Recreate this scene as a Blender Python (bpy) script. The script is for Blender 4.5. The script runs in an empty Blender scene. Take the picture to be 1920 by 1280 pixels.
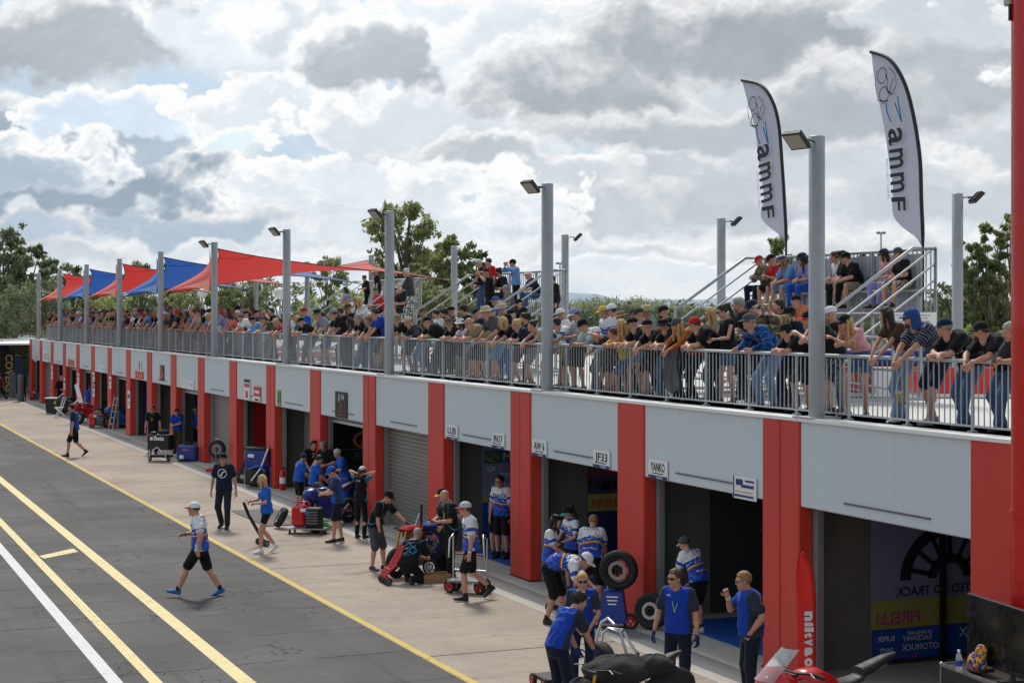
import bpy, math, random
import numpy as np
from mathutils import Vector, Matrix
from mathutils.bvhtree import BVHTree
random.seed(7); rng = np.random.default_rng(7)
SC = bpy.context.scene
COL = SC.collection
# ------------------------------------------------------------------ camera model (metres, z up; facade runs along x, garages at y > 13.1)
FPX, CX, HY, CAMH = 3200.0, 960.0, 590.0, 5.2
AL = math.atan2(1335, FPX); ca, sa = math.cos(AL), math.sin(AL)
FW = Vector((-ca, sa, 0)); RT = Vector((sa, ca, 0))
YF, DECK = 13.1, 3.74
YR = YF + 0.42            # railing line
RAILH = 0.88
def pos(z, px):
    l = (px - CX) / FPX * z
    return (-ca * z + sa * l, sa * z + ca * l)
def ground(px, py, h=0.0):
    z = (CAMH - h) * FPX / (py - HY); x, y = pos(z, px); return Vector((x, y, h))
def depth_of(x, y): return -ca * x + sa * y
def on_y(px, Y):
    k = (px - CX) / FPX; z = Y / (sa + ca * k); return pos(z, px)[0], z
def hgt(py, z): return CAMH + (HY - py) * z / FPX
def heading(deg):         # 0 faces the camera, +90 faces picture right, -90 picture left
    a = math.radians(deg); v = -FW * math.cos(a) + RT * math.sin(a)
    return math.atan2(v.y, v.x)
# ------------------------------------------------------------------ objects
def props(o, label=None, cat=None, group=None, kind=None):
    if label: o['label'] = label
    if cat: o['category'] = cat
    if group: o['group'] = group
    if kind: o['kind'] = kind
    return o
def thing(name, label, cat, loc=(0, 0, 0), rz=0.0, group=None):
    o = bpy.data.objects.new(name, None); COL.objects.link(o)
    o.location = loc; o.rotation_euler = (0, 0, rz); o.empty_display_size = .2
    return props(o, label, cat, group)
def link(name, me, parent=None):
    o = bpy.data.objects.new(name, me); COL.objects.link(o)
    if parent is not None: o.parent = parent
    return o
def copy_tree(o, parent=None):
    c = o.copy(); COL.objects.link(c)
    if parent is not None: c.parent = parent
    for ch in o.children: copy_tree(ch, c)
    return c
# ------------------------------------------------------------------ materials
MATS = {}
def lin(c):
    return tuple((x / 12.92 if x <= .04045 else ((x + .055) / 1.055) ** 2.4) for x in c)
def rgb(r, g, b): return lin((r / 255, g / 255, b / 255))
def newmat(name):
    m = bpy.data.materials.new(name); m.use_nodes = True
    nt = m.node_tree; b = nt.nodes['Principled BSDF']
    return m, nt, b
def N(nt, t, **kw):
    n = nt.nodes.new(t)
    for k, v in kw.items():
        if k.startswith('i_'):
            key = k[2:]; key = int(key) if key.isdigit() else key
            n.inputs[key].default_value = v
        else: setattr(n, k, v)
    return n
def L(nt, a, b): nt.links.new(a, b)
def mix(nt, fac, a, b, mode='MIX'):
    n = nt.nodes.new('ShaderNodeMix'); n.data_type = 'RGBA'; n.blend_type = mode
    for sock, v in ((n.inputs[0], fac), (n.inputs[6], a), (n.inputs[7], b)):
        if hasattr(v, 'is_linked') or hasattr(v, 'node'): nt.links.new(v, sock)
        elif isinstance(v, (int, float)): sock.default_value = v
        else: sock.default_value = (*v[:3], 1)
    return n.outputs[2]
def mth(nt, op, a, b=None, c=None, clamp=False):
    n = nt.nodes.new('ShaderNodeMath'); n.operation = op; n.use_clamp = clamp
    for i, v in enumerate((a, b, c)):
        if v is None: continue
        if isinstance(v, (int, float)): n.inputs[i].default_value = v
        else: nt.links.new(v, n.inputs[i])
    return n.outputs[0]
def step(nt, x, e0, e1):
    n = nt.nodes.new('ShaderNodeMapRange'); n.interpolation_type = 'SMOOTHSTEP'
    nt.links.new(x, n.inputs[0]); n.inputs[1].default_value = e0; n.inputs[2].default_value = e1
    return n.outputs[0]
def noise(nt, vec, scale, detail=3, rough=.55, dist=0, out=0):
    n = N(nt, 'ShaderNodeTexNoise'); n.inputs['Scale'].default_value = scale
    n.inputs['Detail'].default_value = detail; n.inputs['Roughness'].default_value = rough; n.inputs['Distortion'].default_value = dist
    if vec is not None: L(nt, vec, n.inputs['Vector'])
    return n.outputs[out]
def objco(nt): return N(nt, 'ShaderNodeTexCoord').outputs['Object']
def pm(col, rough=.6, metal=0.0, var=.1, scale=4.0, bump=0.0, bscale=30.0, spec=.5, coat=0.0, dirt=0.0):
    key = ('pm', tuple(round(c, 4) for c in col), rough, metal, var, scale, bump, bscale, spec, coat, dirt)
    if key in MATS: return MATS[key]
    m, nt, b = newmat('paint'); MATS[key] = m
    co = objco(nt)
    n = noise(nt, co, scale, 5, .6)
    k = mth(nt, 'MULTIPLY_ADD', n, 2 * var, 1 - var)
    c = mix(nt, 1.0, col, k, 'MULTIPLY')
    if dirt:
        d = step(nt, noise(nt, co, scale * 2.7, 6, .65, 1.0), .52, .75)
        c = mix(nt, mth(nt, 'MULTIPLY', d, dirt), c, (.09, .075, .06))
    L(nt, c, b.inputs['Base Color'])
    b.inputs['Roughness'].default_value = rough; b.inputs['Metallic'].default_value = metal
    b.inputs['Specular IOR Level'].default_value = spec; b.inputs['Coat Weight'].default_value = coat
    L(nt, mth(nt, 'MULTIPLY_ADD', noise(nt, co, scale * 3, 4), .3, rough - .15, True), b.inputs['Roughness'])
    if bump:
        bp = N(nt, 'ShaderNodeBump'); bp.inputs['Strength'].default_value = bump; bp.inputs['Distance'].default_value = .02
        L(nt, noise(nt, co, bscale, 4), bp.inputs['Height']); L(nt, bp.outputs[0], b.inputs['Normal'])
    return m
def glass(col=(.8, .85, .9)):
    key = ('glass', col)
    if key in MATS: return MATS[key]
    m, nt, b = newmat('clear plastic'); MATS[key] = m
    b.inputs['Base Color'].default_value = (*col, 1); b.inputs['Roughness'].default_value = .08; b.inputs['Transmission Weight'].default_value = .75
    b.inputs['IOR'].default_value = 1.3
    return m
# ------------------------------------------------------------------ mesh builder
class MB:
    def __init__(s): s.v = []; s.f = []; s.m = []; s.mats = []; s.sm = []
    def mi(s, mat):
        if mat not in s.mats: s.mats.append(mat)
        return s.mats.index(mat)
    def add(s, vs, fs, mat, smooth=False):
        o = len(s.v); s.v += [tuple(v) for v in vs]; i = s.mi(mat)
        for f in fs: s.f.append(tuple(o + k for k in f)); s.m.append(i); s.sm.append(smooth)
        return s
    def box(s, c, d, mat, rz=0.0, mtx=None, bev=0.0):
        hx, hy, hz = d[0] / 2, d[1] / 2, d[2] / 2
        if bev:
            b = min(bev, hx * .9, hy * .9, hz * .9)
            vs = []
            for (X, Y, Z) in ((hx - b, hy - b, hz), (hx - b, hy, hz - b), (hx, hy - b, hz - b)):
                for sx in (-1, 1):
                    for sy in (-1, 1):
                        for sz in (-1, 1): vs.append((sx * X, sy * Y, sz * Z))
            idx = lambda g, sx, sy, sz: g * 8 + (sx > 0) * 4 + (sy > 0) * 2 + (sz > 0)
            fs = []
            def q(*a): fs.append(tuple(a))
            for z in (-1, 1):
                p = [idx(0, -1, -1, z), idx(0, 1, -1, z), idx(0, 1, 1, z), idx(0, -1, 1, z)]; q(*(p if z > 0 else p[::-1]))
            for y in (-1, 1):
                p = [idx(1, -1, y, -1), idx(1, 1, y, -1), idx(1, 1, y, 1), idx(1, -1, y, 1)]; q(*(p if y < 0 else p[::-1]))
            for x in (-1, 1):
                p = [idx(2, x, -1, -1), idx(2, x, 1, -1), idx(2, x, 1, 1), idx(2, x, -1, 1)]; q(*(p if x > 0 else p[::-1]))
            for y in (-1, 1):
                for z in (-1, 1):
                    p = [idx(0, -1, y, z), idx(0, 1, y, z), idx(1, 1, y, z), idx(1, -1, y, z)]; q(*(p if y * z < 0 else p[::-1]))
            for x in (-1, 1):
                for z in (-1, 1):
                    p = [idx(0, x, -1, z), idx(0, x, 1, z), idx(2, x, 1, z), idx(2, x, -1, z)]; q(*(p if x * z > 0 else p[::-1]))
                for y in (-1, 1):
                    p = [idx(1, x, y, -1), idx(1, x, y, 1), idx(2, x, y, 1), idx(2, x, y, -1)]; q(*(p if x * y < 0 else p[::-1]))
            for x in (-1, 1):
                for y in (-1, 1):
                    for z in (-1, 1):
                        p = [idx(0, x, y, z), idx(1, x, y, z), idx(2, x, y, z)]; q(*(p if x * y * z < 0 else p[::-1]))
        else:
            vs = [(x * hx, y * hy, z * hz) for x in (-1, 1) for y in (-1, 1) for z in (-1, 1)]
            fs = [(0, 1, 3, 2), (4, 6, 7, 5), (0, 4, 5, 1), (2, 3, 7, 6), (0, 2, 6, 4), (1, 5, 7, 3)]
        T = mtx if mtx is not None else Matrix.Rotation(rz, 4, 'Z')
        C = Vector(c)
        return s.add([T @ Vector(v) + C for v in vs], fs, mat)
    def tube(s, path, r, mat, n=10, caps=True, close=False):
        P = [Vector(p) for p in path]; k = len(P); rs = r if isinstance(r, (list, tuple)) else [r] * k
        vs = []; prev = None
        for i in range(k):
            a = P[i - 1] if (i or close) else P[i]; b = P[(i + 1) % k] if (i < k - 1 or close) else P[i]
            t = (b - a).normalized() if (b - a).length > 1e-9 else Vector((0, 0, 1))
            if prev is None:
                u = t.cross(Vector((0, 0, 1)))
                if u.length < 1e-3: u = t.cross(Vector((1, 0, 0)))
            else: u = prev - t * prev.dot(t)
            u.normalize(); prev = u; w = t.cross(u)
            for j in range(n):
                a2 = 2 * math.pi * j / n
                vs.append(P[i] + (u * math.cos(a2) + w * math.sin(a2)) * rs[i])
        fs = []
        for i in range(k if close else k - 1):
            for j in range(n):
                a = i * n + j; b = i * n + (j + 1) % n; i2 = (i + 1) % k
                fs.append((a, b, i2 * n + (j + 1) % n, i2 * n + j))
        s.add(vs, fs, mat, True)
        if caps and not close:
            s.add(vs[:n], [tuple(range(n))[::-1]], mat); s.add(vs[-n:], [tuple(range(n))], mat)
        return s
    def lathe(s, prof, mat, n=24, mtx=None, smooth=True, close=False):
        # profile (r, h) turned round z
        T = mtx if mtx is not None else Matrix.Identity(4)
        vs = []
        for r, h in prof:
            for j in range(n):
                a = 2 * math.pi * j / n; vs.append(T @ Vector((r * math.cos(a), r * math.sin(a), h)))
        fs = []; k = len(prof)
        for i in range(k if close else k - 1):
            for j in range(n):
                i2 = (i + 1) % k
                fs.append((i * n + j, i * n + (j + 1) % n, i2 * n + (j + 1) % n, i2 * n + j))
        return s.add(vs, fs, mat, smooth)
    def torus(s, R, r, mat, n=28, m=10, mtx=None, flat=1.0):
        return s.lathe([(R + r * math.cos(2 * math.pi * i / m), flat * r * math.sin(2 * math.pi * i / m)) for i in range(m)], mat, n, mtx, True, True)
    def prism(s, pts, depth, mat, mtx=None):
        # outline in local xy, extruded along +z
        T = mtx if mtx is not None else Matrix.Identity(4); n = len(pts)
        vs = [T @ Vector((p[0], p[1], 0)) for p in pts] + [T @ Vector((p[0], p[1], depth)) for p in pts]
        fs = [tuple(range(n))[::-1], tuple(range(n, 2 * n))] + [(i, (i + 1) % n, n + (i + 1) % n, n + i) for i in range(n)]
        return s.add(vs, fs, mat)
    def grid(s, fn, nu, nv, mat, smooth=True):
        vs = [fn(i / nu, j / nv) for i in range(nu + 1) for j in range(nv + 1)]
        fs = [(i * (nv + 1) + j, (i + 1) * (nv + 1) + j, (i + 1) * (nv + 1) + j + 1, i * (nv + 1) + j + 1) for i in range(nu) for j in range(nv)]
        return s.add(vs, fs, mat, smooth)
    def ball(s, c, r, mat, n=14, m=9):
        r = (r, r, r) if isinstance(r, (int, float)) else r
        def fn(u, v):
            a = 2 * math.pi * u; b = math.pi * (v - .5)
            return (c[0] + r[0] * math.cos(b) * math.cos(a), c[1] + r[1] * math.cos(b) * math.sin(a), c[2] + r[2] * math.sin(b))
        return s.grid(fn, n, m, mat)
    def text(s, txt, size, mat, mtx, align='CENTER', offset=0.0, shear=0.0, depth=0.0, mirror=False, width=None):
        vs, fs = text_geo(txt, offset, shear)
        if not vs: return s
        xs = [v[0] for v in vs]; w = max(xs) - min(xs); x0 = min(xs)
        kx = size if width is None else width / w
        sh = {'CENTER': -(x0 + w / 2), 'LEFT': -x0, 'RIGHT': -(x0 + w)}[align]
        q = -1 if mirror else 1
        return s.add([mtx @ Vector((q * (v[0] + sh) * kx, v[1] * size, depth)) for v in vs], [f[::q] for f in fs], mat)
    def obj(s, name, parent=None, autosm=False):
        me = bpy.data.meshes.new(name); me.from_pydata(s.v, [], s.f)
        for m in s.mats: me.materials.append(m)
        me.polygons.foreach_set('material_index', s.m); me.polygons.foreach_set('use_smooth', s.sm); me.update()
        return link(name, me, parent)
TEXTS = {}
def text_geo(txt, offset=0.0, shear=0.0):
    key = (txt, offset, shear)
    if key not in TEXTS:
        cu = bpy.data.curves.new('lettering', 'FONT'); cu.body = txt; cu.size = 1.0; cu.offset = offset; cu.shear = shear; cu.resolution_u = 2
        o = bpy.data.objects.new('lettering', cu); COL.objects.link(o)
        dg = bpy.context.evaluated_depsgraph_get(); me = o.evaluated_get(dg).to_mesh()
        TEXTS[key] = ([tuple(v.co) for v in me.vertices], [tuple(p.vertices) for p in me.polygons])
        o.evaluated_get(dg).to_mesh_clear(); bpy.data.objects.remove(o); bpy.data.curves.remove(cu)
    return TEXTS[key]
def frame(origin, xa, ya):
    # matrix whose local x, y are xa, ya and z their cross product
    xa = Vector(xa).normalized(); ya = Vector(ya).normalized(); za = xa.cross(ya)
    m = Matrix((xa, ya, za)).transposed().to_4x4(); m.translation = Vector(origin); return m
def wall_frame(x, z, y=YF, off=.01): return frame((x, y - off, z), (1, 0, 0), (0, 0, 1))    # text on a face that looks to the lane
# ------------------------------------------------------------------ camera
cam = bpy.data.cameras.new('camera'); co_ = bpy.data.objects.new('camera', cam); COL.objects.link(co_)
cam.sensor_fit = 'HORIZONTAL'; cam.sensor_width = 36; cam.lens = FPX / 1920 * 36; cam.clip_end = 20000; cam.clip_start = .1
cam.shift_y = (HY - 640) / 1920
co_.location = (0, 0, CAMH)
co_.rotation_euler = frame((0, 0, 0), RT, (0, 0, 1)).to_euler()
SC.camera = co_
SC.render.resolution_x, SC.render.resolution_y = 1024, 682
SC.view_settings.view_transform = 'Standard'; SC.view_settings.look = 'None'; SC.view_settings.exposure = 0; SC.view_settings.gamma = 1
SC.cycles.max_bounces = 6; SC.cycles.diffuse_bounces = 3; SC.cycles.glossy_bounces = 2; SC.cycles.transmission_bounces = 4; SC.cycles.transparent_max_bounces = 6
# ------------------------------------------------------------------ light and sky
SUN_EL = math.radians(50)
sun_dir = (FW * math.cos(math.radians(-12)) - RT * math.sin(math.radians(12)))
sun_dir = (sun_dir.normalized() * math.cos(SUN_EL) + Vector((0, 0, math.sin(SUN_EL)))).normalized()
sl = bpy.data.lights.new('sun', 'SUN'); sl.energy = 2.7; sl.angle = math.radians(11); sl.color = (1, .95, .87)
so = bpy.data.objects.new('sun', sl); COL.objects.link(so); so.rotation_euler = sun_dir.to_track_quat('Z', 'Y').to_euler()
W = bpy.data.worlds.new('World'); SC.world = W; W.use_nodes = True
# a broken cumulus sky computed over bearing u (-2.2..2.2) and height w (-.1..1.5) of the bearing plane, cloud by cloud
SKU, SKW, SKN = (-2.2, 2.2), (-.1, 1.5), (2640, 960)
def cloud_field():
    nx, ny = SKN; R = np.random.default_rng(11)
    U, V = np.meshgrid(np.linspace(*SKU, nx), np.linspace(*SKW, ny)); U = U.astype('f'); V = V.astype('f')
    def value(s, sy=1.0, seed=0):
        r = np.random.default_rng(seed); x = U * s + 50; y = V * s * sy + 50; n = int(max(x.max(), y.max())) + 3; g = r.random((n, n)).astype('f')
        i, j = np.floor(x).astype(int), np.floor(y).astype(int); fx, fy = x - i, y - j; fx = fx * fx * (3 - 2 * fx); fy = fy * fy * (3 - 2 * fy)
        return (g[j, i] * (1 - fx) + g[j, i + 1] * fx) * (1 - fy) + (g[j + 1, i] * (1 - fx) + g[j + 1, i + 1] * fx) * fy
    def fbm(s, o=6, g=.52, seed=0, sy=1.3):
        a = 1; t = 0; n = 0
        for k in range(o): t = t + a * value(s * 2.03 ** k, sy, seed + k); n += a; a *= g
        return t / n
    wx, wy = fbm(9, 5, .55, 100) - .5, fbm(9, 5, .55, 200) - .5
    def puff(s, seed):          # rounded cells: cauliflower heads
        r = np.random.default_rng(seed); x = (U + wx * .05) * s + 60; y = (V + wy * .05) * s * 1.25 + 60; n = int(max(x.max(), y.max())) + 4; gx = r.random((n, n)).astype('f'); gy = r.random((n, n)).astype('f')
        i, j = np.floor(x).astype(int), np.floor(y).astype(int); d = np.full(x.shape, 9., 'f')
        for a in (-1, 0, 1):
            for b in (-1, 0, 1): d = np.minimum(d, (i + a + gx[j + b, i + a] - x) ** 2 + (j + b + gy[j + b, i + a] - y) ** 2)
        return np.clip(1 - d * 1.1, 0, 1)
    B = .46 * puff(13, 1) + .27 * puff(29, 2) + .16 * puff(61, 3) + .11 * fbm(90, 3, .6, 300)
    F = fbm(5, 7, .55, 400); F2 = fbm(16, 5, .6, 500)
    dy, dx = np.gradient(B); k = nx / (SKU[1] - SKU[0]) / 600; EM = np.clip((-dy * .85 + dx * .35) * 9 * k, -1, 1)
    sstep = lambda x, a, b: (lambda t: t * t * (3 - 2 * t))(np.clip((x - a) / (b - a), 0, 1))
    t = np.clip(V / .55, 0, 1)[..., None]; sky = np.array((214, 226, 236.)) * (1 - t) + np.array((186, 210, 231.)) * t
    veil = sstep(F2 * .5 + F * .6 + .25 * (1 - t[..., 0]), .50, .80)[..., None] * .85; img = sky * (1 - veil) + np.array((236, 240, 243.)) * veil
    P = lambda px, py, rx, ry, c, hard=1.0, white=248: ((px - 960) / 1000, (590 - py) / 1000, rx / 1000, ry / 1000, c, hard, white)
    L_ = [P(1400, 190, 520, 170, 212, .3, 232), P(1850, 290, 340, 130, 208, .3, 230), P(110, 488, 340, 44, 208, .5, 236), P(560, 465, 420, 50, 220, .5, 240), P(1200, 488, 480, 46, 214, .5, 236), P(1700, 470, 420, 60, 210, .5, 234), P(900, 505, 760, 30, 228, .5, 236),
          P(1120, 400, 320, 70, 204, .6, 232), P(1420, 380, 240, 70, 198, .6, 228), P(1760, 360, 300, 100, 206, .6, 230), P(1250, 320, 300, 60, 203, .6, 236), P(1000, 330, 260, 60, 212, .6, 240), P(1600, 300, 300, 56, 210, .6, 234),
          P(700, 400, 340, 88, 226, .9), P(560, 350, 150, 44, 228), P(640, 335, 130, 50, 230), P(300, 420, 260, 46, 190, .6, 230), P(60, 440, 200, 46, 196, .6, 226), P(120, 330, 330, 95, 168, .85, 244), P(262, 268, 80, 56, 190), P(20, 250, 170, 100, 176, .7, 236), P(215, 212, 155, 46, 226, 1.0, 250),
          P(560, 212, 200, 60, 224), P(800, 240, 230, 70, 220), P(880, 152, 60, 28, 234), P(450, 277, 58, 26, 236), P(930, 288, 180, 36, 196, .7, 236),
          P(100, 70, 420, 120, 181, .5, 240), P(420, 50, 150, 90, 222, .6), P(590, 58, 160, 66, 206, .6), P(735, 112, 190, 96, 178, .6), P(870, 25, 160, 66, 226, .7), P(1010, 90, 200, 120, 224, .7), P(1140, 185, 260, 112, 178, .55, 242),
          P(1280, 30, 220, 76, 216, .6), P(1320, 245, 360, 60, 192, .5, 232), P(1460, 85, 380, 125, 174, .5, 234), P(1640, 200, 320, 84, 184, .5, 232), P(1870, 150, 230, 130, 190, .5, 230), P(1800, 20, 200, 66, 212, .6, 240)]
    r = random.Random(5)
    for i in range(130):
        x, y = r.uniform(-2.3, 2.3), r.uniform(.05, 1.5)
        if -1.0 < x < 1.0 and y < .66: continue
        L_.append((x, y, r.uniform(.12, .34), r.uniform(.05, .12), r.choice((180, 200, 222, 190)), r.uniform(.6, 1), 248))
    for (cx, cy, rx, ry, c, hard, wh) in L_:
        x0, x1 = [int(np.clip((v - SKU[0]) / (SKU[1] - SKU[0]) * nx, 0, nx)) for v in (cx - 1.9 * rx, cx + 1.9 * rx)]; y0, y1 = [int(np.clip((v - SKW[0]) / (SKW[1] - SKW[0]) * ny, 0, ny)) for v in (cy - 2.0 * ry, cy + 2.0 * ry)]
        if x1 <= x0 or y1 <= y0: continue
        s = (slice(y0, y1), slice(x0, x1)); u = (U[s] + wx[s] * .16 - cx) / rx; v = (V[s] + wy[s] * .10 - cy) / ry
        flat = np.where(v < 0, v * 1.25, v * .95); d = 1 - np.sqrt(u * u + flat * flat)
        h = d + (B[s] - .5) * (.75 + .45 * (hard > .8)) * hard + (F[s] - .5) * 1.1; a = sstep(h, .0, .10 + .55 * (1 - hard) + .3 * (v < 0) * np.clip(-v, 0, 1))
        core = sstep(h + np.clip(-v, -.6, .8) * .30, .02, .55 + .1 * hard); lit = wh - (wh - c) * core
        lit = lit + EM[s] * (25 - 20 * core) + (F2[s] - .5) * 16 + (B[s] - .5) * 16 * (1 - core)
        lit = lit + 6; col = np.stack([lit - 7 * core - 1, lit + 0 * core, lit + 6 * core + 1], -1)
        if cx < -.5 and .12 < cy < .4: col = col + core[..., None] * np.array((-8, 0, 8))
        img[s] = img[s] * (1 - a[..., None]) + col * a[..., None]
    glow = np.exp(-(((U - (-.42)) / .35) ** 2 + ((V - .56) / .16) ** 2))[..., None]; img = img + glow * 20
    img = np.clip(img, 0, 253) / 255; lin_ = np.where(img <= .04045, img / 12.92, ((img + .055) / 1.055) ** 2.4)
    return lin_.astype('f')
def build_sky():
    nt = W.node_tree; bg = nt.nodes['Background']
    sky = N(nt, 'ShaderNodeTexSky'); sky.sky_type = 'NISHITA'; sky.sun_disc = False
    sky.sun_elevation = SUN_EL; sky.sun_rotation = math.atan2(sun_dir.x, sun_dir.y); sky.air_density = 1.0; sky.dust_density = 1.5
    STR = .1; bg.inputs['Strength'].default_value = STR
    px = np.ones((SKN[1], SKN[0], 4), 'f'); px[..., :3] = cloud_field()
    im = bpy.data.images.new('cloud_cover', SKN[0], SKN[1], float_buffer=True, alpha=False); im.colorspace_settings.name = 'Non-Color'; im.pixels.foreach_set(px.ravel()); im.update()
    D = N(nt, 'ShaderNodeTexCoord').outputs['Generated']
    def dot(v):
        n = N(nt, 'ShaderNodeVectorMath', operation='DOT_PRODUCT'); L(nt, D, n.inputs[0]); n.inputs[1].default_value = v; return n.outputs['Value']
    fw = dot(tuple(FW)); f = mth(nt, 'MAXIMUM', mth(nt, 'ABSOLUTE', fw), .3)
    u0 = mth(nt, 'DIVIDE', mth(nt, 'MULTIPLY', dot(tuple(RT)), 3.2), f); w0 = mth(nt, 'DIVIDE', mth(nt, 'MULTIPLY', dot((0, 0, 1)), 3.2), f)
    c = N(nt, 'ShaderNodeCombineXYZ'); L(nt, mth(nt, 'MULTIPLY_ADD', u0, 1 / (SKU[1] - SKU[0]), -SKU[0] / (SKU[1] - SKU[0])), c.inputs[0]); L(nt, mth(nt, 'MULTIPLY_ADD', w0, 1 / (SKW[1] - SKW[0]), -SKW[0] / (SKW[1] - SKW[0])), c.inputs[1])
    ti = N(nt, 'ShaderNodeTexImage'); ti.image = im; ti.interpolation = 'Cubic'; ti.extension = 'MIRROR'; L(nt, c.outputs[0], ti.inputs['Vector'])
    sc_ = N(nt, 'ShaderNodeVectorMath', operation='SCALE'); L(nt, ti.outputs['Color'], sc_.inputs[0]); sc_.inputs['Scale'].default_value = 1 / STR
    high = step(nt, dot((0, 0, 1)), .3, .9)
    col = mix(nt, mth(nt, 'MULTIPLY', high, .35), sc_.outputs[0], sky.outputs[0])
    back = mth(nt, 'MULTIPLY_ADD', step(nt, fw, -.55, .35), .24, .76)
    L(nt, mix(nt, 1.0, col, back, 'MULTIPLY'), bg.inputs['Color'])
build_sky()
W.cycles.sampling_method = 'MANUAL'; W.cycles.sample_map_resolution = 512
# ------------------------------------------------------------------ ground
def sheet(name, x0, x1, y0, y1, z, mat, nx=1, ny=1):
    m = MB(); m.grid(lambda a, b: (x0 + (x1 - x0) * a, y0 + (y1 - y0) * b, z), nx, ny, mat, False)
    return props(m.obj(name), kind='structure')
def mat_asphalt():
    m, nt, b = newmat('asphalt'); co = objco(nt)
    big = noise(nt, co, .35, 5, .6); fine = noise(nt, co, 55, 4, .7); mid = noise(nt, co, 6, 5, .6)
    c = mix(nt, step(nt, big, .35, .7), rgb(84, 83, 82), rgb(102, 100, 98))
    c = mix(nt, mth(nt, 'MULTIPLY', step(nt, mid, .45, .75), .4), c, rgb(88, 86, 85))
    c = mix(nt, 1.0, c, mth(nt, 'MULTIPLY_ADD', fine, 1.3, .38), 'MULTIPLY')
    agg = N(nt, 'ShaderNodeTexVoronoi'); L(nt, co, agg.inputs['Vector']); agg.inputs['Scale'].default_value = 38
    c = mix(nt, mth(nt, 'MULTIPLY', step(nt, agg.outputs['Distance'], .16, .05), .35), c, rgb(120, 118, 115))
    mp = N(nt, 'ShaderNodeMapping'); L(nt, co, mp.inputs['Vector']); mp.inputs['Scale'].default_value = (.05, 1.5, 1); mp.inputs['Rotation'].default_value = (0, 0, .03)
    c = mix(nt, mth(nt, 'MULTIPLY', step(nt, noise(nt, mp.outputs[0], 1.3, 5, .6), .54, .7), .4), c, rgb(52, 51, 50)); c = mix(nt, mth(nt, 'MULTIPLY', step(nt, noise(nt, co, .8, 6, .7), .58, .66), .3), c, rgb(112, 108, 103))
    # crossing joints every few metres and a web of cracks
    sep = N(nt, 'ShaderNodeSeparateXYZ'); L(nt, co, sep.inputs[0])
    wob = mth(nt, 'MULTIPLY', mth(nt, 'SUBTRACT', noise(nt, co, 1.1, 6, .65), .5), .5)
    xx = mth(nt, 'ADD', mth(nt, 'ADD', sep.outputs[0], wob), mth(nt, 'MULTIPLY', sep.outputs[1], .04))
    fr = mth(nt, 'ABSOLUTE', mth(nt, 'SUBTRACT', mth(nt, 'FRACT', mth(nt, 'MULTIPLY', xx, 1 / 2.15)), .5))
    line = step(nt, fr, .016, .005)
    line = mth(nt, 'MULTIPLY', line, step(nt, noise(nt, co, .9, 3), .38, .46))
    vo = N(nt, 'ShaderNodeTexVoronoi', feature='DISTANCE_TO_EDGE'); wv = N(nt, 'ShaderNodeVectorMath', operation='ADD')
    L(nt, co, wv.inputs[0]); ns = N(nt, 'ShaderNodeTexNoise'); ns.inputs['Scale'].default_value = 2.2; ns.inputs['Detail'].default_value = 6; L(nt, co, ns.inputs['Vector'])
    L(nt, ns.outputs['Color'], wv.inputs[1]); L(nt, wv.outputs[0], vo.inputs['Vector']); vo.inputs['Scale'].default_value = .75
    web = mth(nt, 'MULTIPLY', step(nt, vo.outputs['Distance'], .015, .004), step(nt, noise(nt, co, .28, 3), .50, .60))
    cr = mth(nt, 'MAXIMUM', mth(nt, 'MULTIPLY', line, .75), mth(nt, 'MULTIPLY', web, .8))
    c = mix(nt, cr, c, (.006, .006, .006))
    L(nt, c, b.inputs['Base Color']); b.inputs['Roughness'].default_value = .85; b.inputs['Specular IOR Level'].default_value = .25
    bp = N(nt, 'ShaderNodeBump'); bp.inputs['Strength'].default_value = .35; bp.inputs['Distance'].default_value = .008; L(nt, fine, bp.inputs['Height']); L(nt, bp.outputs[0], b.inputs['Normal'])
    return m
def mat_apron():
    m, nt, b = newmat('exposed aggregate'); co = objco(nt)
    big = noise(nt, co, .3, 5, .6); fine = noise(nt, co, 42, 4, .75); mid = noise(nt, co, 2.5, 6, .65)
    c = mix(nt, step(nt, big, .3, .7), rgb(160, 147, 135), rgb(180, 167, 153))
    c = mix(nt, mth(nt, 'MULTIPLY', step(nt, mid, .48, .8), .55), c, rgb(140, 124, 110))
    c = mix(nt, 1.0, c, mth(nt, 'MULTIPLY_ADD', fine, 1.2, .4), 'MULTIPLY')
    mp = N(nt, 'ShaderNodeMapping'); L(nt, co, mp.inputs['Vector']); mp.inputs['Scale'].default_value = (1.8, .22, 1); mp.inputs['Rotation'].default_value = (0, 0, .15)
    sk = step(nt, noise(nt, mp.outputs[0], 1.6, 6, .62, 1.2), .56, .72)
    c = mix(nt, mth(nt, 'MULTIPLY', sk, .5), c, rgb(96, 86, 80))
    spot = step(nt, noise(nt, co, 5.5, 2), .70, .76)
    c = mix(nt, mth(nt, 'MULTIPLY', spot, .5), c, rgb(80, 74, 70))
    sep = N(nt, 'ShaderNodeSeparateXYZ'); L(nt, co, sep.inputs[0])
    fr = mth(nt, 'ABSOLUTE', mth(nt, 'SUBTRACT', mth(nt, 'FRACT', mth(nt, 'MULTIPLY_ADD', sep.outputs[0], 1 / 9.67, .03)), .5))
    c = mix(nt, mth(nt, 'MULTIPLY', step(nt, fr, .0045, .0015), .8), c, (.03, .027, .025))
    L(nt, c, b.inputs['Base Color']); b.inputs['Roughness'].default_value = .9; b.inputs['Specular IOR Level'].default_value = .2
    bp = N(nt, 'ShaderNodeBump'); bp.inputs['Strength'].default_value = .3; bp.inputs['Distance'].default_value = .006; L(nt, fine, bp.inputs['Height']); L(nt, bp.outputs[0], b.inputs['Normal'])
    return m
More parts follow.
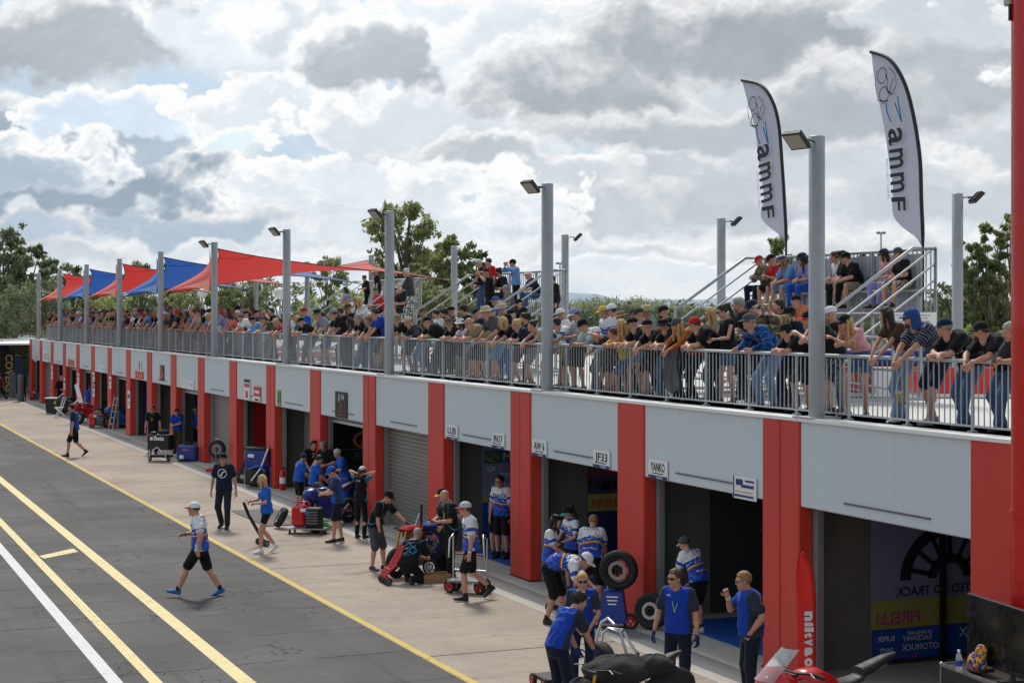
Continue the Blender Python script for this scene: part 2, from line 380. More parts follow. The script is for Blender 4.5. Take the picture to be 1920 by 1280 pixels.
def mat_line(col, wear=.5):
    m, nt, b = newmat('road paint'); co = objco(nt)
    c = mix(nt, noise(nt, co, 3, 5, .7), col, tuple(x * .82 for x in col))
    w = step(nt, noise(nt, co, 11, 8, .75), .55, .63)
    w2 = step(nt, noise(nt, co, 1.0, 4), .42, .58)
    c = mix(nt, mth(nt, 'MULTIPLY', mth(nt, 'MULTIPLY', w, w2), wear), c, (.06, .058, .055))
    sep = N(nt, 'ShaderNodeSeparateXYZ'); L(nt, co, sep.inputs[0])
    fr = mth(nt, 'ABSOLUTE', mth(nt, 'SUBTRACT', mth(nt, 'FRACT', mth(nt, 'MULTIPLY', mth(nt, 'ADD', sep.outputs[0], noise(nt, co, 1.3, 4)), 1 / 2.15)), .5))
    c = mix(nt, mth(nt, 'MULTIPLY', step(nt, fr, .006, .002), .6), c, (.05, .05, .045))
    L(nt, c, b.inputs['Base Color']); b.inputs['Roughness'].default_value = .75; return m
def mat_panel():
    m, nt, b = newmat('panel paint'); co = objco(nt); c0 = rgb(208, 216, 222); n = noise(nt, co, .6, 5, .6)
    mp = N(nt, 'ShaderNodeMapping'); L(nt, co, mp.inputs['Vector']); mp.inputs['Scale'].default_value = (9, 9, .35)
    st = step(nt, noise(nt, mp.outputs[0], 1.0, 5, .6), .52, .78); patch = step(nt, noise(nt, co, .9, 3), .42, .62)
    c = mix(nt, mth(nt, 'MULTIPLY', n, .12), c0, rgb(170, 180, 190)); c = mix(nt, mth(nt, 'MULTIPLY', mth(nt, 'MULTIPLY', st, patch), .28), c, rgb(128, 126, 120))
    sc2 = step(nt, noise(nt, co, 7, 8, .8), .66, .72); c = mix(nt, mth(nt, 'MULTIPLY', sc2, .22), c, rgb(110, 110, 108))
    L(nt, c, b.inputs['Base Color']); b.inputs['Roughness'].default_value = .55; b.inputs['Specular IOR Level'].default_value = .4
    bp = N(nt, 'ShaderNodeBump'); bp.inputs['Strength'].default_value = .05; bp.inputs['Distance'].default_value = .05; L(nt, noise(nt, co, 1.6, 2), bp.inputs['Height']); L(nt, bp.outputs[0], b.inputs['Normal']); return m
def mat_red():
    m, nt, b = newmat('red paint'); co = objco(nt); c = mix(nt, noise(nt, co, .8, 4), rgb(212, 66, 50), rgb(196, 58, 48))
    mp = N(nt, 'ShaderNodeMapping'); L(nt, co, mp.inputs['Vector']); mp.inputs['Scale'].default_value = (7, 7, .5)
    c = mix(nt, mth(nt, 'MULTIPLY', step(nt, noise(nt, mp.outputs[0], 1.0, 5), .5, .8), .22), c, rgb(206, 92, 82))
    sc2 = step(nt, noise(nt, co, 5, 9, .82), .64, .70); c = mix(nt, mth(nt, 'MULTIPLY', sc2, .4), c, rgb(84, 36, 34)); ch = step(nt, noise(nt, co, 16, 6, .8), .72, .75); c = mix(nt, mth(nt, 'MULTIPLY', ch, .6), c, rgb(190, 150, 140))
    L(nt, c, b.inputs['Base Color']); b.inputs['Roughness'].default_value = .5; b.inputs['Specular IOR Level'].default_value = .4; return m
M_CONC = pm(rgb(186, 182, 174), .85, 0, .12, 1.2, .15, 40, .3, 0, .25)
M_CONC2 = pm(rgb(128, 129, 130), .85, 0, .10, 1.5, .15, 40, .3, 0, .2)
M_DECK = pm(rgb(212, 210, 204), .85, 0, .07, .8, .1, 30, .3, 0, .12)
M_GRASS = pm((.10, .12, .04), .95, 0, .3, .05)
sheet('ground', -2500, 2500, -800, 3500, -.03, M_GRASS)
sheet('pit_lane', -420, 20, -40, 8.78, .0, mat_asphalt(), 40, 4)
sheet('apron', -420, 20, 8.70, 11.98, .004, mat_apron(), 40, 1)
sheet('kerb_strip', -420, 20, 11.98, 12.26, .008, M_CONC, 40, 1)
sheet('drain_strip', -420, 20, 12.26, 12.70, .012, M_CONC2, 40, 1)
sheet('threshold_strip', -420, 20, 12.70, 24, .016, M_CONC, 40, 1)
YEL = mat_line(rgb(238, 220, 162), .85); YE2 = mat_line(rgb(214, 186, 92), .8)
sheet('lane_marking', -300, 15, 5.72, 5.96, .004, YEL, 30, 1)
sheet('lane_marking', -300, 15, 4.56, 4.74, .004, YEL, 30, 1)
sheet('lane_marking', -300, 15, 4.02, 4.22, .004, mat_line(rgb(225, 226, 224), .5), 30, 1)
sheet('lane_marking', -400, 15, 8.72, 8.85, .008, YE2, 30, 1)
pts = [ground(*p) for p in ((73, 1042), (137, 1028), (147, 1034), (83, 1047))]
mk = MB(); mk.add([(p.x, p.y, .006) for p in pts], [(0, 3, 2, 1)], YEL); props(mk.obj('lane_marking'), kind='structure')
# hills at the horizon
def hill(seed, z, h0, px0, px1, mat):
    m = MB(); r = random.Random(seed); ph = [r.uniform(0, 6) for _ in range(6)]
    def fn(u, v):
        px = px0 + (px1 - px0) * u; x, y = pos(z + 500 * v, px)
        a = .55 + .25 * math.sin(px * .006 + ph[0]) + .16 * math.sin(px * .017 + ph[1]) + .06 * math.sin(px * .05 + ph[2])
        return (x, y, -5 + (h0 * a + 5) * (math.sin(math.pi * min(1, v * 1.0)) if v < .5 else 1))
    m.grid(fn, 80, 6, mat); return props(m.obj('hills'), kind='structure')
hill(3, 3400, 62, -600, 2600, pm(rgb(150, 165, 180), .95, 0, .05, .001))  # distance haze painted into the hills' pale blue-grey base colour
# ------------------------------------------------------------------ garage building
RED = mat_red()
FASC = mat_panel()
WHITE = pm(rgb(236, 236, 234), .6, 0, .04)
STEEL = pm((.52, .54, .56), .42, .75, .12, 2.5, .1, 14)
DKSTEEL = pm((.2, .21, .22), .5, .5, .1)
CONCW = pm(rgb(120, 118, 112), .9, 0, .22, 1.4, .2, 9, .2, 0, .35)
DARK = pm((.02, .02, .022), .8); BLACK = pm((.012, .012, .013), .55)
PX = [-16.45 - 4.835 * k for k in range(20)]
HF = 2.48
bld = thing('pit_garage_building', 'long row of pit garages with red pillars and pale grey fascia panels', 'building', (-62, 17, 0))
bo = Vector((-62, 17, 0))
def part(mb, name, root=None, org=None):
    o = mb.obj(name, root or bld); o.location = -(org if org is not None else bo); return o
for k, x in enumerate(PX):
    m = MB()
    if k % 2 == 1:
        for s in (-1, 1): m.box((x + s * .254, 13.2, 1.855), (.49, .24, 3.69), RED, bev=.02)
        m.box((x, 13.21, 1.855), (.03, .2, 3.68), pm(rgb(120, 20, 18), .7))
    else: m.box((x, 13.2, 1.855), (1.0, .24, 3.69), RED, bev=.02)
    m.box((x, 13.2, .03), (1.02, .26, .03), pm(rgb(90, 40, 36), .8))
    part(m, 'pillar')
    if k < 19:
        x0, x1 = PX[k + 1] + .5, x - .5; cx = (x0 + x1) / 2; w = x1 - x0
        m = MB(); m.box((cx, 13.3, (HF + 3.70) / 2), (w - .006, .38, 3.70 - HF), FASC, bev=.012)
        m.box((cx + .15, 13.10, HF + .16), (w * .5, .02, .022), pm(rgb(90, 96, 100), .5))
        m.box((cx, 13.44, HF - .03), (w - .3, .08, .06), STEEL)
        part(m, 'fascia_panel')
        for xx in (x0 + .05, x1 - .05):
            m = MB(); m.box((xx, 13.37, HF / 2 - .01), (.14, .1, HF - .02), pm(rgb(140, 142, 143), .5, .2)); part(m, 'door_jamb')
m = MB(); m.box((-62, 13.24, 3.715), (93.6, .36, .05), WHITE); part(m, 'roof_edge')
m = MB(); m.box((-62, 19.9, 3.60), (93, 12.9, .25), M_DECK); m.box((-62, 13.835, 3.60), (93, .86, .25), M_DECK); part(m, 'roof_deck')
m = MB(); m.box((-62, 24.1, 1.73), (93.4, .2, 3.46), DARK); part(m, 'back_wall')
for k, x in enumerate(PX):
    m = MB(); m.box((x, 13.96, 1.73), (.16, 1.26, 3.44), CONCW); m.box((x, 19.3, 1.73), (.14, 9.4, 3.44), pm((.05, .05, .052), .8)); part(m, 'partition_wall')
m = MB(); m.box((-108.7, 18.6, 1.75), (.2, 10.6, 3.5), FASC); part(m, 'end_wall')
ROLL = pm(rgb(150, 147, 142), .4, .55, .08, 1.2)
def roller(k, frac=1.0):
    x0, x1 = PX[k + 1] + .5, PX[k] - .5; m = MB(); n = 26; top = HF; bot = HF - HF * frac
    h = (top - bot) / max(1, int(n * frac))
    for i in range(max(1, int(n * frac))):
        z = bot + h * i; ys = [(z, 13.435), (z + h * .25, 13.40), (z + h * .6, 13.40), (z + h * .85, 13.435), (z + h, 13.435)]
        for (za, ya), (zb, yb) in zip(ys, ys[1:]): m.add([(x0 + .12, ya, za), (x1 - .12, ya, za), (x1 - .12, yb, zb), (x0 + .12, yb, zb)], [(0, 1, 2, 3)], ROLL)
    m.box(((x0 + x1) / 2, 13.41, bot + .04), (x1 - x0 - .24, .05, .07), STEEL)
    part(m, 'roller_door')
for k in (4, 8, 17): roller(k)
for k in (5, 9, 12, 15, 14): roller(k, .08)
# grey sliding panels stand in the mouth of some garages
for k in (6, 10, 12, 13, 15):
    x0, x1 = PX[k + 1] + .5, PX[k] - .5
    m = MB(); m.box(((x0 + x1) / 2 - .3, 14.0, 1.25), (x1 - x0 - .8, .06, 2.5), CONCW); part(m, 'door_panel')
# ------------------------------------------------------------------ railing
rail = thing('railing', 'galvanised steel railing with thin vertical bars along the deck edge', 'railing', (-62, YR, DECK))
ro = Vector((-62, YR, DECK))
GALV = pm((.46, .48, .50), .45, .35, .10, 5)
RX0, RX1 = -103.2, -15.6; PITCH = 1.36; nP = int((RX1 - RX0) / PITCH)
for i in range(nP + 1):
    x = RX1 - .5 - i * PITCH
    m = MB(); m.tube([(x, YR, DECK), (x, YR, DECK + RAILH - .02)], .024, GALV, 8); m.box((x, YR, DECK + .006), (.1, .1, .012), GALV); part(m, 'post', rail, ro)
    m = MB(); n = 12
    for j in range(1, n):
        xx = x - PITCH * j / n
        m.box((xx, YR, DECK + .455), (.013, .013, .77), GALV)
    m.box((x - PITCH / 2, YR, DECK + .07), (PITCH - .05, .025, .025), GALV)
    part(m, 'baluster_panel', rail, ro)
m = MB(); m.tube([(RX0 - .6, YR, DECK + RAILH), (RX1 + .1, YR, DECK + RAILH)], .026, GALV, 12); part(m, 'top_rail', rail, ro)
# ------------------------------------------------------------------ poles with floodlights
POLE = pm((.36, .38, .40), .5, .35, .25, 2.2, .12, 8, .5, 0, .25)
LAMP = pm((.03, .03, .032), .5); LENS = pm(rgb(176, 176, 164), .3)
def pole(x, y, label, lamp=None, top=7.72, r=.115, grp='galvanised shade poles on the deck'):
    t = thing('light_pole' if lamp else 'shade_pole', label, 'pole', (x, y, DECK), 0, grp)
    h = top - DECK
    m = MB(); m.lathe([(r, 0), (r, h), (r * .8, h + .012), (0, h + .012)], POLE, 20); m.obj('pole', t)
    m = MB(); m.box((0, 0, .01), (.5, .5, .02), POLE)
    for a in (-1, 1):
        for b in (-1, 1): m.tube([(a * .2, b * .2, .02), (a * .2, b * .2, .06)], .014, GALV, 6)
    m.obj('base_plate', t)
    if lamp:
        d = Vector(lamp).normalized(); m = MB(); hd = thing('floodlight', None, None); hd.parent = t; hd.location = (0, 0, h - .08)
        side = Vector((0, 0, 1)).cross(d)
        for s in (-1, 1): m.tube([d * (r * .9) + side * s * .05, d * (r + .16) + side * s * .09 + Vector((0, 0, .02))], .012, LAMP, 6)
        m.tube([d * (r + .16) - side * .11, d * (r + .16) + side * .11], .014, LAMP, 6)
        m.obj('bracket', hd)
        nrm = (d * .75 - Vector((0, 0, 1)) * .75).normalized(); up = side.cross(nrm).normalized()
        T = frame(d * (r + .30) + Vector((0, 0, .0)), side, up)
        m = MB(); m.box((0, 0, 0), (.36, .30, .06), LAMP, mtx=T.to_3x3().to_4x4(), bev=.012); o = m
        m.v = [tuple(Vector(v) + T.translation) for v in m.v]
        zz = T.to_3x3() @ Vector((0, 0, 1)); sg = 1 if zz.dot(nrm) > 0 else -1
        for q in range(6):
            c = T @ Vector((-.14 + .056 * q, 0, -sg * .04)); b2 = MB(); b2.box((0, 0, 0), (.012, .28, .04), LAMP, mtx=T.to_3x3().to_4x4()); m.add([Vector(v) + c for v in b2.v], b2.f, LAMP)
        m.obj('housing', hd)
        m = MB(); q = .032 * sg; vs = [T @ Vector(p) for p in ((-.155, -.12, q), (.155, -.12, q), (.155, .12, q), (-.155, .12, q))]
        m.add(vs, [(0, 1, 2, 3) if sg > 0 else (3, 2, 1, 0)], LENS); m.obj('lens', hd)
    return t
LD = Vector((.25, -1, 0))
ORD = ['nearest the red steel column', 'second', 'third', 'fourth', 'fifth', 'sixth', 'seventh', 'eighth', 'ninth', 'last']
fp = [-20.66 - 9.55 * k + (.1 if k else 0) for k in range(9)] + [-106.1]
fl = ['thick galvanised deck edge pole with floodlight, tallest in the photo',
      'galvanised deck edge pole with floodlight before the middle grandstand', 'galvanised deck edge pole with floodlight before the far grandstand',
      'galvanised deck edge pole with floodlight beside the nearest red sail', 'galvanised deck edge pole with floodlight holding the nearest red sail',
      'galvanised deck edge pole between the nearest red sail and blue sail', 'galvanised deck edge pole between nearest blue sail and second red sail',
      'galvanised deck edge pole between second red sail and far blue sail', 'galvanised deck edge pole between far blue sail and last red sail',
      'farthest galvanised pole, standing alone at the end of the garages']
for k in range(10):
    lp = LD if k < 5 else None
    pole(fp[k], YF + .2, fl[k], lp)
bp = [-29.3 - 9.9 * k for k in range(7)]
bl = ['rear galvanised pole with floodlight beside the near grandstand', 'rear galvanised pole with floodlight left of the near grandstand',
      'rear galvanised pole with floodlight behind the middle grandstand', 'rear galvanised pole between the far and middle grandstands',
      'rear galvanised pole behind the far grandstand holding the pink sail tip', 'rear galvanised pole holding the high corner of blue sail', 'rear galvanised pole with white globe lamp beside it']
for k in range(7): pole(bp[k], 22.3, bl[k], (RT * 1.0 + FW * .1) if k < 3 else None)
# big red steel column at the photo's right edge
t = thing('steel_column', 'tall glossy red steel column with bolted collars standing before the last pillar', 'column', (-15.62, 12.82, 0))
m = MB(); m.lathe([(.155, 0), (.155, 2.9), (.17, 2.9), (.17, 3.0), (.155, 3.0), (.155, 4.62), (.163, 4.62), (.163, 4.66), (.155, 4.66), (.155, 5.0), (.163, 5.0), (.163, 5.04), (.155, 5.04), (.155, 9.6), (0, 9.6)], pm(rgb(200, 28, 22), .3, 0, .05, 1.5, 0, 30, .5, .4), 24, smooth=False); m.obj('shaft', t)
m = MB(); m.box((-.1, -.15, 8.95), (.09, .1, .5), pm(rgb(185, 186, 180), .5), bev=.02); m.box((-.06, -.15, 8.62), (.03, .05, .18), BLACK); m.obj('junction_box', t)
# ------------------------------------------------------------------ trees
def mat_leaf(c1, c2, c3):
    m, nt, b = newmat('leaves'); co = objco(nt)
    n = noise(nt, co, .55, 4, .65); f = noise(nt, co, 5, 2)
    c = mix(nt, step(nt, n, .35, .65), c1, c2); c = mix(nt, mth(nt, 'MULTIPLY', step(nt, f, .5, .75), .6), c, c3)
    out = nt.nodes['Material Output']; tr = N(nt, 'ShaderNodeBsdfTranslucent'); L(nt, c, tr.inputs['Color'])
    L(nt, c, b.inputs['Base Color']); b.inputs['Roughness'].default_value = .55
    mx = N(nt, 'ShaderNodeMixShader'); mx.inputs[0].default_value = .6; L(nt, b.outputs[0], mx.inputs[1]); L(nt, tr.outputs[0], mx.inputs[2]); L(nt, mx.outputs[0], out.inputs['Surface'])
    return m
LEAF = [mat_leaf((.24, .28, .13), (.36, .39, .18), (.46, .47, .27)), mat_leaf((.14, .18, .10), (.23, .27, .14), (.33, .35, .2)), mat_leaf((.30, .36, .11), (.43, .47, .17), (.52, .54, .26))]
BARK = pm((.16, .13, .10), .9, 0, .3, 3); BARK2 = pm((.32, .28, .23), .9, 0, .3, 2)
def leaf_mesh(cl, n, size, mat, r):
    # cl: clump list (centre, radii); many small leaf faces hung through the clumps' volume
    V = []; k = len(cl); wts = np.array([c[1][0] * c[1][1] * c[1][2] for c in cl]) ** .75; wts /= wts.sum()
    ids = r.choice(k, n, p=wts); C = np.array([c[0] for c in cl])[ids]; R = np.array([c[1] for c in cl])[ids]
    d = r.normal(size=(n, 3)); d /= np.linalg.norm(d, axis=1)[:, None]
    q = d * (r.random(n) ** .45)[:, None]
    q += .22 * np.sin(q[:, [1, 2, 0]] * 7 + ids[:, None])
    P = C + q * R
    a = r.normal(size=(n, 3)); a[:, 2] -= .8; a /= np.linalg.norm(a, axis=1)[:, None]
    b = np.cross(a, r.normal(size=(n, 3))); b /= np.linalg.norm(b, axis=1)[:, None]
    s = size * (.55 + .9 * r.random(n))[:, None]
    quad = np.stack([P - a * s - b * s * .1, P - b * s * .42, P + a * s, P + b * s * .42], 1).reshape(-1, 3)
    me = bpy.data.meshes.new('crown'); me.vertices.add(4 * n); me.vertices.foreach_set('co', quad.astype('f').ravel())
    me.loops.add(4 * n); me.loops.foreach_set('vertex_index', np.arange(4 * n, dtype='i'))
    me.polygons.add(n); me.polygons.foreach_set('loop_start', np.arange(0, 4 * n, 4, dtype='i')); me.polygons.foreach_set('loop_total', np.full(n, 4, 'i'))
    me.update(); me.validate(); me.materials.append(mat); return me
def tree_data(h, w, seed, kind='round', leaf=0, n=5000, size=.15, bark=0):
    r = np.random.default_rng(seed); rr = random.Random(seed); mb = MB(); bk = (BARK, BARK2)[bark]; cl = []
    t0 = .03 * h * (.5 if kind == 'tall' else .75)
    zc, rz, ncl, cr, zmin = {'tall': (.66, .33, 30, .125, .25), 'round': (.64, .34, 24, .15, .25), 'bushy': (.5, .48, 34, .17, .05), 'umbrella': (.74, .24, 24, .13, .4)}[kind]
    P = [Vector((0, 0, 0))]
    for i in range(1, 7): P.append(Vector((rr.uniform(-1, 1) * .03 * h * i / 3, rr.uniform(-1, 1) * .03 * h * i / 3, h * .8 * i / 6)))
    mb.tube(P, [t0 * (1 - .14 * i) for i in range(7)], bk, 8)
    for i in range(ncl):
        zz = -.85 + 1.8 * (i + .5) / ncl; a = i * 2.4 + rr.uniform(-.7, .7); ring = math.sqrt(max(.05, 1 - zz * zz)) * rr.uniform(.45, 1.05)
        e = Vector((math.cos(a) * ring * w * .43, math.sin(a) * ring * w * .43, max(zmin * h, h * (zc + rz * zz * rr.uniform(.85, 1.0)) - .02 * h)))
        k = min(5.99, max(.8, (e.z / h - .22) / .8 * 6 * .85)); j = int(k); st = P[j].lerp(P[j + 1], k - j); e += Vector((st.x, st.y, 0)) * .6
        mid = st.lerp(e, .55) + Vector((rr.uniform(-.06, .06) * w, rr.uniform(-.06, .06) * w, .02 * h))
        mb.tube([st, mid, e], [t0 * .34, t0 * .2, t0 * .06], bk, 5)
        c1 = w * cr * rr.uniform(.6, 1.1); cl.append((tuple(e), (c1, c1, c1 * .7)))
        for q in range(2):
            o = e + Vector((rr.uniform(-1, 1), rr.uniform(-1, 1), rr.uniform(-.6, .8))) * c1 * 1.3; c2 = c1 * rr.uniform(.35, .7)
            cl.append((tuple(o), (c2, c2, c2 * .75)))
    return mb, leaf_mesh(cl, n, size, LEAF[leaf], r)
TREES = {}
def tree(kind, seed, h, w, px, z, label, leaf=0, n=5000, size=.16, bark=0, name='gum_tree', zb=0.0, group='trees beyond the deck'):
    key = (kind, seed, leaf, n, size, bark)
    x, y = pos(z, px)
    t = thing(name, label, 'tree', (x, y, zb), random.uniform(0, 6.28), group)
    if key not in TREES:
        mb, cm = tree_data(10, 10 * w / h, seed, kind, leaf, int(n * .62), size, bark); o = mb.obj('trunk', t); TREES[key] = (o.data, cm); link('crown', cm, t)
    else: link('trunk', TREES[key][0], t); link('crown', TREES[key][1], t)
    k = h / 10; t.scale = (k, k, k)
    return t
def topz(py, z): return hgt(py, z)
def T(kind, seed, px, py, z, wpx, label, **kw):
    h = topz(py, z); tree(kind, seed, h, wpx * z / FPX, px, z, label, **kw)
G = 'trees beyond the deck'
# dark belt at the photo's left
T('round', 1, 8, 418, 118, 120, 'tallest dark gum at the left edge of the belt', leaf=1, n=7000)
T('round', 2, 48, 438, 122, 95, 'broad dark gum in the left belt beside the tallest one', leaf=1, n=7000)
T('round', 3, 82, 466, 125, 55, 'small headed gum right of the left belt over the end pole', leaf=1, n=5000)
T('bushy', 4, 25, 515, 112, 130, 'low bushy dark tree at foot of the left belt', leaf=1, n=8000)
T('bushy', 5, 88, 498, 116, 110, 'bushy dark tree behind the farthest pole', leaf=1, n=8000)
T('bushy', 4, -30, 480, 116, 150, 'dark bushy tree partly outside the left edge', leaf=1, n=8000)
far = [(132, 484, 'round', 6, 70, 'gum showing above the last red sail', 1), (178, 497, 'round', 7, 60, 'gum showing above the far blue sail', 1), (262, 480, 'round', 6, 62, 'gum showing above the second red sail', 0),
       (300, 482, 'round', 8, 56, 'gum beside the pole of the nearest blue sail', 0), (372, 478, 'round', 7, 60, 'yellowish gum above the nearest blue sail', 2), (205, 503, 'bushy', 9, 90, 'olive bushy tree behind the second red sail', 0),
       (135, 520, 'bushy', 9, 90, 'light green bushy tree beneath the last red sail', 2), (165, 535, 'bushy', 10, 80, 'light green bushy tree beneath the far blue sail', 2), (215, 540, 'bushy', 9, 90, 'light green bushy tree beneath the second red sail', 2),
       (270, 520, 'bushy', 10, 100, 'dark bushy tree beneath the nearest blue sail', 1), (330, 515, 'tall', 11, 80, 'thin trunked gum beneath the nearest red sail', 0), (355, 525, 'bushy', 9, 90, 'olive bushy tree behind the left white globe lamp', 0),
       (420, 505, 'tall', 12, 90, 'thin trunked gum right of the sail pole with floodlight', 0), (455, 480, 'tall', 11, 70, 'slim gum peeping over the nearest red sail', 0), (480, 512, 'bushy', 10, 120, 'dark bushy tree behind the middle of nearest red sail', 1),
       (530, 520, 'bushy', 9, 110, 'bushy tree behind the right white globe lamp', 1), (570, 548, 'bushy', 10, 90, 'light green bush left of the far grandstand', 2), (620, 473, 'tall', 12, 75, 'slender gum above the tip of the blue sail', 0),
       (650, 535, 'bushy', 9, 120, 'light green bushy tree behind the far grandstand seats', 2), (700, 520, 'bushy', 10, 110, 'olive bushy tree behind the man in a straw hat', 2)]
for i, (px, py, k, sd, wpx, lab, lf) in enumerate(far):
    T(k, sd, px, py, 122 + (i * 7) % 25 + (12 if k != 'bushy' else 0), wpx, lab, leaf=lf, n=6000)
T('umbrella', 21, 752, 356, 105, 150, 'tallest gum with open crown above the far grandstand', leaf=0, n=7500, size=.13)
T('round', 22, 812, 448, 108, 90, 'pale gum between the tallest gum and rear pole', leaf=0, n=6500, bark=1)
T('round', 23, 845, 433, 102, 100, 'dense gum left of the people standing on the middle grandstand', leaf=0, n=7500)
T('round', 24, 885, 452, 106, 60, 'dark rounded gum behind the rear pole by middle grandstand', leaf=1, n=6500)
T('tall', 25, 785, 480, 100, 90, 'slim trunked gum behind the man in grey camouflage trousers', leaf=0, n=5500)
T('bushy', 10, 830, 520, 98, 120, 'low olive tree under the gums by the middle grandstand', leaf=0, n=7000)
T('bushy', 9, 770, 530, 98, 120, 'low light green tree under the tallest gum', leaf=2, n=7000)
T('bushy', 9, 905, 548, 100, 80, 'low green tree below the couple on the middle grandstand', leaf=0, n=6000)
T('round', 26, 1466, 433, 92, 85, 'gum behind the near grandstand beside the first flag', leaf=0, n=5500, bark=1)
T('umbrella', 27, 1612, 464, 180, 26, 'tiny treetop peeping above the near grandstand banner', leaf=1, n=2500, size=.2)
for px, py, sd, wpx, lab in ((1820, 440, 31, 70, 'thin gum just right of the rear pole'), (1856, 398, 32, 75, 'thin leaning gum left of the tallest right hand gum'), (1886, 370, 33, 60, 'tallest thin gum beside the red column'), (1838, 470, 34, 80, 'lower thin gum above the grey shed')):
    T('tall', sd, px, py, 74, wpx * 1.15, lab, leaf=0, n=7500, size=.12, bark=1)
T('bushy', 4, 1800, 500, 80, 120, 'dark bushy tree behind the rear pole at right', leaf=1, n=6000)
T('bushy', 5, 1868, 488, 84, 110, 'dark bushy tree behind the grey shed', leaf=1, n=6000)
T('bushy', 4, 1690, 560, 86, 160, 'dark bushy tree behind the near grandstand seats', leaf=1, n=6000)
for px, py, z, lab in ((1817, 588, 55, 'bright green shrub left of the grey shed'), (1880, 600, 55, 'bright green shrub before the grey shed door')):
    T('bushy', 10, px, py, z, 62, lab, leaf=2, n=3500, size=.14, name='shrub', group='shrubs by the shed')
# far wood: a mass of crowns on rising land
def far_wood(name, px0, px1, py_top, z0, z1, cnt, leaf, seed):
    r = np.random.default_rng(seed); cl = []
    for i in range(cnt):
        px = px0 + (px1 - px0) * r.random(); z = z0 + (z1 - z0) * r.random() ** .8; x, y = pos(z, px)
        top = hgt(py_top + r.normal() * 2.2 + 5 * math.sin(px * .02), z); rad = 2.2 + 2.6 * r.random()
        k = (z - z0) / (z1 - z0); hz = top - rad - (1 - k) * (hgt(590, z0) + 3) * r.random() * 1.2
        cl.append(((x, y, max(1, hz)), (rad, rad, rad * 1.2)))
    me = leaf_mesh(cl, cnt * 200, .55, leaf, r); props(link(name, me), 'far wood of gum crowns in one mass', 'wood', None, 'stuff')
far_wood('far_wood', 860, 1960, 582, 300, 420, 420, mat_leaf((.07, .10, .06), (.11, .14, .08), (.15, .18, .10)), 5)
far_wood('distant_wood', 700, 2000, 563, 520, 700, 420, mat_leaf((.22, .26, .14), (.30, .34, .18), (.38, .4, .24)), 6)
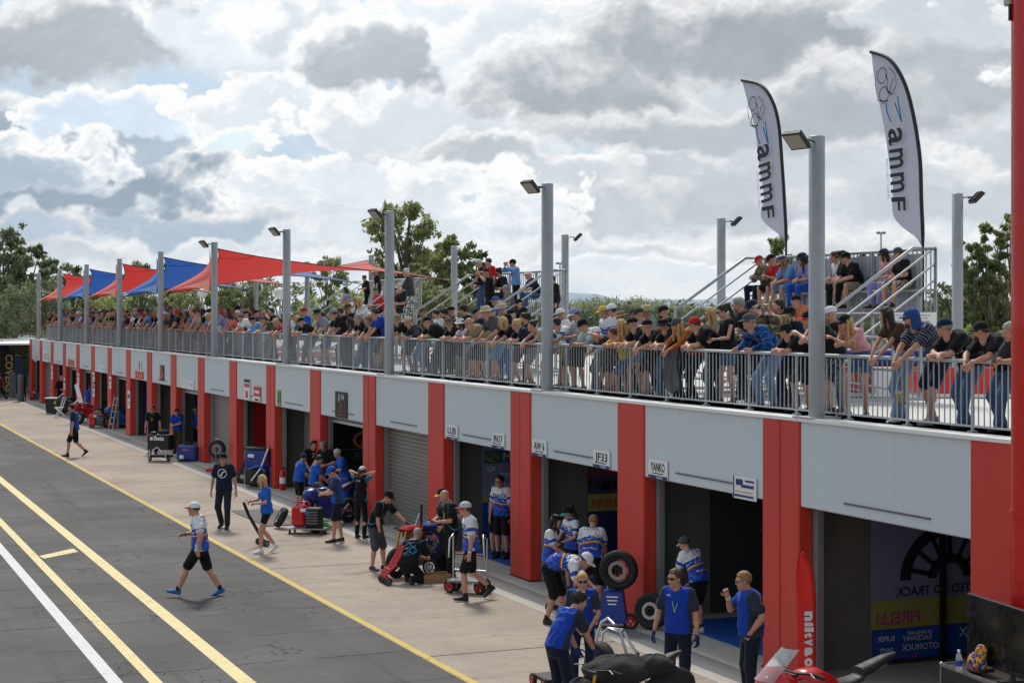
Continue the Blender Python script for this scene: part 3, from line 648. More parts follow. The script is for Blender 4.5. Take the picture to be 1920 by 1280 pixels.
# ------------------------------------------------------------------ people: one blended surface per body, posed by a small skeleton
def smin(a, b, k):
    h = np.clip(.5 + .5 * (b - a) / k, 0, 1); return b + (a - b) * h - k * h * (1 - h)
class Field:
    def __init__(s, lo, hi, vox):
        s.lo = np.array(lo, 'f') - 2 * vox; s.vox = vox; n = np.ceil((np.array(hi) + 2 * vox - s.lo) / vox).astype(int) + 1
        s.f = np.full(n, .5, 'f'); s.ax = [s.lo[i] + vox * np.arange(n[i], dtype='f') for i in range(3)]
    def sub(s, lo, hi):
        sl = []
        for i in range(3):
            a = int(max(0, math.floor((lo[i] - s.lo[i]) / s.vox))); b = int(min(s.f.shape[i], math.ceil((hi[i] - s.lo[i]) / s.vox) + 1))
            if b <= a: return None, None
            sl.append(slice(a, b))
        return tuple(sl), [s.ax[0][sl[0]][:, None, None], s.ax[1][sl[1]][None, :, None], s.ax[2][sl[2]][None, None, :]]
    def put(s, sl, d, k, sub=False):
        if sub: s.f[sl] = -smin(-s.f[sl], d, k)
        else: s.f[sl] = smin(s.f[sl], d, k)
    def cone(s, a, b, ra, rb, k=.03, dep=None, e=1.0, sub=False):
        a = np.array(a, 'f'); b = np.array(b, 'f'); R = max(ra, rb) + k + .05
        sl, X = s.sub(np.minimum(a, b) - R, np.maximum(a, b) + R)
        if sl is None: return
        ba = b - a; L2 = float(ba @ ba) + 1e-9; q = [X[i] - a[i] for i in range(3)]
        t = np.clip((q[0] * ba[0] + q[1] * ba[1] + q[2] * ba[2]) / L2, 0, 1)
        r = [q[i] - t * ba[i] for i in range(3)]; d2 = r[0] ** 2 + r[1] ** 2 + r[2] ** 2
        if dep is not None: d2 = d2 + (e * e - 1) * (r[0] * dep[0] + r[1] * dep[1] + r[2] * dep[2]) ** 2
        s.put(sl, np.sqrt(d2) - (ra + (rb - ra) * t), k, sub)
    def ell(s, c, r, k=.02, sub=False):
        c = np.array(c, 'f'); r = np.array(r, 'f'); sl, X = s.sub(c - r - k - .04, c + r + k + .04)
        if sl is None: return
        q = np.sqrt(sum(((X[i] - c[i]) / r[i]) ** 2 for i in range(3))); s.put(sl, (q - 1) * float(r.min()), k, sub)
    def cut(s, p, n):       # keep the side the normal points away from
        d = sum((s.ax[i].reshape([-1 if j == i else 1 for j in range(3)]) - p[i]) * n[i] for i in range(3)); s.f = np.maximum(s.f, d)
    def mesh(s):
        f = s.f; ins = f < 0; nx, ny, nz = f.shape
        cs = [(i, j, k) for i in (0, 1) for j in (0, 1) for k in (0, 1)]
        get = lambda A, c: A[c[0]:nx - 1 + c[0], c[1]:ny - 1 + c[1], c[2]:nz - 1 + c[2]]
        cnt = sum(get(ins, c).astype('i1') for c in cs); mask = (cnt > 0) & (cnt < 8); ijk = np.argwhere(mask)
        if not len(ijk): return np.zeros((0, 3)), np.zeros((0, 4), int)
        val = {c: get(f, c)[mask] for c in cs}; acc = np.zeros((len(ijk), 3)); num = np.zeros(len(ijk))
        for c in cs:
            for ax in range(3):
                if c[ax]: continue
                d = list(c); d[ax] = 1; d = tuple(d); va, vb = val[c], val[d]; m = (va < 0) != (vb < 0)
                t = np.where(m, va / np.where(m, va - vb, 1), 0); p = np.array(c, float)[None, :].repeat(len(ijk), 0); p[:, ax] += t
                acc += p * m[:, None]; num += m
        V = s.lo + s.vox * (ijk + acc / num[:, None]); ID = np.full(mask.shape, -1, int); ID[mask] = np.arange(len(ijk)); F = []
        for ax in range(3):
            a, b = [(1, 2), (2, 0), (0, 1)][ax]
            sa_ = [slice(1, -1)] * 3; sa_[ax] = slice(0, -1); sb_ = [slice(1, -1)] * 3; sb_[ax] = slice(1, None)
            A = ins[tuple(sa_)]; B = ins[tuple(sb_)]; e = np.argwhere(A != B)
            if not len(e): continue
            g = e + 1; g[:, ax] -= 1; flip = ~A[tuple(e.T)]
            def cell(da, db):
                h = g.copy(); h[:, a] += da; h[:, b] += db; return ID[tuple(h.T)]
            q = np.stack([cell(-1, -1), cell(0, -1), cell(0, 0), cell(-1, 0)], 1); q[flip] = q[flip][:, ::-1]; F.append(q)
        return V, np.concatenate(F)
def blocks_mesh(name, blocks, mats, attr=None):
    # blocks: (vertices, faces (n,3|4), material slot)
    V = []; lv = []; lt = []; mi = []; o = 0
    for v, f, m in blocks:
        f = np.asarray(f); V.append(np.asarray(v, 'f')); lv.append((f + o).ravel()); lt += [f.shape[1]] * len(f); mi += ([m] * len(f) if np.isscalar(m) else list(m)); o += len(v)
    V = np.concatenate(V); lv = np.concatenate(lv).astype('i'); lt = np.array(lt, 'i'); me = bpy.data.meshes.new(name)
    me.vertices.add(len(V)); me.vertices.foreach_set('co', V.astype('f').ravel()); me.loops.add(len(lv)); me.loops.foreach_set('vertex_index', lv)
    me.polygons.add(len(lt)); ls = np.concatenate([[0], np.cumsum(lt)[:-1]]).astype('i'); me.polygons.foreach_set('loop_start', ls); me.polygons.foreach_set('loop_total', lt)
    me.polygons.foreach_set('material_index', np.array(mi, 'i')); me.polygons.foreach_set('use_smooth', np.ones(len(lt), bool)); me.update(); me.validate()
    for m in mats: me.materials.append(m)
    if attr is not None:
        at = me.attributes.new('suit', 'FLOAT_VECTOR', 'POINT'); at.data.foreach_set('vector', np.asarray(attr, 'f').ravel())
    return me
def smooth(V, F, it=1, k=.5):
    for _ in range(it):
        S = np.zeros_like(V); C = np.zeros(len(V))
        for a in range(4):
            b = (a + 1) % 4
            np.add.at(S, F[:, a], V[F[:, b]]); np.add.at(C, F[:, a], 1); np.add.at(S, F[:, b], V[F[:, a]]); np.add.at(C, F[:, b], 1)
        V = V + k * (S / np.maximum(C, 1)[:, None] - V)
    return V
# --- templates in head space: x forward, y left, z up, centre of the head at 0
def t_head():
    f = Field((-.13, -.12, -.2), (.14, .12, .13), .0075)
    f.ell((-.012, 0, .028), (.098, .077, .09), .02); f.ell((.028, 0, -.035), (.062, .058, .075), .03)
    f.cone((.03, .03, -.07), (.066, .0, -.1), .03, .02, .02); f.cone((.03, -.03, -.07), (.066, 0, -.1), .03, .02, .02)
    f.cone((.08, 0, .012), (.101, 0, -.028), .007, .013, .012); f.cone((.074, .045, .026), (.074, -.045, .026), .013, .013, .015)
    for s in (-1, 1):
        f.ell((.096, s * .031, .004), (.016, .016, .011), .012, True); f.ell((.058, s * .045, -.03), (.03, .02, .026), .03); f.ell((-.002, s * .077, -.008), (.02, .011, .032), .008)
        f.cone((.092, s * .009, -.03), (.09, s * .011, -.032), .009, .008, .006)
    f.ell((.082, 0, -.064), (.012, .024, .007), .008); f.ell((.081, 0, -.073), (.011, .02, .007), .006)
    f.cone((-.015, 0, -.08), (-.035, 0, -.16), .056, .058, .03)
    V, F = f.mesh(); V = smooth(V, F, 1, .3); c = V[F].mean(1)
    m = np.zeros(len(F), int); m[(c[:, 0] > .082) & (np.abs(c[:, 1]) < .022) & (c[:, 2] < -.058) & (c[:, 2] > -.079)] = 1
    b = [(V, F, m)]
    for s in (-1, 1):
        g = MB(); g.ball((.081, s * .031, .004), (.011, .013, .0085), None, 8, 6); b.append((np.array(g.v), np.array(g.f), 2))
        g = MB(); g.ball((.0895, s * .031, .004), (.0045, .006, .006), None, 8, 6); b.append((np.array(g.v), np.array(g.f), 3))
        g = MB(); g.ball((.087, s * .033, .026), (.008, .02, .0045), None, 8, 4); b.append((np.array(g.v), np.array(g.f), 3))
    return b
def t_hair(style):
    f = Field((-.24, -.17, -.46), (.14, .17, .2), .0105)
    f.ell((-.016, 0, .034), (.11, .089, .102), .02)
    if style == 'short': f.cut((.045, 0, .05), (.75, 0, -.66)); f.cut((-.02, 0, -.07), (-.1, 0, -1))
    elif style == 'crop': f.cut((.05, 0, .055), (.7, 0, -.72)); f.cut((-.05, 0, -.02), (.25, 0, -.97))
    elif style == 'curly':
        for i in range(44):
            a = i * 2.4; z = -.3 + 1.25 * i / 44; r = math.sqrt(max(0, 1 - z * z)); f.ell((-.02 + .098 * r * math.cos(a), .086 * r * math.sin(a), .045 + .1 * z), (.026, .026, .024), .012)
        f.cut((.06, 0, .05), (.75, 0, -.66)); f.cut((-.02, 0, -.08), (-.1, 0, -1))
    else:
        f.cut((.045, 0, .05), (.75, 0, -.66))
        if style in ('long', 'shoulder'):
            e = -.38 if style == 'long' else -.2
            for y in (-.075, -.04, 0, .04, .075): f.cone((-.06 - .02 * math.cos(y * 15), y, .02), (-.075 - .03 * math.cos(y * 15), y * 1.15, e), .042, .03, .03)
            for s in (-1, 1): f.cone((.01, s * .082, .02), (.03, s * .1, e * .8), .026, .02, .02)
        elif style == 'pony': f.cone((-.1, 0, .09), (-.15, 0, .07), .03, .04, .02); f.cone((-.15, 0, .07), (-.17, 0, -.2), .042, .02, .02); f.cut((-.02, 0, -.22), (0, 0, -1))
        elif style == 'bun': f.ell((-.115, 0, .09), (.05, .05, .05), .02); f.cut((-.02, 0, -.075), (-.1, 0, -1))
    V, F = f.mesh()
    V = V + .004 * np.sin(V[:, [1, 2, 0]] * 160 + V[:, [2, 0, 1]] * 90); return [(V, F, 0)]
def t_beard():
    f = Field((-.05, -.1, -.17), (.13, .1, .02), .009); f.ell((.032, 0, -.05), (.066, .063, .078), .02); f.cone((.05, 0, -.09), (.075, 0, -.11), .03, .025, .02)
    f.cut((.05, 0, -.045), (.35, 0, .94)); f.cut((.0, 0, 0), (-1, 0, .2)); f.ell((.1, 0, -.066), (.03, .026, .012), .008, True); V, F = f.mesh(); return [(V, F, 0)]
def mbb(g, m=0): return [(np.array(g.v), np.array([q for q in g.f if len(q) == n]), m) for n in (3, 4) if any(len(q) == n for q in g.f)]
def t_hat(kind):
    g = MB(); g2 = MB()
    def dome(rx, ry, rz, z0, cx=-.014, top=1.0, m=g):
        def fn(u, v):
            a = 2 * math.pi * u; b = v * math.pi / 2; c = math.cos(b) ** top
            return (cx + rx * c * math.cos(a), ry * c * math.sin(a), z0 + rz * math.sin(b))
        m.grid(fn, 20, 7, None)
    if kind in ('cap', 'capback'):
        dome(.116, .096, .108, .03, top=.8); q = 1 if kind == 'cap' else -1
        def br(u, v, dz):
            a = (u - .5) * 2.5; r = 1 + v * .72 * math.cos(a) ** .8
            return (-.014 + q * .114 * math.cos(a) * r, .096 * math.sin(a) * (1 + .1 * v), .036 - .016 * v - .018 * (2 * (u - .5)) ** 2 + dz)
        g2.grid(lambda u, v: br(u, v, .006), 12, 4, None); g2.grid(lambda u, v: br(1 - u, v, -.002), 12, 4, None)
        g2.grid(lambda u, v: br(u, 1, -.002 + .008 * v), 12, 1, None)
        g.ball((-.014, 0, .14), (.008, .008, .005), None, 6, 4)
    elif kind in ('bucket', 'brim', 'straw'):
        w, sl, h = {'bucket': (.055, -.04, .085), 'brim': (.075, -.012, .11), 'straw': (.105, -.02, .105)}[kind]
        dome(.115, .097, h, .03, top=.45)
        def bb(u, v, dz):
            a = 2 * math.pi * u; return (-.014 + (.112 + w * v) * math.cos(a), (.094 + w * v) * math.sin(a), .038 + sl * v + .012 * v * math.cos(2 * a) + dz)
        g2.grid(lambda u, v: bb(1 - u, v, .004), 24, 4, None); g2.grid(lambda u, v: bb(u, v, -.004), 24, 4, None); g2.grid(lambda u, v: bb(u, 1, -.004 + .008 * v), 24, 1, None)
    elif kind == 'legion':
        dome(.116, .096, .108, .03, top=.8)
        def br(u, v, dz):
            a = (u - .5) * 2.5; r = 1 + v * .72 * math.cos(a) ** .8
            return (-.014 + .114 * math.cos(a) * r, .096 * math.sin(a) * (1 + .1 * v), .036 - .016 * v + dz)
        g2.grid(lambda u, v: br(u, v, .006), 12, 4, None); g2.grid(lambda u, v: br(1 - u, v, -.002), 12, 4, None)
        def fl(u, v, d):
            a = math.pi / 2 - .35 + u * (math.pi + .7); return (-.014 + (.113 + .012 * v + d) * math.cos(a), (.095 + .016 * v + d) * math.sin(a), .05 - .2 * v)
        g.grid(lambda u, v: fl(u, v, 0), 16, 6, None); g.grid(lambda u, v: fl(1 - u, v, -.006), 16, 6, None)
    elif kind == 'beanie': dome(.116, .098, .125, .02, cx=-.02, top=.7); g.lathe([(.105, .01), (.12, .015), (.12, .055), (.105, .06)], None, 20, Matrix.Translation((-.018, 0, 0)) @ Matrix.Diagonal((1, .86, 1, 1)))
    elif kind == 'band': g.lathe([(.098, .045), (.112, .05), (.112, .1), (.09, .12)], None, 20, Matrix.Translation((-.016, 0, 0)) @ Matrix.Diagonal((1, .84, 1, 1)))
    elif kind == 'headset':
        for s in (-1, 1):
            g.ball((0, s * .096, 0), (.036, .022, .045), None, 10, 8)
        g.tube([(0, .1 * math.cos(a), .03 + .105 * math.sin(a)) for a in [math.pi * i / 10 for i in range(11)]], .011, None, 6); g2.tube([(.02, .1, -.02), (.09, .08, -.06), (.115, .03, -.07)], .006, None, 5)
    return mbb(g, 0) + (mbb(g2, 1) if g2.v else [])
def t_glasses():
    g = MB()
    for s in (-1, 1):
        g.ball((.098, s * .033, .005), (.007, .029, .019), None, 12, 8); g.tube([(.098, s * .058, .012), (.07, s * .074, .012), (-.01, s * .083, .008)], .004, None, 5)
    g.tube([(.104, .012, .01), (.104, -.012, .01)], .004, None, 5); return mbb(g)
def t_hand(curl):
    # x towards the finger tips, z the back of the hand, y the thumb's side
    f = Field((-.06, -.07, -.11), (.2, .1, .05), .0058)
    for y in (-.026, -.009, .009, .026): f.cone((-.01, y * .75, 0), (.085, y, 0), .016, .0125, .012)
    f.cone((-.05, 0, 0), (.01, 0, 0), .026, .027, .02, (0, 0, 1), 1.25)
    for y, l, ex in ((.029, .07, 0), (.0095, .08, .05), (-.0105, .074, .1), (-.029, .058, .18)):
        p = np.array((.085, y, 0.)); a = -curl * .6
        for j, q in enumerate((.44, .32, .24)):
            a -= (curl + ex) * (.5 if j == 0 else .9); n = p + l * q * np.array((math.cos(a), .03 * (1 if y > 0 else -1), math.sin(a))); f.cone(p, n, .0095 - .001 * j, .0088 - .001 * j, .004); p = n
    p = np.array((.012, .03, -.008))
    for v, l, r in (((.6, .72, -.25), .045, .0125), ((.85, .35, -.35 - .3 * curl), .035, .011), ((.9, .05, -.4 - .3 * curl), .028, .0098)):
        v = np.array(v); n = p + v / np.linalg.norm(v) * l; f.cone(p, n, r, r - .001, .008); p = n
    V, F = f.mesh(); return V, F
def t_shoe():
    up = []; n = 12; V = []; F = []
    secs = [(-.075, .026, .07, .0), (-.06, .036, .1, 0), (-.02, .038, .105, 0), (.03, .04, .09, 0), (.08, .045, .07, 0), (.13, .047, .055, 0), (.17, .04, .045, .004), (.195, .022, .032, .008)]
    for x, w, h, z0 in secs:
        for j in range(n):
            a = 2 * math.pi * j / n; c, s = math.cos(a), math.sin(a); V.append((x, w * (abs(c) ** .75) * (1 if c > 0 else -1), z0 + .004 + h * (.5 + .5 * s) if s > 0 else z0 + h * .5 * max(0, 1 + 1.25 * s)))
    k = len(secs)
    for i in range(k - 1):
        for j in range(n): F.append((i * n + j, (i + 1) * n + j, (i + 1) * n + (j + 1) % n, i * n + (j + 1) % n))
    V = np.array(V); F = np.array(F); c = V[F].mean(1); m = np.where(c[:, 2] < .02, 1, 0)
    T3 = [(0, j + 1, j) for j in range(1, n - 1)]; T4 = [((k - 1) * n, (k - 1) * n + j, (k - 1) * n + j + 1) for j in range(1, n - 1)]
    g = MB(); g.tube([(-.012, 0, .07), (-.008, 0, .15)], [.046, .044], None, 10)
    sock = [(np.array(g.v), np.array([q for q in g.f if len(q) == 4]), 2)]
    return [(V, F[:, ::-1], m), (V, np.array(T3)[:, ::-1], 0), (V, np.array(T4)[:, ::-1], 0)], sock
TPL = {}
def tpl(k, fn, *a):
    if (k, a) not in TPL: TPL[(k, a)] = fn(*a)
    return TPL[(k, a)]
def xf(blocks, M):
    R = np.array(M.to_3x3()); t = np.array(M.translation); return [(np.asarray(v) @ R.T + t, f, m) for v, f, m in blocks]
# --- materials for people
def skinmat(t):
    key = ('skin', t)
    if key in MATS: return MATS[key]
    m, nt, b = newmat('skin'); MATS[key] = m
    c = {0: rgb(196, 150, 128), 1: rgb(174, 124, 100), 2: rgb(140, 96, 76), 3: rgb(108, 72, 54)}[t]; co = objco(nt)
    L(nt, mix(nt, step(nt, noise(nt, co, 14, 3), .4, .7), c, tuple(x * y for x, y in zip(c, (1.0, .82, .78)))), b.inputs['Base Color'])
    b.inputs['Roughness'].default_value = .5; b.inputs['Specular IOR Level'].default_value = .35; b.inputs['Subsurface Weight'].default_value = .0; return m
def lipm(): return pm(rgb(160, 92, 82), .5)
EYEW = pm(rgb(225, 222, 215), .3); EYED = pm((.02, .014, .01), .3)
def cloth(kind, c1, c2=None, c3=None):
    key = ('cloth', kind, c1, c2, c3)
    if key in MATS: return MATS[key]
    m, nt, b = newmat('cloth'); MATS[key] = m
    C = [rgb(*c) if c else rgb(200, 200, 200) for c in (c1, c2, c3)]
    at = N(nt, 'ShaderNodeAttribute'); at.attribute_name = 'suit'; sv = at.outputs['Vector']; sp = N(nt, 'ShaderNodeSeparateXYZ'); L(nt, sv, sp.inputs[0]); X, Y, Z = sp.outputs
    co = objco(nt); n = noise(nt, co, 9, 4, .6); col = None
    def band(v, a, b_): return mth(nt, 'MULTIPLY', mth(nt, 'GREATER_THAN', v, a), mth(nt, 'LESS_THAN', v, b_))
    if kind == 'plain': col = mix(nt, 0.0, C[0], C[0])
    elif kind == 'stripes': col = mix(nt, mth(nt, 'GREATER_THAN', mth(nt, 'FRACT', mth(nt, 'MULTIPLY', Z, 26)), .72), C[0], C[1])
    elif kind == 'plaid':
        a = mth(nt, 'GREATER_THAN', mth(nt, 'FRACT', mth(nt, 'MULTIPLY', Z, 9)), .55); d = mth(nt, 'GREATER_THAN', mth(nt, 'FRACT', mth(nt, 'MULTIPLY', mth(nt, 'ADD', X, Y), 9)), .55)
        col = mix(nt, mth(nt, 'MULTIPLY', a, .75), C[0], C[1]); col = mix(nt, mth(nt, 'MULTIPLY', d, .6), col, C[1])
        e = mth(nt, 'MAXIMUM', band(mth(nt, 'FRACT', mth(nt, 'MULTIPLY', Z, 9)), .2, .28), band(mth(nt, 'FRACT', mth(nt, 'MULTIPLY', mth(nt, 'ADD', X, Y), 9)), .2, .28)); col = mix(nt, e, col, C[2])
    elif kind == 'camo':
        col = mix(nt, step(nt, noise(nt, co, 16, 2), .48, .5), C[0], C[1]); col = mix(nt, step(nt, noise(nt, co, 22, 2, .5, .4), .56, .58), col, C[2])
    elif kind == 'floral': col = mix(nt, step(nt, noise(nt, co, 34, 2), .55, .58), C[0], C[1])
    elif kind == 'yoke':          # C2 on the shoulders and sleeves, C1 on the body
        col = mix(nt, mth(nt, 'GREATER_THAN', mth(nt, 'ABSOLUTE', X), .178), C[0], C[1])
    elif kind == 'panel':         # swoops of C2 at the shoulders
        r = mth(nt, 'ADD', mth(nt, 'ABSOLUTE', X), mth(nt, 'MULTIPLY', Z, .5)); col = mix(nt, band(r, .355, .395), C[0], C[1])
        col = mix(nt, band(mth(nt, 'ABSOLUTE', mth(nt, 'ADD', mth(nt, 'ABSOLUTE', X), Z)), .20, .225), col, C[1])
    elif kind == 'race':
        wv = mth(nt, 'MULTIPLY_ADD', mth(nt, 'SINE', mth(nt, 'MULTIPLY', X, 11)), .02, Z)
        slv = mth(nt, 'GREATER_THAN', mth(nt, 'ABSOLUTE', X), .2)
        col = mix(nt, mth(nt, 'MAXIMUM', mth(nt, 'GREATER_THAN', wv, .33), slv), rgb(28, 74, 178), rgb(226, 228, 234))
        nb = mth(nt, 'SUBTRACT', 1, slv)
        col = mix(nt, mth(nt, 'MULTIPLY', band(wv, .20, .222), nb), col, rgb(232, 206, 52)); col = mix(nt, mth(nt, 'MULTIPLY', band(wv, .18, .2), nb), col, rgb(196, 44, 44))
        col = mix(nt, mth(nt, 'MULTIPLY', mth(nt, 'LESS_THAN', wv, .15), step(nt, noise(nt, sv, 20, 3, .5, 1), .5, .6)), col, rgb(52, 112, 214))
        sb = mth(nt, 'MULTIPLY', slv, band(Z, .27, .335)); col = mix(nt, sb, col, rgb(40, 84, 170))
        tx = step(nt, noise(nt, sv, 48, 2), .56, .6); col = mix(nt, mth(nt, 'MULTIPLY', tx, mth(nt, 'MULTIPLY', nb, band(wv, .25, .30))), col, rgb(235, 236, 240))
        col = mix(nt, mth(nt, 'MULTIPLY', tx, mth(nt, 'MULTIPLY', nb, band(wv, .06, .1))), col, rgb(190, 60, 80))
    col = mix(nt, 1.0, col, mth(nt, 'MULTIPLY_ADD', n, .36, .80), 'MULTIPLY')
    L(nt, col, b.inputs['Base Color']); b.inputs['Roughness'].default_value = .85; b.inputs['Specular IOR Level'].default_value = .2; b.inputs['Sheen Weight'].default_value = .08
    bp = N(nt, 'ShaderNodeBump'); bp.inputs['Strength'].default_value = .55; bp.inputs['Distance'].default_value = .03
    mp = N(nt, 'ShaderNodeMapping'); L(nt, co, mp.inputs['Vector']); mp.inputs['Scale'].default_value = (1.3, 1.3, .8); mp.inputs['Rotation'].default_value = (.5, .3, 0)
    L(nt, noise(nt, mp.outputs[0], 8, 3, .5, 1.5), bp.inputs['Height']); L(nt, bp.outputs[0], b.inputs['Normal']); return m
def hairmat(c): return pm(rgb(*c), .55, 0, .25, 30, .5, 60)
# --- skeleton
V3 = lambda *a: np.array(a, float)
def unit(v): return v / (np.linalg.norm(v) + 1e-9)
def ik(a, c, l1, l2, pole):
    d = c - a; D = np.linalg.norm(d); D2 = min(max(D, abs(l1 - l2) + .02), l1 + l2 - .004); u = d / (D + 1e-9); c = a + u * D2
    x = (l1 * l1 - l2 * l2 + D2 * D2) / (2 * D2); h = math.sqrt(max(0, l1 * l1 - x * x)); p = pole - u * (pole @ u); p = unit(p)
    return a + u * x + p * h, c
def skel(p):
    px, pz = p.get('pel', (0, .985)); P = V3(px, p.get('py', 0), pz); l0, l1 = (math.radians(q) for q in (p.get('lean0', 2), p.get('lean', 4))); tw = math.radians(p.get('twist', 0)); sd = math.radians(p.get('side', 0))
    def up(l): return unit(V3(math.sin(l), math.sin(sd), math.cos(l)))
    u0, u1 = up(l0), up(l1); W_ = P + .17 * u0; Nk = W_ + .355 * u1
    lat0 = V3(0, 1, 0); lat = V3(-math.sin(tw), math.cos(tw), 0); lat = unit(lat - u1 * (lat @ u1)); dep0 = np.cross(lat0, u0); dep = np.cross(lat, u1)
    sw = p.get('sw', .165); S = [Nk - .055 * u1 + s * sw * lat + (.03 * dep) * p.get('shrug', 0) for s in (1, -1)]; S = [q + V3(0, 0, p.get('shz', 0)) for q in S]
    H = [P - .035 * u0 + s * .09 * lat0 for s in (1, -1)]
    ft = p.get('feet', ((0, .11, 0, 8), (0, -.11, 0, -8))); K = []; A = []; FT = []
    for i, (fx, fy, fz, yw) in enumerate(ft):
        a = V3(fx, fy, fz + .085); y = math.radians(yw); kp = p.get('knee', (None, None))[i]; kp = V3(math.cos(y), math.sin(y) + .15 * (1, -1)[i], .1) if kp is None else V3(*kp)
        k, a2 = ik(H[i], a, .44, .43, kp); K.append(k); A.append(a2); pit = p.get('toe', (0, 0))[i]; FT.append((a2, y, math.radians(pit)))
    hd = p.get('hands', ((.05, .27, .82), (.05, -.27, .82))); E = []; Wr = []
    for i, h in enumerate(hd):
        pl = p.get('elbow', (None, None))[i]; pl = V3(-.5, .7 * (1, -1)[i], -.3) if pl is None else V3(*pl); e, w = ik(S[i], V3(*h), .30, .265, pl); E.append(e); Wr.append(w)
    hy, hp = math.radians(p.get('hy', 0)), math.radians(p.get('hp', 0)); hr = math.radians(p.get('hr', 0))
    nd = unit(.65 * u1 + .35 * V3(0, 0, 1) + .25 * V3(math.cos(hy), math.sin(hy), 0) * max(0, math.sin(hp + .2))); hc = Nk + .07 * nd + V3(0, 0, .075) + .045 * V3(math.cos(hy), math.sin(hy), 0) + .03 * dep
    HM = Matrix.Translation(Vector(hc)) @ Matrix.Rotation(hy, 4, 'Z') @ Matrix.Rotation(hp, 4, 'Y') @ Matrix.Rotation(hr, 4, 'X')
    return dict(P=P, W=W_, N=Nk, S=S, H=H, K=K, A=A, FT=FT, E=E, Wr=Wr, HM=HM, u0=u0, u1=u1, lat=lat, lat0=lat0, dep=dep, dep0=dep0, hc=hc)
def fig_torso(f, s, g, fem, infl=0.0, hem=None, bust=True):
    i = infl
    f.cone(s['P'] + .03 * s['u0'], s['W'], .165 * g + i, (.135 if fem else .15) * g + i, .05, s['dep0'], 1.42 if g < 1.12 else 1.15)
    f.cone(s['W'], s['N'] - .15 * s['u1'], (.132 if fem else .155) * g + i, (.148 if fem else .165) * min(g, 1.08) + i, .05, s['dep'], 1.45 if g < 1.12 else 1.2)
    for k in (0, 1): f.cone(s['N'] - .11 * s['u1'] + (.06 if k == 0 else -.06) * s['lat'], s['S'][k] - .02 * s['lat'] * (1, -1)[k] - .015 * s['u1'], .085 + i, .062 + i, .06)
    if fem and bust:
        for q in (1, -1): f.cone(s['N'] - .2 * s['u1'] + .07 * q * s['lat'] + .06 * s['dep'], s['N'] - .21 * s['u1'] + .068 * q * s['lat'] + .085 * s['dep'], .06 + i, .05 + i, .05)
    if hem: f.cone(s['P'] + .05 * s['u0'], s['P'] - (hem + .05) * s['u0'], .168 * g + i, .196 * g + i, .03, s['dep0'], 1.36)
def lerp(a, b, t): return a + (b - a) * t
def bounds(s, pad=.2):
    q = np.array([s['P'], s['W'], s['N'], s['hc'], *s['S'], *s['H'], *s['K'], *s['A'], *s['E'], *s['Wr']]); return q.min(0) - pad, q.max(0) + pad
def suit_attr(V, s, sleeve_pts):
    q = V - s['P']; z = q @ s['u1']; x = (V - s['N']) @ s['lat']; y = (V - s['N']) @ s['dep']; A = np.stack([x, y, z], 1)
    q0 = q @ s['u0']; lo = q0 < .17; A[lo, 2] = q0[lo]
    for i, (a, b) in enumerate(sleeve_pts):
        ba = b - a; t = np.clip(((V - a) @ ba) / (ba @ ba), 0, 1); d = np.linalg.norm(V - a - t[:, None] * ba, axis=1); on = (d < .085) & (t > .12)
        A[on, 0] = (.24 + .3 * t[on]) * (1, -1)[i]; A[on, 2] = .46 - .3 * t[on] * np.linalg.norm(ba) / .3
    return A
def deco(sh, s, items, scale):
    # lettering laid on the cloth: list of (text, size, centre along the spine, side, colour[, lat offset])
    me = sh.data; bv = BVHTree.FromPolygons([v.co for v in me.vertices], [p.vertices for p in me.polygons])
    for it in items:
        txt, size, zc, side, col = it[:5]; lo = it[5] if len(it) > 5 else 0; rot = it[6] if len(it) > 6 else 0
        dirv = Vector(s['dep'] if side == 'front' else -s['dep']); lat = Vector(s['lat']) * (1 if side == 'front' else -1); up = Vector(s['u1']); c0 = Vector(s['P']) + up * zc
        if txt.startswith('@'):
            g = MB(); icon(g, txt, None); vs, fs = g.v, g.f
        else: vs, fs = text_geo(txt, .012, 0)
        w = (min(v[0] for v in vs) + max(v[0] for v in vs)) / 2 if not txt.startswith('@') else 0
        m = pm(rgb(*col), .7); nv = []
        for v in vs:
            p = c0 + lat * ((v[0] - w) * size + lo * (1 if side == 'front' else -1)) + up * v[1] * size
            hit = bv.ray_cast((p + dirv * .6) * scale, -dirv); nv.append(hit[0] + dirv * .011 if hit[0] is not None else None)
        ok = [f for f in fs if all(nv[k] is not None for k in f)]
        if not ok: continue
        b = MB(); b.add([x if x is not None else Vector((0, 0, 0)) for x in nv], ok, m); o = b.obj('lettering', sh)
        for pol in o.data.polygons: pol.use_smooth = True
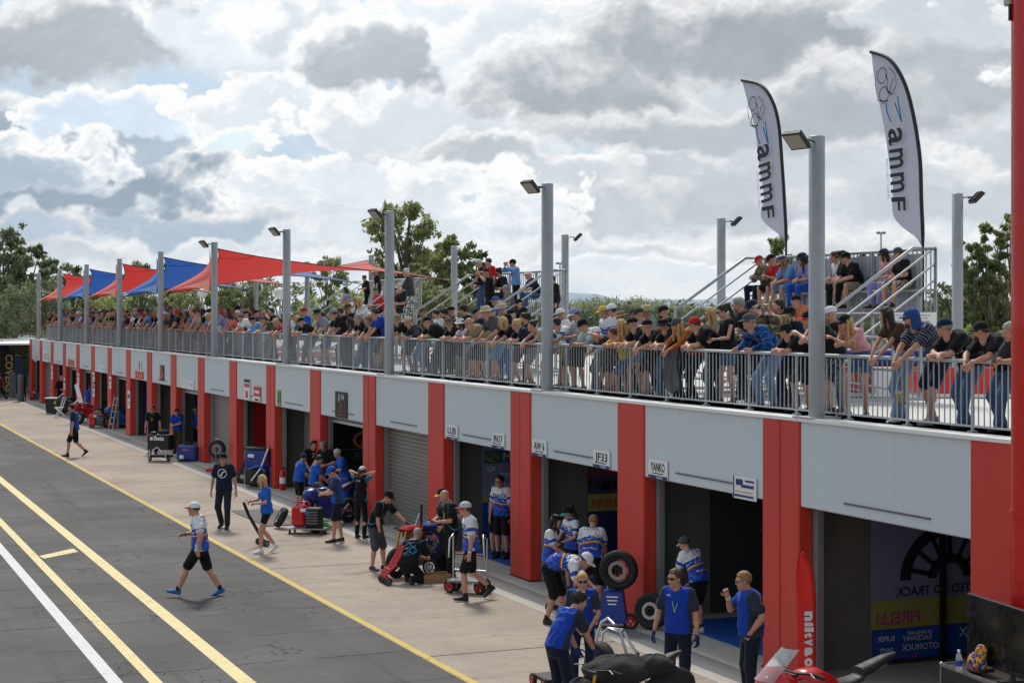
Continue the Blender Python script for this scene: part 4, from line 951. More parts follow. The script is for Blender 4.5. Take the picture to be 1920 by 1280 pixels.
def icon(g, name, m):
    def ring(R, r, cx=0, cy=0, a0=0, a1=2 * math.pi, n=28):
        vs = []; fs = []
        for i in range(n + 1):
            a = a0 + (a1 - a0) * i / n
            for q in (R - r, R + r): vs.append((cx + q * math.cos(a), cy + q * math.sin(a), 0))
        for i in range(n): fs.append((2 * i, 2 * i + 1, 2 * i + 3, 2 * i + 2))
        g.add(vs, fs, m)
    def poly(p, w=.05):
        for (x0, y0), (x1, y1) in zip(p, p[1:]):
            d = math.hypot(x1 - x0, y1 - y0) + 1e-9; nx, ny = -(y1 - y0) / d * w, (x1 - x0) / d * w
            g.add([(x0 + nx, y0 + ny, 0), (x0 - nx, y0 - ny, 0), (x1 - nx, y1 - ny, 0), (x1 + nx, y1 + ny, 0)], [(0, 1, 2, 3)], m)
    if name == '@round': ring(.5, .045); poly([(-.3, -.2), (-.05, -.15), (.05, .15), (.32, .2)], .07); poly([(-.3, -.28), (0, -.24)], .04)
    elif name == '@wheel':
        ring(.5, .06, a0=0, a1=math.pi); ring(.2, .05, a0=0, a1=math.pi)
        for k in range(7): a = math.pi * (k + .5) / 7; poly([(.2 * math.cos(a), .2 * math.sin(a)), (.46 * math.cos(a), .46 * math.sin(a))], .025)
    elif name == '@bike':
        ring(.22, .03, -.28, -.25); ring(.22, .03, .28, -.2); poly([(-.45, .1), (-.2, .35), (.1, .42), (.35, .2), (.2, -.05), (-.1, .02), (-.3, -.1)], .025); poly([(-.5, -.5), (-.1, -.6), (.4, -.5), (.5, 0)], .018); poly([(-.1, .3), (.15, .1), (.4, .1)], .03)
def person(name_loc, head_deg, scale, pose, look, label, group=None, vox=.019, hid=None):
    """a standing, walking or seated person; name_loc is the ground point under the pose's origin"""
    s = skel(pose); g = look.get('g', 1.0); fem = look.get('sex') == 'f'; sk = skinmat(look.get('skin', 0)); sc = scale
    t = thing('person', label, 'person', tuple(name_loc), heading(head_deg), group)
    lo, hi = bounds(s); mats = [sk, lipm(), EYEW, EYED]
    gl = look.get('glove');
    if gl: mats.append(pm(rgb(*gl), .7))
    # body
    f = Field(lo, hi, vox * (1.15 if hid else 1)); sl = look.get('sleeve', .62)
    fig_torso(f, s, g * .95, fem, -.012, bust=False)
    f.cone(s['N'] - .05 * s['u1'], lerp(s['N'], s['hc'], .6), .066 if not fem else .054, .055 if not fem else .047, .03)
    aw = (.82 if fem else 1.0) * min(g, 1.1); lw = (.95 if fem else 1.0) * min(g, 1.12)
    for i in (0, 1):
        f.cone(s['S'][i], s['E'][i], .05 * aw, .041 * aw, .02); f.cone(s['E'][i], lerp(s['E'][i], s['Wr'][i], .35), .041 * aw, .042 * aw, .012); f.cone(lerp(s['E'][i], s['Wr'][i], .35), s['Wr'][i], .042 * aw, .027 * aw, .012)
        f.cone(s['H'][i], s['K'][i], .083 * lw, .054 * lw, .03); f.cone(s['K'][i], lerp(s['K'][i], s['A'][i], .35) - .012 * s['dep0'], .052 * lw, .056 * lw, .02); f.cone(lerp(s['K'][i], s['A'][i], .35) - .012 * s['dep0'], s['A'][i], .056 * lw, .036 * lw, .02)
    V, F = f.mesh(); V = smooth(V, F, 1, .3); bl = [(V, F, 0)]
    hs = {'c': 1.1, 'f': .95}.get(look.get('sex'), .99) * look.get('hs', 1.0); HM = s['HM'] @ Matrix.Scale(hs, 4)
    bl += xf(tpl('head', t_head), HM)
    for i in (0, 1):
        hv, hf = tpl('hand', t_hand, pose.get('curl', (.45, .45))[i]); d = unit(s['Wr'][i] - s['E'][i]); hd_ = pose.get('handdir', (None, None))[i]
        if hd_ is not None: d = unit(V3(*hd_))
        back = pose.get('back', (None, None))[i]; back = V3(*back) if back is not None else unit(V3(.2, (1, -1)[i], .6)); z = unit(back - d * (back @ d)); y = np.cross(z, d)
        if i == 1: hv = hv * V3(1, -1, 1); hf = hf[:, ::-1]; 
        # thumb side faces forward / inward
        B = np.stack([d, y if i == 0 else y, z], 1)
        if (B[:, 1] @ V3(1, 0, .4)) * (1, -1)[i] < 0: B[:, 1] *= -1; hf = hf[:, ::-1]
        k = .95 * (.9 if fem else 1.02); bl.append((hv * k @ B.T + s['Wr'][i] + d * .035, hf, 4 if gl else 0))
    bl = [(np.asarray(v) * sc, f_, m_) for v, f_, m_ in bl]
    link('body', blocks_mesh('body', bl, mats), t)
    def child(name, blocks, mats_, scl=sc, par=t):
        return link(name, blocks_mesh(name, [(np.asarray(v) * scl, f_, m_) for v, f_, m_ in blocks], mats_), par)
    # shirt
    kind, *cc = look.get('shirt', ('plain', (40, 40, 44)))
    f = Field(lo, hi, vox); hem = pose.get('hem', look.get('hem', .07)); fig_torso(f, s, g, fem, (.012 if fem else .021) + (.008 if look.get('loose') else 0), hem); f.cut(s['P'] - hem * s['u0'], -s['u0']); sp_ = []
    for i in (0, 1):
        e = lerp(s['S'][i], s['E'][i], min(1, sl)) if sl > 0 else None; inf = (.018 if fem else .025) * (1.2 if look.get('loose') else 1)
        if sl <= 0: continue
        f.cone(s['S'][i], e, .054 * aw + inf, (.05 if sl >= 1 else .058) * aw + inf, .035)
        if sl > 1: e2 = lerp(s['E'][i], s['Wr'][i], min(sl - 1, .93)); f.cone(s['E'][i], e2, .05 * aw + inf * .7, .036 * aw + inf * .7, .02)
        sp_.append((s['S'][i], s['E'][i] if sl < 1.2 else s['E'][i]))
    crop = look.get('crop')
    if crop: f.cut(s['P'] + crop * s['u0'], -s['u0'])
    f.cut(s['N'] + .035 * s['u1'] , s['u1'])
    V, F = f.mesh(); V = smooth(V, F, 1, .25); A = suit_attr(V, s, sp_ if len(sp_) == 2 else [])
    w = (.006 * np.sin(34 * V[:, 2] + 16 * V[:, 1] + 5 * np.sin(13 * V[:, 0])) + .005 * np.sin(52 * V[:, 1] - 21 * V[:, 2] + 4 * np.sin(17 * V[:, 2]))) * (1 if vox < .024 else .5); nrm = unit(s['dep']); V = V + w[:, None] * nrm * np.sign((V - s['W']) @ nrm)[:, None]
    sh = link('jacket' if look.get('jacket') else 'shirt', blocks_mesh('shirt', [(V * sc, F, 0)], [cloth(kind, *cc)], A), t)
    if look.get('deco'): deco(sh, s, look['deco'], sc)
    if look.get('collar'):
        c = MB(); c.lathe([(.062, -.012), (.074, -.006), (.069, .04), (.06, .04)], None, 16); R = frame(s['N'] - .012 * s['u1'] + .012 * s['dep'], s['dep'], s['lat'])
        child('collar', xf(mbb(c), R), [cloth('plain', look['collar'])])
    # legs
    lk, lc = look.get('lower', ('long', (40, 44, 58)))[:2]; lkind = look.get('lower', (0, 0))[2:] ; ln = {'shorts': .88, 'brief': .5, 'long': 1.93, 'cargo': 1.08}[lk]
    f = Field(lo, hi, vox); f.cone(s['P'] + .06 * s['u0'], s['P'] - .02 * s['u0'], .158 * g, .162 * g, .03, s['dep0'], 1.38 if g < 1.12 else 1.2); loose = .03 if lk in ('shorts', 'cargo') else (.012 if lk == 'brief' or fem else .022)
    for i in (0, 1):
        k = lerp(s['H'][i], s['K'][i], min(1, ln)); f.cone(s['H'][i], k, .09 * lw + loose * .5, (lerp(.086, .056, min(1, ln))) * lw + loose, .03)
        if ln > 1: a = lerp(s['K'][i], s['A'][i], ln - 1); fl = look.get('flare', 0); f.cone(s['K'][i], a, .056 * lw + loose * .8, .05 * lw + loose * .8 + fl, .03)
    V, F = f.mesh(); V = smooth(V, F, 1, .25); A = suit_attr(V, s, [])
    child('trousers' if ln > 1.3 else 'shorts', [(V, F, 0)], [cloth(*(lkind or ('plain',)), lc)] if not lkind else [cloth(lkind[0], lc, *lkind[1:])]).data
    me = t.children[-1].data if t.children else None
    # shoes
    shoe, sock = tpl('shoe', t_shoe); sm = [pm(rgb(*look.get('shoe', (30, 30, 32))), .6), pm(rgb(*look.get('sole', (60, 60, 62))), .7), pm(rgb(*look.get('sock', (30, 30, 32))), .9)]
    for (a, y, p) in s['FT']:
        M = Matrix.Translation(Vector(a)) @ Matrix.Rotation(y, 4, 'Z') @ Matrix.Rotation(p, 4, 'Y') @ Matrix.Translation((0.01, 0, -.085)) @ Matrix.Scale(1.0 if not fem else .9, 4)
        child('shoe', xf(shoe + (sock if look.get('sock') and ln < 1.5 else []), M), sm)
    # hair and headwear
    if look.get('hair'): st, hcol = look['hair']; child('hair', xf(tpl('hair', t_hair, st), HM), [hairmat(hcol)])
    if look.get('beard'): child('beard', xf(tpl('beard', t_beard), HM), [hairmat(look['beard'])])
    for key in ('hat', 'hat2'):
        if look.get(key):
            hk, c1 = look[key][:2]; c2 = look[key][2] if len(look[key]) > 2 else c1
            child({'headset': 'headset', 'beanie': 'beanie', 'cap': 'cap', 'capback': 'cap', 'band': 'headband'}.get(hk, 'hat'), xf(tpl('hat', t_hat, hk), HM), [cloth('plain', c1) if hk != 'straw' else pm(rgb(*c1), .8, 0, .2, 60, .4, 90), cloth('plain', c2) if hk != 'straw' else pm(rgb(*c2), .8, 0, .2, 60, .4, 90)])
    if look.get('glasses'): child('sunglasses', xf(tpl('glasses', t_glasses), HM), [pm((.008, .008, .01), .12)])
    if look.get('lanyard'):
        c = MB(); q = s['N']; d = s['dep']; l = s['lat']; u = s['u1']; off = .118 * min(g, 1.1)
        for sd in (1, -1): c.tube([Vector(q + sd * .07 * l + .02 * u), Vector(q + sd * .06 * l - .08 * u + d * off * .9), Vector(q - .3 * u + d * (off + .03))], .007, pm(rgb(*look['lanyard']), .6), 5)
        c.v = [tuple(Vector(v) * sc) for v in c.v]; c.obj('lanyard', t)
    if look.get('watch') is not None:
        i, wc = look['watch']; c = MB(); d = Vector(unit(s['Wr'][i] - s['E'][i])); p = Vector(s['Wr'][i]) - d * .012; c.tube([(p - d * .013) * sc, (p + d * .013) * sc], .035 * sc, pm(rgb(*wc), .5), 12); c.obj('wristband', t)
    t['skeleton'] = 0; del t['skeleton']
    return t, s
# ------------------------------------------------------------------ things on the deck and in the lane
def P3(px, py, z):
    x, y = pos(z, px); return Vector((x, y, hgt(py, z)))
ALU = pm(rgb(176, 178, 180), .45, .4, .1, 3)
def bleacher(x1, label, w=5.45, yb=15.35):
    t = thing('grandstand', label, 'grandstand', (x1 - w / 2, yb, DECK), 0, 'aluminium grandstands on the deck'); h = w / 2
    for i in range(4):
        zf = .30 + .39 * i; y = .1 + .55 * i
        m = MB(); m.box((0, y, zf - .02), (w - .1, .26, .04), ALU, bev=.008); m.obj('foot_plank', t)
        m = MB(); m.box((0, y + .38, zf + .40), (w - .06, .25, .04), ALU, bev=.008); m.obj('seat_plank', t)
    m = MB()
    for k in range(4):
        x = -h + .15 + (w - .3) * k / 3
        m.box((x, 1.1, .05), (.06, 2.3, .06), ALU); m.tube([(x, 0, .1), (x, 2.1, 1.5)], .028, ALU, 6)
        for i in range(4): m.box((x, .36 + .55 * i, (.4 + .39 * i) / 2 + .14), (.045, .045, .5 + .39 * i), ALU)
        m.tube([(x, 2.1, .1), (x, .3, .4)], .02, ALU, 6)
    for zz in (.5, 1.1): m.box((0, 2.15, zz), (w, .04, .04), ALU)
    m.obj('frame', t)
    for s in (-1, 1):
        x = s * h; m = MB()
        m.tube([(x, .2, .35), (x, .2, 1.56), (x, 1.75, 2.57), (x, 2.2, 2.57), (x, 2.2, 0)], .03, ALU, 8)
        for q in (.27, .54, .81): m.tube([(x, .2, 1.56 - q), (x, 2.2, 2.57 + .29 - q)], .018, ALU, 6)
        m.tube([(x, .2, .35), (x, .2, 0)], .03, ALU, 8); m.obj('stair_rail', t)
    m = MB(); m.tube([(-h, 2.2, 2.57), (h, 2.2, 2.57)], .03, ALU, 8); m.tube([(-h, 2.2, 1.5), (h, 2.2, 1.5)], .02, ALU, 6); n = int(w / .125)
    for i in range(1, n): m.box((-h + w * i / n, 2.2, 2.03), (.018, .018, 1.06), ALU)
    for i in range(1, 3): m.box((-h + w * i / 3, 2.2, 1.28), (.05, .05, 2.56), ALU)
    m.obj('guard_rail', t); return t
bleacher(-23.65, 'near aluminium grandstand with white banner on its back rail')
bleacher(-38.6, 'middle aluminium grandstand with people standing on its top row')
bleacher(-49.3, 'far aluminium grandstand under the tip of the pink sail')
# banner on the near grandstand's back rail
m = MB(); LIL = pm(rgb(196, 196, 214), .8); x0, x1 = -28.2, -24.1; yb = 15.35 + 2.245
m.grid(lambda u, v: (x0 + (x1 - x0) * u, yb + .012 * math.sin(u * 40) * (1 - v), DECK + 1.42 + 1.08 * v), 40, 4, LIL)
bl_ = pm(rgb(60, 130, 190), .7); gy = pm(rgb(140, 145, 160), .7)
m.tube([(x0 + 2.0 + 2.0 * k / 10, yb - .02, DECK + 1.9 + .28 * math.sin(.4 + k * .22)) for k in range(11)], .022, bl_, 4)
for k in range(2): m.tube([(x0 + .45 + 1.2 * k + a * .42, yb - .02, DECK + 1.62 + b * .42) for a, b in ((0, 0), (0, 1), (1, 1), (1, 0))], .03, gy, 4)
props(m.obj('banner'), 'pale lilac banner with blue swoosh tied behind the near grandstand', 'banner')
m = MB(); m.box((-23.6, 17.05, DECK + 1.37), (.03, .95, .26), WHITE)
for k in range(4): m.box((-23.582, 17.05, DECK + 1.45 - .05 * k), (.006, .7 - .1 * (k % 2), .012), gy)
props(m.obj('sign'), 'small white notice on the end of the near grandstand', 'sign')
# shade sails between the poles
def mat_sail(c, tl=.42):
    m, nt, b = newmat('shade cloth'); co = objco(nt); cc = mix(nt, mth(nt, 'MULTIPLY', noise(nt, co, 1.2, 4), .25), c, tuple(min(1, x * 1.3) for x in c))
    L(nt, cc, b.inputs['Base Color']); b.inputs['Roughness'].default_value = .7; b.inputs['Sheen Weight'].default_value = .3
    tr = N(nt, 'ShaderNodeBsdfTranslucent'); L(nt, cc, tr.inputs['Color']); mx = N(nt, 'ShaderNodeMixShader'); mx.inputs[0].default_value = tl
    L(nt, b.outputs[0], mx.inputs[1]); L(nt, tr.outputs[0], mx.inputs[2]); L(nt, mx.outputs[0], nt.nodes['Material Output'].inputs['Surface']); return m
SR, SB = mat_sail(rgb(214, 52, 46)), mat_sail(rgb(24, 92, 178)); WING = {SR: mat_sail(rgb(240, 138, 128), .6), SB: mat_sail(rgb(92, 150, 226), .6)}  # wings: paler copies of the sail cloth, the glow of light painted in
def sail(k, mat, label):
    # k: number of the front pole at its right hand, high corner; low on the next pole; the reverse on the rear poles
    a = Vector((fp[k] - .1, YF + .35, 7.5)); b = Vector((fp[k + 1] + .15, YF + .35, 6.0)); c = Vector((bp[min(6, k)] + .1, 22.1, 7.5)); d = Vector((bp[min(6, k - 1)] - .3, 22.0, 6.5))
    if k > 6: c.x = bp[6] - 9.9 * (k - 6); d.x = bp[6] - 9.9 * (k - 7)
    if k == 7: d.x = bp[6]
    ctr = (a + b + c + d) / 4
    def S(u, v):
        p = (a * (1 - u) + b * u) * (1 - v) + (d * (1 - u) + c * u) * v
        iu = .08 * (1 - (2 * v - 1) ** 2); iv = .08 * (1 - (2 * u - 1) ** 2)
        q = p + (ctr - p) * 0; uu = iu + u * (1 - 2 * iu); vv = iv + v * (1 - 2 * iv)
        p = (a * (1 - uu) + b * uu) * (1 - vv) + (d * (1 - uu) + c * uu) * vv
        return p
    t = thing('shade_sail', label, 'shade sail', (0, 0, 0), 0, 'shade sails over the far crowd')
    m = MB(); m.grid(S, 26, 26, mat); m.obj('cloth', t)
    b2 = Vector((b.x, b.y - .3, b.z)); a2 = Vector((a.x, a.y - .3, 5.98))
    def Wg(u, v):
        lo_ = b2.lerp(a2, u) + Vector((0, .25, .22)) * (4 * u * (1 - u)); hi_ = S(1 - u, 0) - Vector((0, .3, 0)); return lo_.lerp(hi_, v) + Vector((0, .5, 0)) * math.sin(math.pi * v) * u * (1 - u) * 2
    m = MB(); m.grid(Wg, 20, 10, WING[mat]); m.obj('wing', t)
    m = MB(); seam = pm(tuple(x * .3 for x in (rgb(120, 20, 20) if mat is SR else rgb(20, 40, 90))), .7)
    for (u, v) in ((0, 0), (0, 1), (1, 0), (1, 1)):
        q = [];
        for i in range(9):
            th = math.pi / 2 * i / 8; du, dv = .16 * math.cos(th), .16 * math.sin(th); q.append(S(u + (du if u == 0 else -du), v + (dv if v == 0 else -dv)))
        m.tube(q, .012, seam, 4)
    for e in (lambda s: S(s, 0), lambda s: S(s, 1), lambda s: S(0, s), lambda s: S(1, s)): m.tube([e(i / 16) for i in range(17)], .018, seam, 4)
    m.obj('hem', t); m = MB()
    for p, (u, v) in ((a, (0, 0)), (b, (1, 0)), (d, (0, 1)), (c, (1, 1))):
        n_ = min(range(len(fp)), key=lambda i: abs(fp[i] - p.x)); tgt = Vector((fp[n_], YF + .2, p.z)) if p.y < 15 else Vector((min(bp, key=lambda q: abs(q - p.x)), 22.3, p.z))
        if (tgt - p).length < 2.5: m.tube([S(u, v), tgt], .012, DKSTEEL, 5)
    if m.v: m.obj('rope', t)
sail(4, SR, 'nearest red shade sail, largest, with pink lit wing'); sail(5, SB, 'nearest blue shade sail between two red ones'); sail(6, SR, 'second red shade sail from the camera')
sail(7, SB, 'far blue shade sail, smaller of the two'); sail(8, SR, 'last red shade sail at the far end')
for px, lab in ((380, 'white globe lamp beneath the nearest red sail'), (525, 'white globe lamp behind the pole with floodlight')):
    x, z = on_y(px, 24.5); t = thing('globe_lamp', lab, 'lamp', (x, 24.5, DECK), 0, 'white globe lamps'); h = hgt(550, z) - DECK
    m = MB(); m.tube([(0, 0, 0), (0, 0, h)], .05, STEEL, 8); m.obj('post', t); m = MB(); m.ball((0, 0, h + .0), .33, pm(rgb(232, 232, 226), .3), 20, 14); m.obj('globe', t)
# feather flags on the near grandstand
FLAGW = mat_sail(rgb(186, 187, 204))
def feather(name, label, base, poleP, leftP, cloth_m, edge_m, xa, items, cat='flag', group=None, pole_r=.022):
    # outlines in metres: (sideways, up); xa: world direction that 'sideways' grows
    t = thing(name, label, cat, base, 0, group); xa = Vector(xa).normalized(); nrm = xa.cross(Vector((0, 0, 1)))
    if nrm.dot(Vector((0, 0, CAMH)) - Vector(base)) < 0: nrm = -nrm
    P = lambda a, b, o=0: xa * a + Vector((0, 0, b)) + nrm * o
    def samp(pts, s):
        s *= len(pts) - 1; i = min(len(pts) - 2, int(s)); f = s - i; p0, p1, p2, p3 = pts[max(0, i - 1)], pts[i], pts[i + 1], pts[min(len(pts) - 1, i + 2)]
        return [.5 * (2 * p1[k] + (p2[k] - p0[k]) * f + (2 * p0[k] - 5 * p1[k] + 4 * p2[k] - p3[k]) * f * f + (3 * p1[k] - p0[k] - 3 * p2[k] + p3[k]) * f ** 3) for k in (0, 1)]
    cl = poleP[1:]
    def S(u, v):
        a = samp(leftP, v); b = samp(cl, v); w = .02 * math.sin(5 * v + 3 * u) * math.sin(math.pi * u) + .012 * math.sin(17 * v + 6 * u) * (1 - u)
        return P(a[0] + (b[0] - a[0]) * u, a[1] + (b[1] - a[1]) * u, w)
    m = MB(); m.grid(S, 8, 34, cloth_m); m.obj('cloth', t)
    m = MB(); m.tube([P(*samp(poleP, i / 40)) for i in range(41)], [pole_r + .012 * (i > 6) for i in range(41)], edge_m, 8); m.obj('mast', t)
    return t, P
def flag_art(t, P, base, zt, adv, xh, logo):
    # base(z): distance of the letters' foot line from the mast; lettering runs downwards
    dk = pm(rgb(44, 44, 50), .7); g_ = pm(rgb(138, 139, 150), .7); blu = pm(rgb(40, 130, 190), .7); up = Vector((1, 0, 0)); m = MB()
    sl = (base(zt) - base(zt - 1.5)) / 1.5; dn = Vector((sl, 0, -1)); F = lambda a, b: frame(P(a, b, .06), dn, (up - dn * up.dot(dn) / dn.dot(dn)))
    z = zt
    for ch, ad in (('a', .93), ('m', 1.1), ('m', 1.1), ('F', .87)):
        vs, _ = text_geo(ch, .018, .1); h0 = max(v[1] for v in vs); m.text(ch, xh / h0, dk, F(base(z - ad * adv / 2), z - ad * adv / 2), offset=.018, shear=.1, width=ad * adv * .84); z -= ad * adv
    lx, lz, lk = logo; m2 = MB(); icon(m2, '@bike', g_); T_ = F(lx, lz); m.add([T_ @ (Vector(v) * lk) for v in m2.v], m2.f, g_)
    for q in (((.06, -.34), (.03, -.5), (-.08, -.68)), ((-.28, -.26), (-.34, -.5), (-.40, -.72)), ((-.2, -.36), (-.3, -.55), (-.40, -.72))): m.tube([P(lx + a_, lz + b_, .05) for a_, b_ in q], .014, blu, 4)
    m.text('MOTORCYCLING', .09, g_, F(base(zt - .9) + .12, zt - .9), offset=.0)
    m.obj('print', t)
nx = (-1, 0, 0)
s2 = lambda l: [((1726 - a) / 66.0, (470 - b) / 105.5 + .13 * ((1726 - a) / 100)) for a, b in l]
t, P = feather('feather_flag', 'nearer white feather flag with lettering, higher one above the near grandstand', (-24.28, 17.75, DECK + 2.55), [(0, -2.4)] + s2([(1727, 470), (1724, 380), (1721, 300), (1708, 220), (1690, 160), (1662, 118), (1625, 101)]),
               s2([(1725, 452), (1672, 412), (1668, 350), (1660, 290), (1647, 225), (1634, 155), (1625, 103)]), FLAGW, BLACK, nx, None, 'flag', 'white feather flags behind the near grandstand')
flag_art(t, P, lambda z: .74 + .075 * z, 2.2, .385, .40, (.93, 2.98, .62))
s1 = lambda l: [((1470 - a) / 50.7, (465 - b) / 92.5 + .13 * ((1470 - a) / 85)) for a, b in l]
t, P = feather('feather_flag', 'farther white feather flag with lettering and curled lower corner', (-28.68, 17.75, DECK + 2.75), [(0, -2.5)] + s1([(1471, 465), (1469, 400), (1464, 320), (1457, 240), (1444, 195), (1422, 166), (1385, 154)]),
               s1([(1469, 447), (1424, 412), (1428, 370), (1420, 310), (1409, 240), (1396, 190), (1385, 156)]), FLAGW, BLACK, nx, None, 'flag', 'white feather flags behind the near grandstand')
flag_art(t, P, lambda z: .66 + .15 * z, 2.1, .39, .44, (.96, 2.80, .62))
# far left: canopy, fence, flags, planters, sheds
t = thing('canopy', 'long white canopy roof at the end of the garages', 'canopy', (-119, 12, 0))
m = MB()
def cv(u, v, d): return (9.3 - 18.5 * u, -7 + 13.5 * v, 3.32 + .55 * math.sin(u * 1.5) + d)
m.grid(lambda u, v: cv(u, v, .1), 12, 8, WHITE); m.grid(lambda u, v: cv(u, 1 - v, 0), 12, 8, WHITE); m.grid(lambda u, v: cv(0, v, .1 * (1 - u)), 1, 8, WHITE); m.obj('roof', t)
for x in (8.8, 2, -6):
    for y in (-5, 2, 6): m = MB(); m.tube([(x, y, 0), (x, y, 3.4)], .07, DKSTEEL, 8); m.obj('post', t)
t = thing('fence', 'black picket fence under the white canopy', 'fence', (-112.5, 10.5, 0)); m = MB()
for i in range(26): m.box((0, -2.5 + .2 * i, 1.35), (.04, .04, 2.7), BLACK)
for z in (.4, 2.5): m.box((0, 0, z), (.03, 5.2, .05), BLACK)
m.obj('picket_panel', t)
for px, py, lab in ((11, 738, 'left grey bollard beside the dark gold flag'), (23, 745, 'thick grey bollard between two feather flags'), (39, 752, 'short grey bollard under the navy flag')):
    p = ground(px, py); t = thing('bollard', lab, 'bollard', p, 0, 'bollards at the fence'); m = MB(); m.lathe([(.2, 0), (.2, 1.55), (.16, 1.62), (0, 1.62)], pm((.12, .125, .13), .7), 14); m.obj('post', t)
for px, py, lab in ((15, 728, 'terracotta planter at the left edge'), (31, 735, 'terracotta planter beside the navy flag')):
    p = ground(px, py); t = thing('planter', lab, 'planter', p, 0, 'planters at the fence'); m = MB(); m.lathe([(.25, 0), (.42, .45), (.46, .5), (.38, .5), (.3, .42), (0, .42)], pm(rgb(150, 88, 62), .8), 16); m.obj('pot', t)
    m = MB(); r = np.random.default_rng(3); o = link('plant', leaf_mesh([((0, 0, .6), (.35, .35, .2))], 120, .08, LEAF[1], r), t)
def small_flag(px, pb, pt, z, wpx, lab, cm, art):
    b = P3(px + wpx, pb, z); k = z / FPX; h = (pb - pt) * k; w = wpx * k
    t, P = feather('feather_flag', lab, b, [(0, 0), (0, .25 * h), (0, .6 * h), (.12 * w, .82 * h), (.4 * w, .95 * h), (.95 * w, h)], [(.85 * w, .27 * h), (.9 * w, .5 * h), (.95 * w, .75 * h), (1.0 * w, .9 * h), (.97 * w, .99 * h)], cm, BLACK, -RT, None, 'flag', 'feather flags by the fence')
    m = MB()
    for (txt, zz, sz, c) in art: m.text(txt, sz * h, pm(rgb(*c), .7), frame(P(.5 * w, zz * h, .06), (0, 0, -1), RT), offset=.02)
    m.obj('print', t)
small_flag(0, 765, 638, 108, 22, 'black feather flag with gold lettering at the left edge', pm(rgb(24, 26, 34), .7), [('COVERS', .52, .15, (200, 170, 90))])
small_flag(27, 765, 665, 103, 21, 'navy feather flag with pale lettering before the first garage', pm(rgb(22, 32, 64), .7), [('=====', .38, .08, (120, 140, 190))])
t = thing('shed', 'long low shed with white roof before the left tree belt', 'shed', (-136, 6, 0)); m = MB(); m.box((0, 0, 1.9), (8, 22, 3.8), pm(rgb(70, 72, 74), .8)); m.obj('wall', t); m = MB(); m.box((0, 0, 4.1), (9, 23, .45), WHITE, bev=.1); m.obj('roof', t); m = MB(); m.box((4.05, -1.2, 2.9), (.1, 6, 1.4), pm(rgb(170, 182, 192), .5)); m.obj('window', t)
# right: grey shed, barriers, floodlight masts
x, y = pos(82, 1905); t = thing('shed', 'pale grey shed with shuttered openings behind the last rear pole', 'shed', (x, y, 0), math.atan2(RT.y, RT.x))
GS = pm(rgb(170, 178, 182), .6)
m = MB(); m.box((0, 0, 2.45), (4.4, 4, 4.9), GS); m.obj('wall', t)
m = MB(); m.prism([(-2.6, 4.85), (2.6, 4.85), (2.6, 5.05), (1.2, 5.65), (-1.2, 5.55), (-2.6, 5.0)], 5, pm(rgb(205, 210, 212), .5), Matrix(((1, 0, 0, 0), (0, 0, 1, -2.5), (0, 1, 0, 0), (0, 0, 0, 1)))); m.obj('roof', t)
for xx in (-1.35, .2, 1.5):
    m = MB(); m.box((xx, -2.03, 4.1), (1.05, .08, 1.3), pm(rgb(74, 76, 80), .6))
    for q in range(8): m.box((xx, -2.08, 3.55 + .155 * q), (1.0, .03, .03), pm(rgb(105, 108, 112), .6))
    m.obj('shutter', t)
cols = [(RED, 'red plastic barrier behind the man in striped polo'), (WHITE, 'white plastic barrier beside the striking red ones'), (RED, 'red plastic barrier behind the man in a navy cap'), (RED, 'red plastic barrier nearest the red column')]
for i, (px, (mt, lab)) in enumerate(zip((1612, 1668, 1745, 1850), cols)):
    p = ground(px, 742 + i * .5, DECK); t = thing('barrier', lab, 'barrier', p, math.atan2(RT.y, RT.x) + .12, 'plastic barriers on the deck'); m = MB()
    m.prism([(-.28, 0), (.28, 0), (.28, .12), (.14, .3), (.1, .52), (-.1, .52), (-.14, .3), (-.28, .12)], [.5, .5, .75, .85][i], mt, Matrix(((0, 0, 1, -.35), (1, 0, 0, 0), (0, 1, 0, 0), (0, 0, 0, 1)))); m.obj('body', t)
    m = MB(); m.box((0, -.3, .03), (1.2, .06, .06), WHITE); m.obj('foot', t)
p = ground(1770, 690, DECK); t = thing('car_transporter', 'long blue trailer side with white stripe behind the barriers', 'trailer', p, math.atan2(RT.y, RT.x)); m = MB(); m.box((0, 0, .28), (5.6, .5, .42), pm(rgb(36, 66, 150), .4), bev=.05); m.obj('body', t); m = MB(); m.box((0, -.26, .52), (5.6, .03, .05), WHITE); m.box((0, -.27, .03), (5.6, .04, .1), RED); m.obj('stripe', t)
m = MB(); m.box((0, 0, -.02), (5.4, .4, .1), BLACK); m.obj('chassis', t)
for px, py, z, lab in ((1652, 437, 150, 'slim mast with lamps above the near grandstand'), (1050, 494, 170, 'slim mast with lamps beside the middle grandstand')):
    x, y = pos(z, px); h = hgt(py, z); t = thing('lamp_mast', lab, 'lamp mast', (x, y, 0), math.atan2(RT.y, RT.x), 'distant lamp masts'); m = MB(); m.tube([(0, 0, 0), (0, 0, h)], [.14, .07], STEEL, 8); m.obj('mast', t)
    for s in (-1, 1): m = MB(); m.box((s * .22, 0, h + .02), (.36, .24, .2), pm(rgb(150, 140, 90), .5), bev=.04); m.obj('lamp', t)
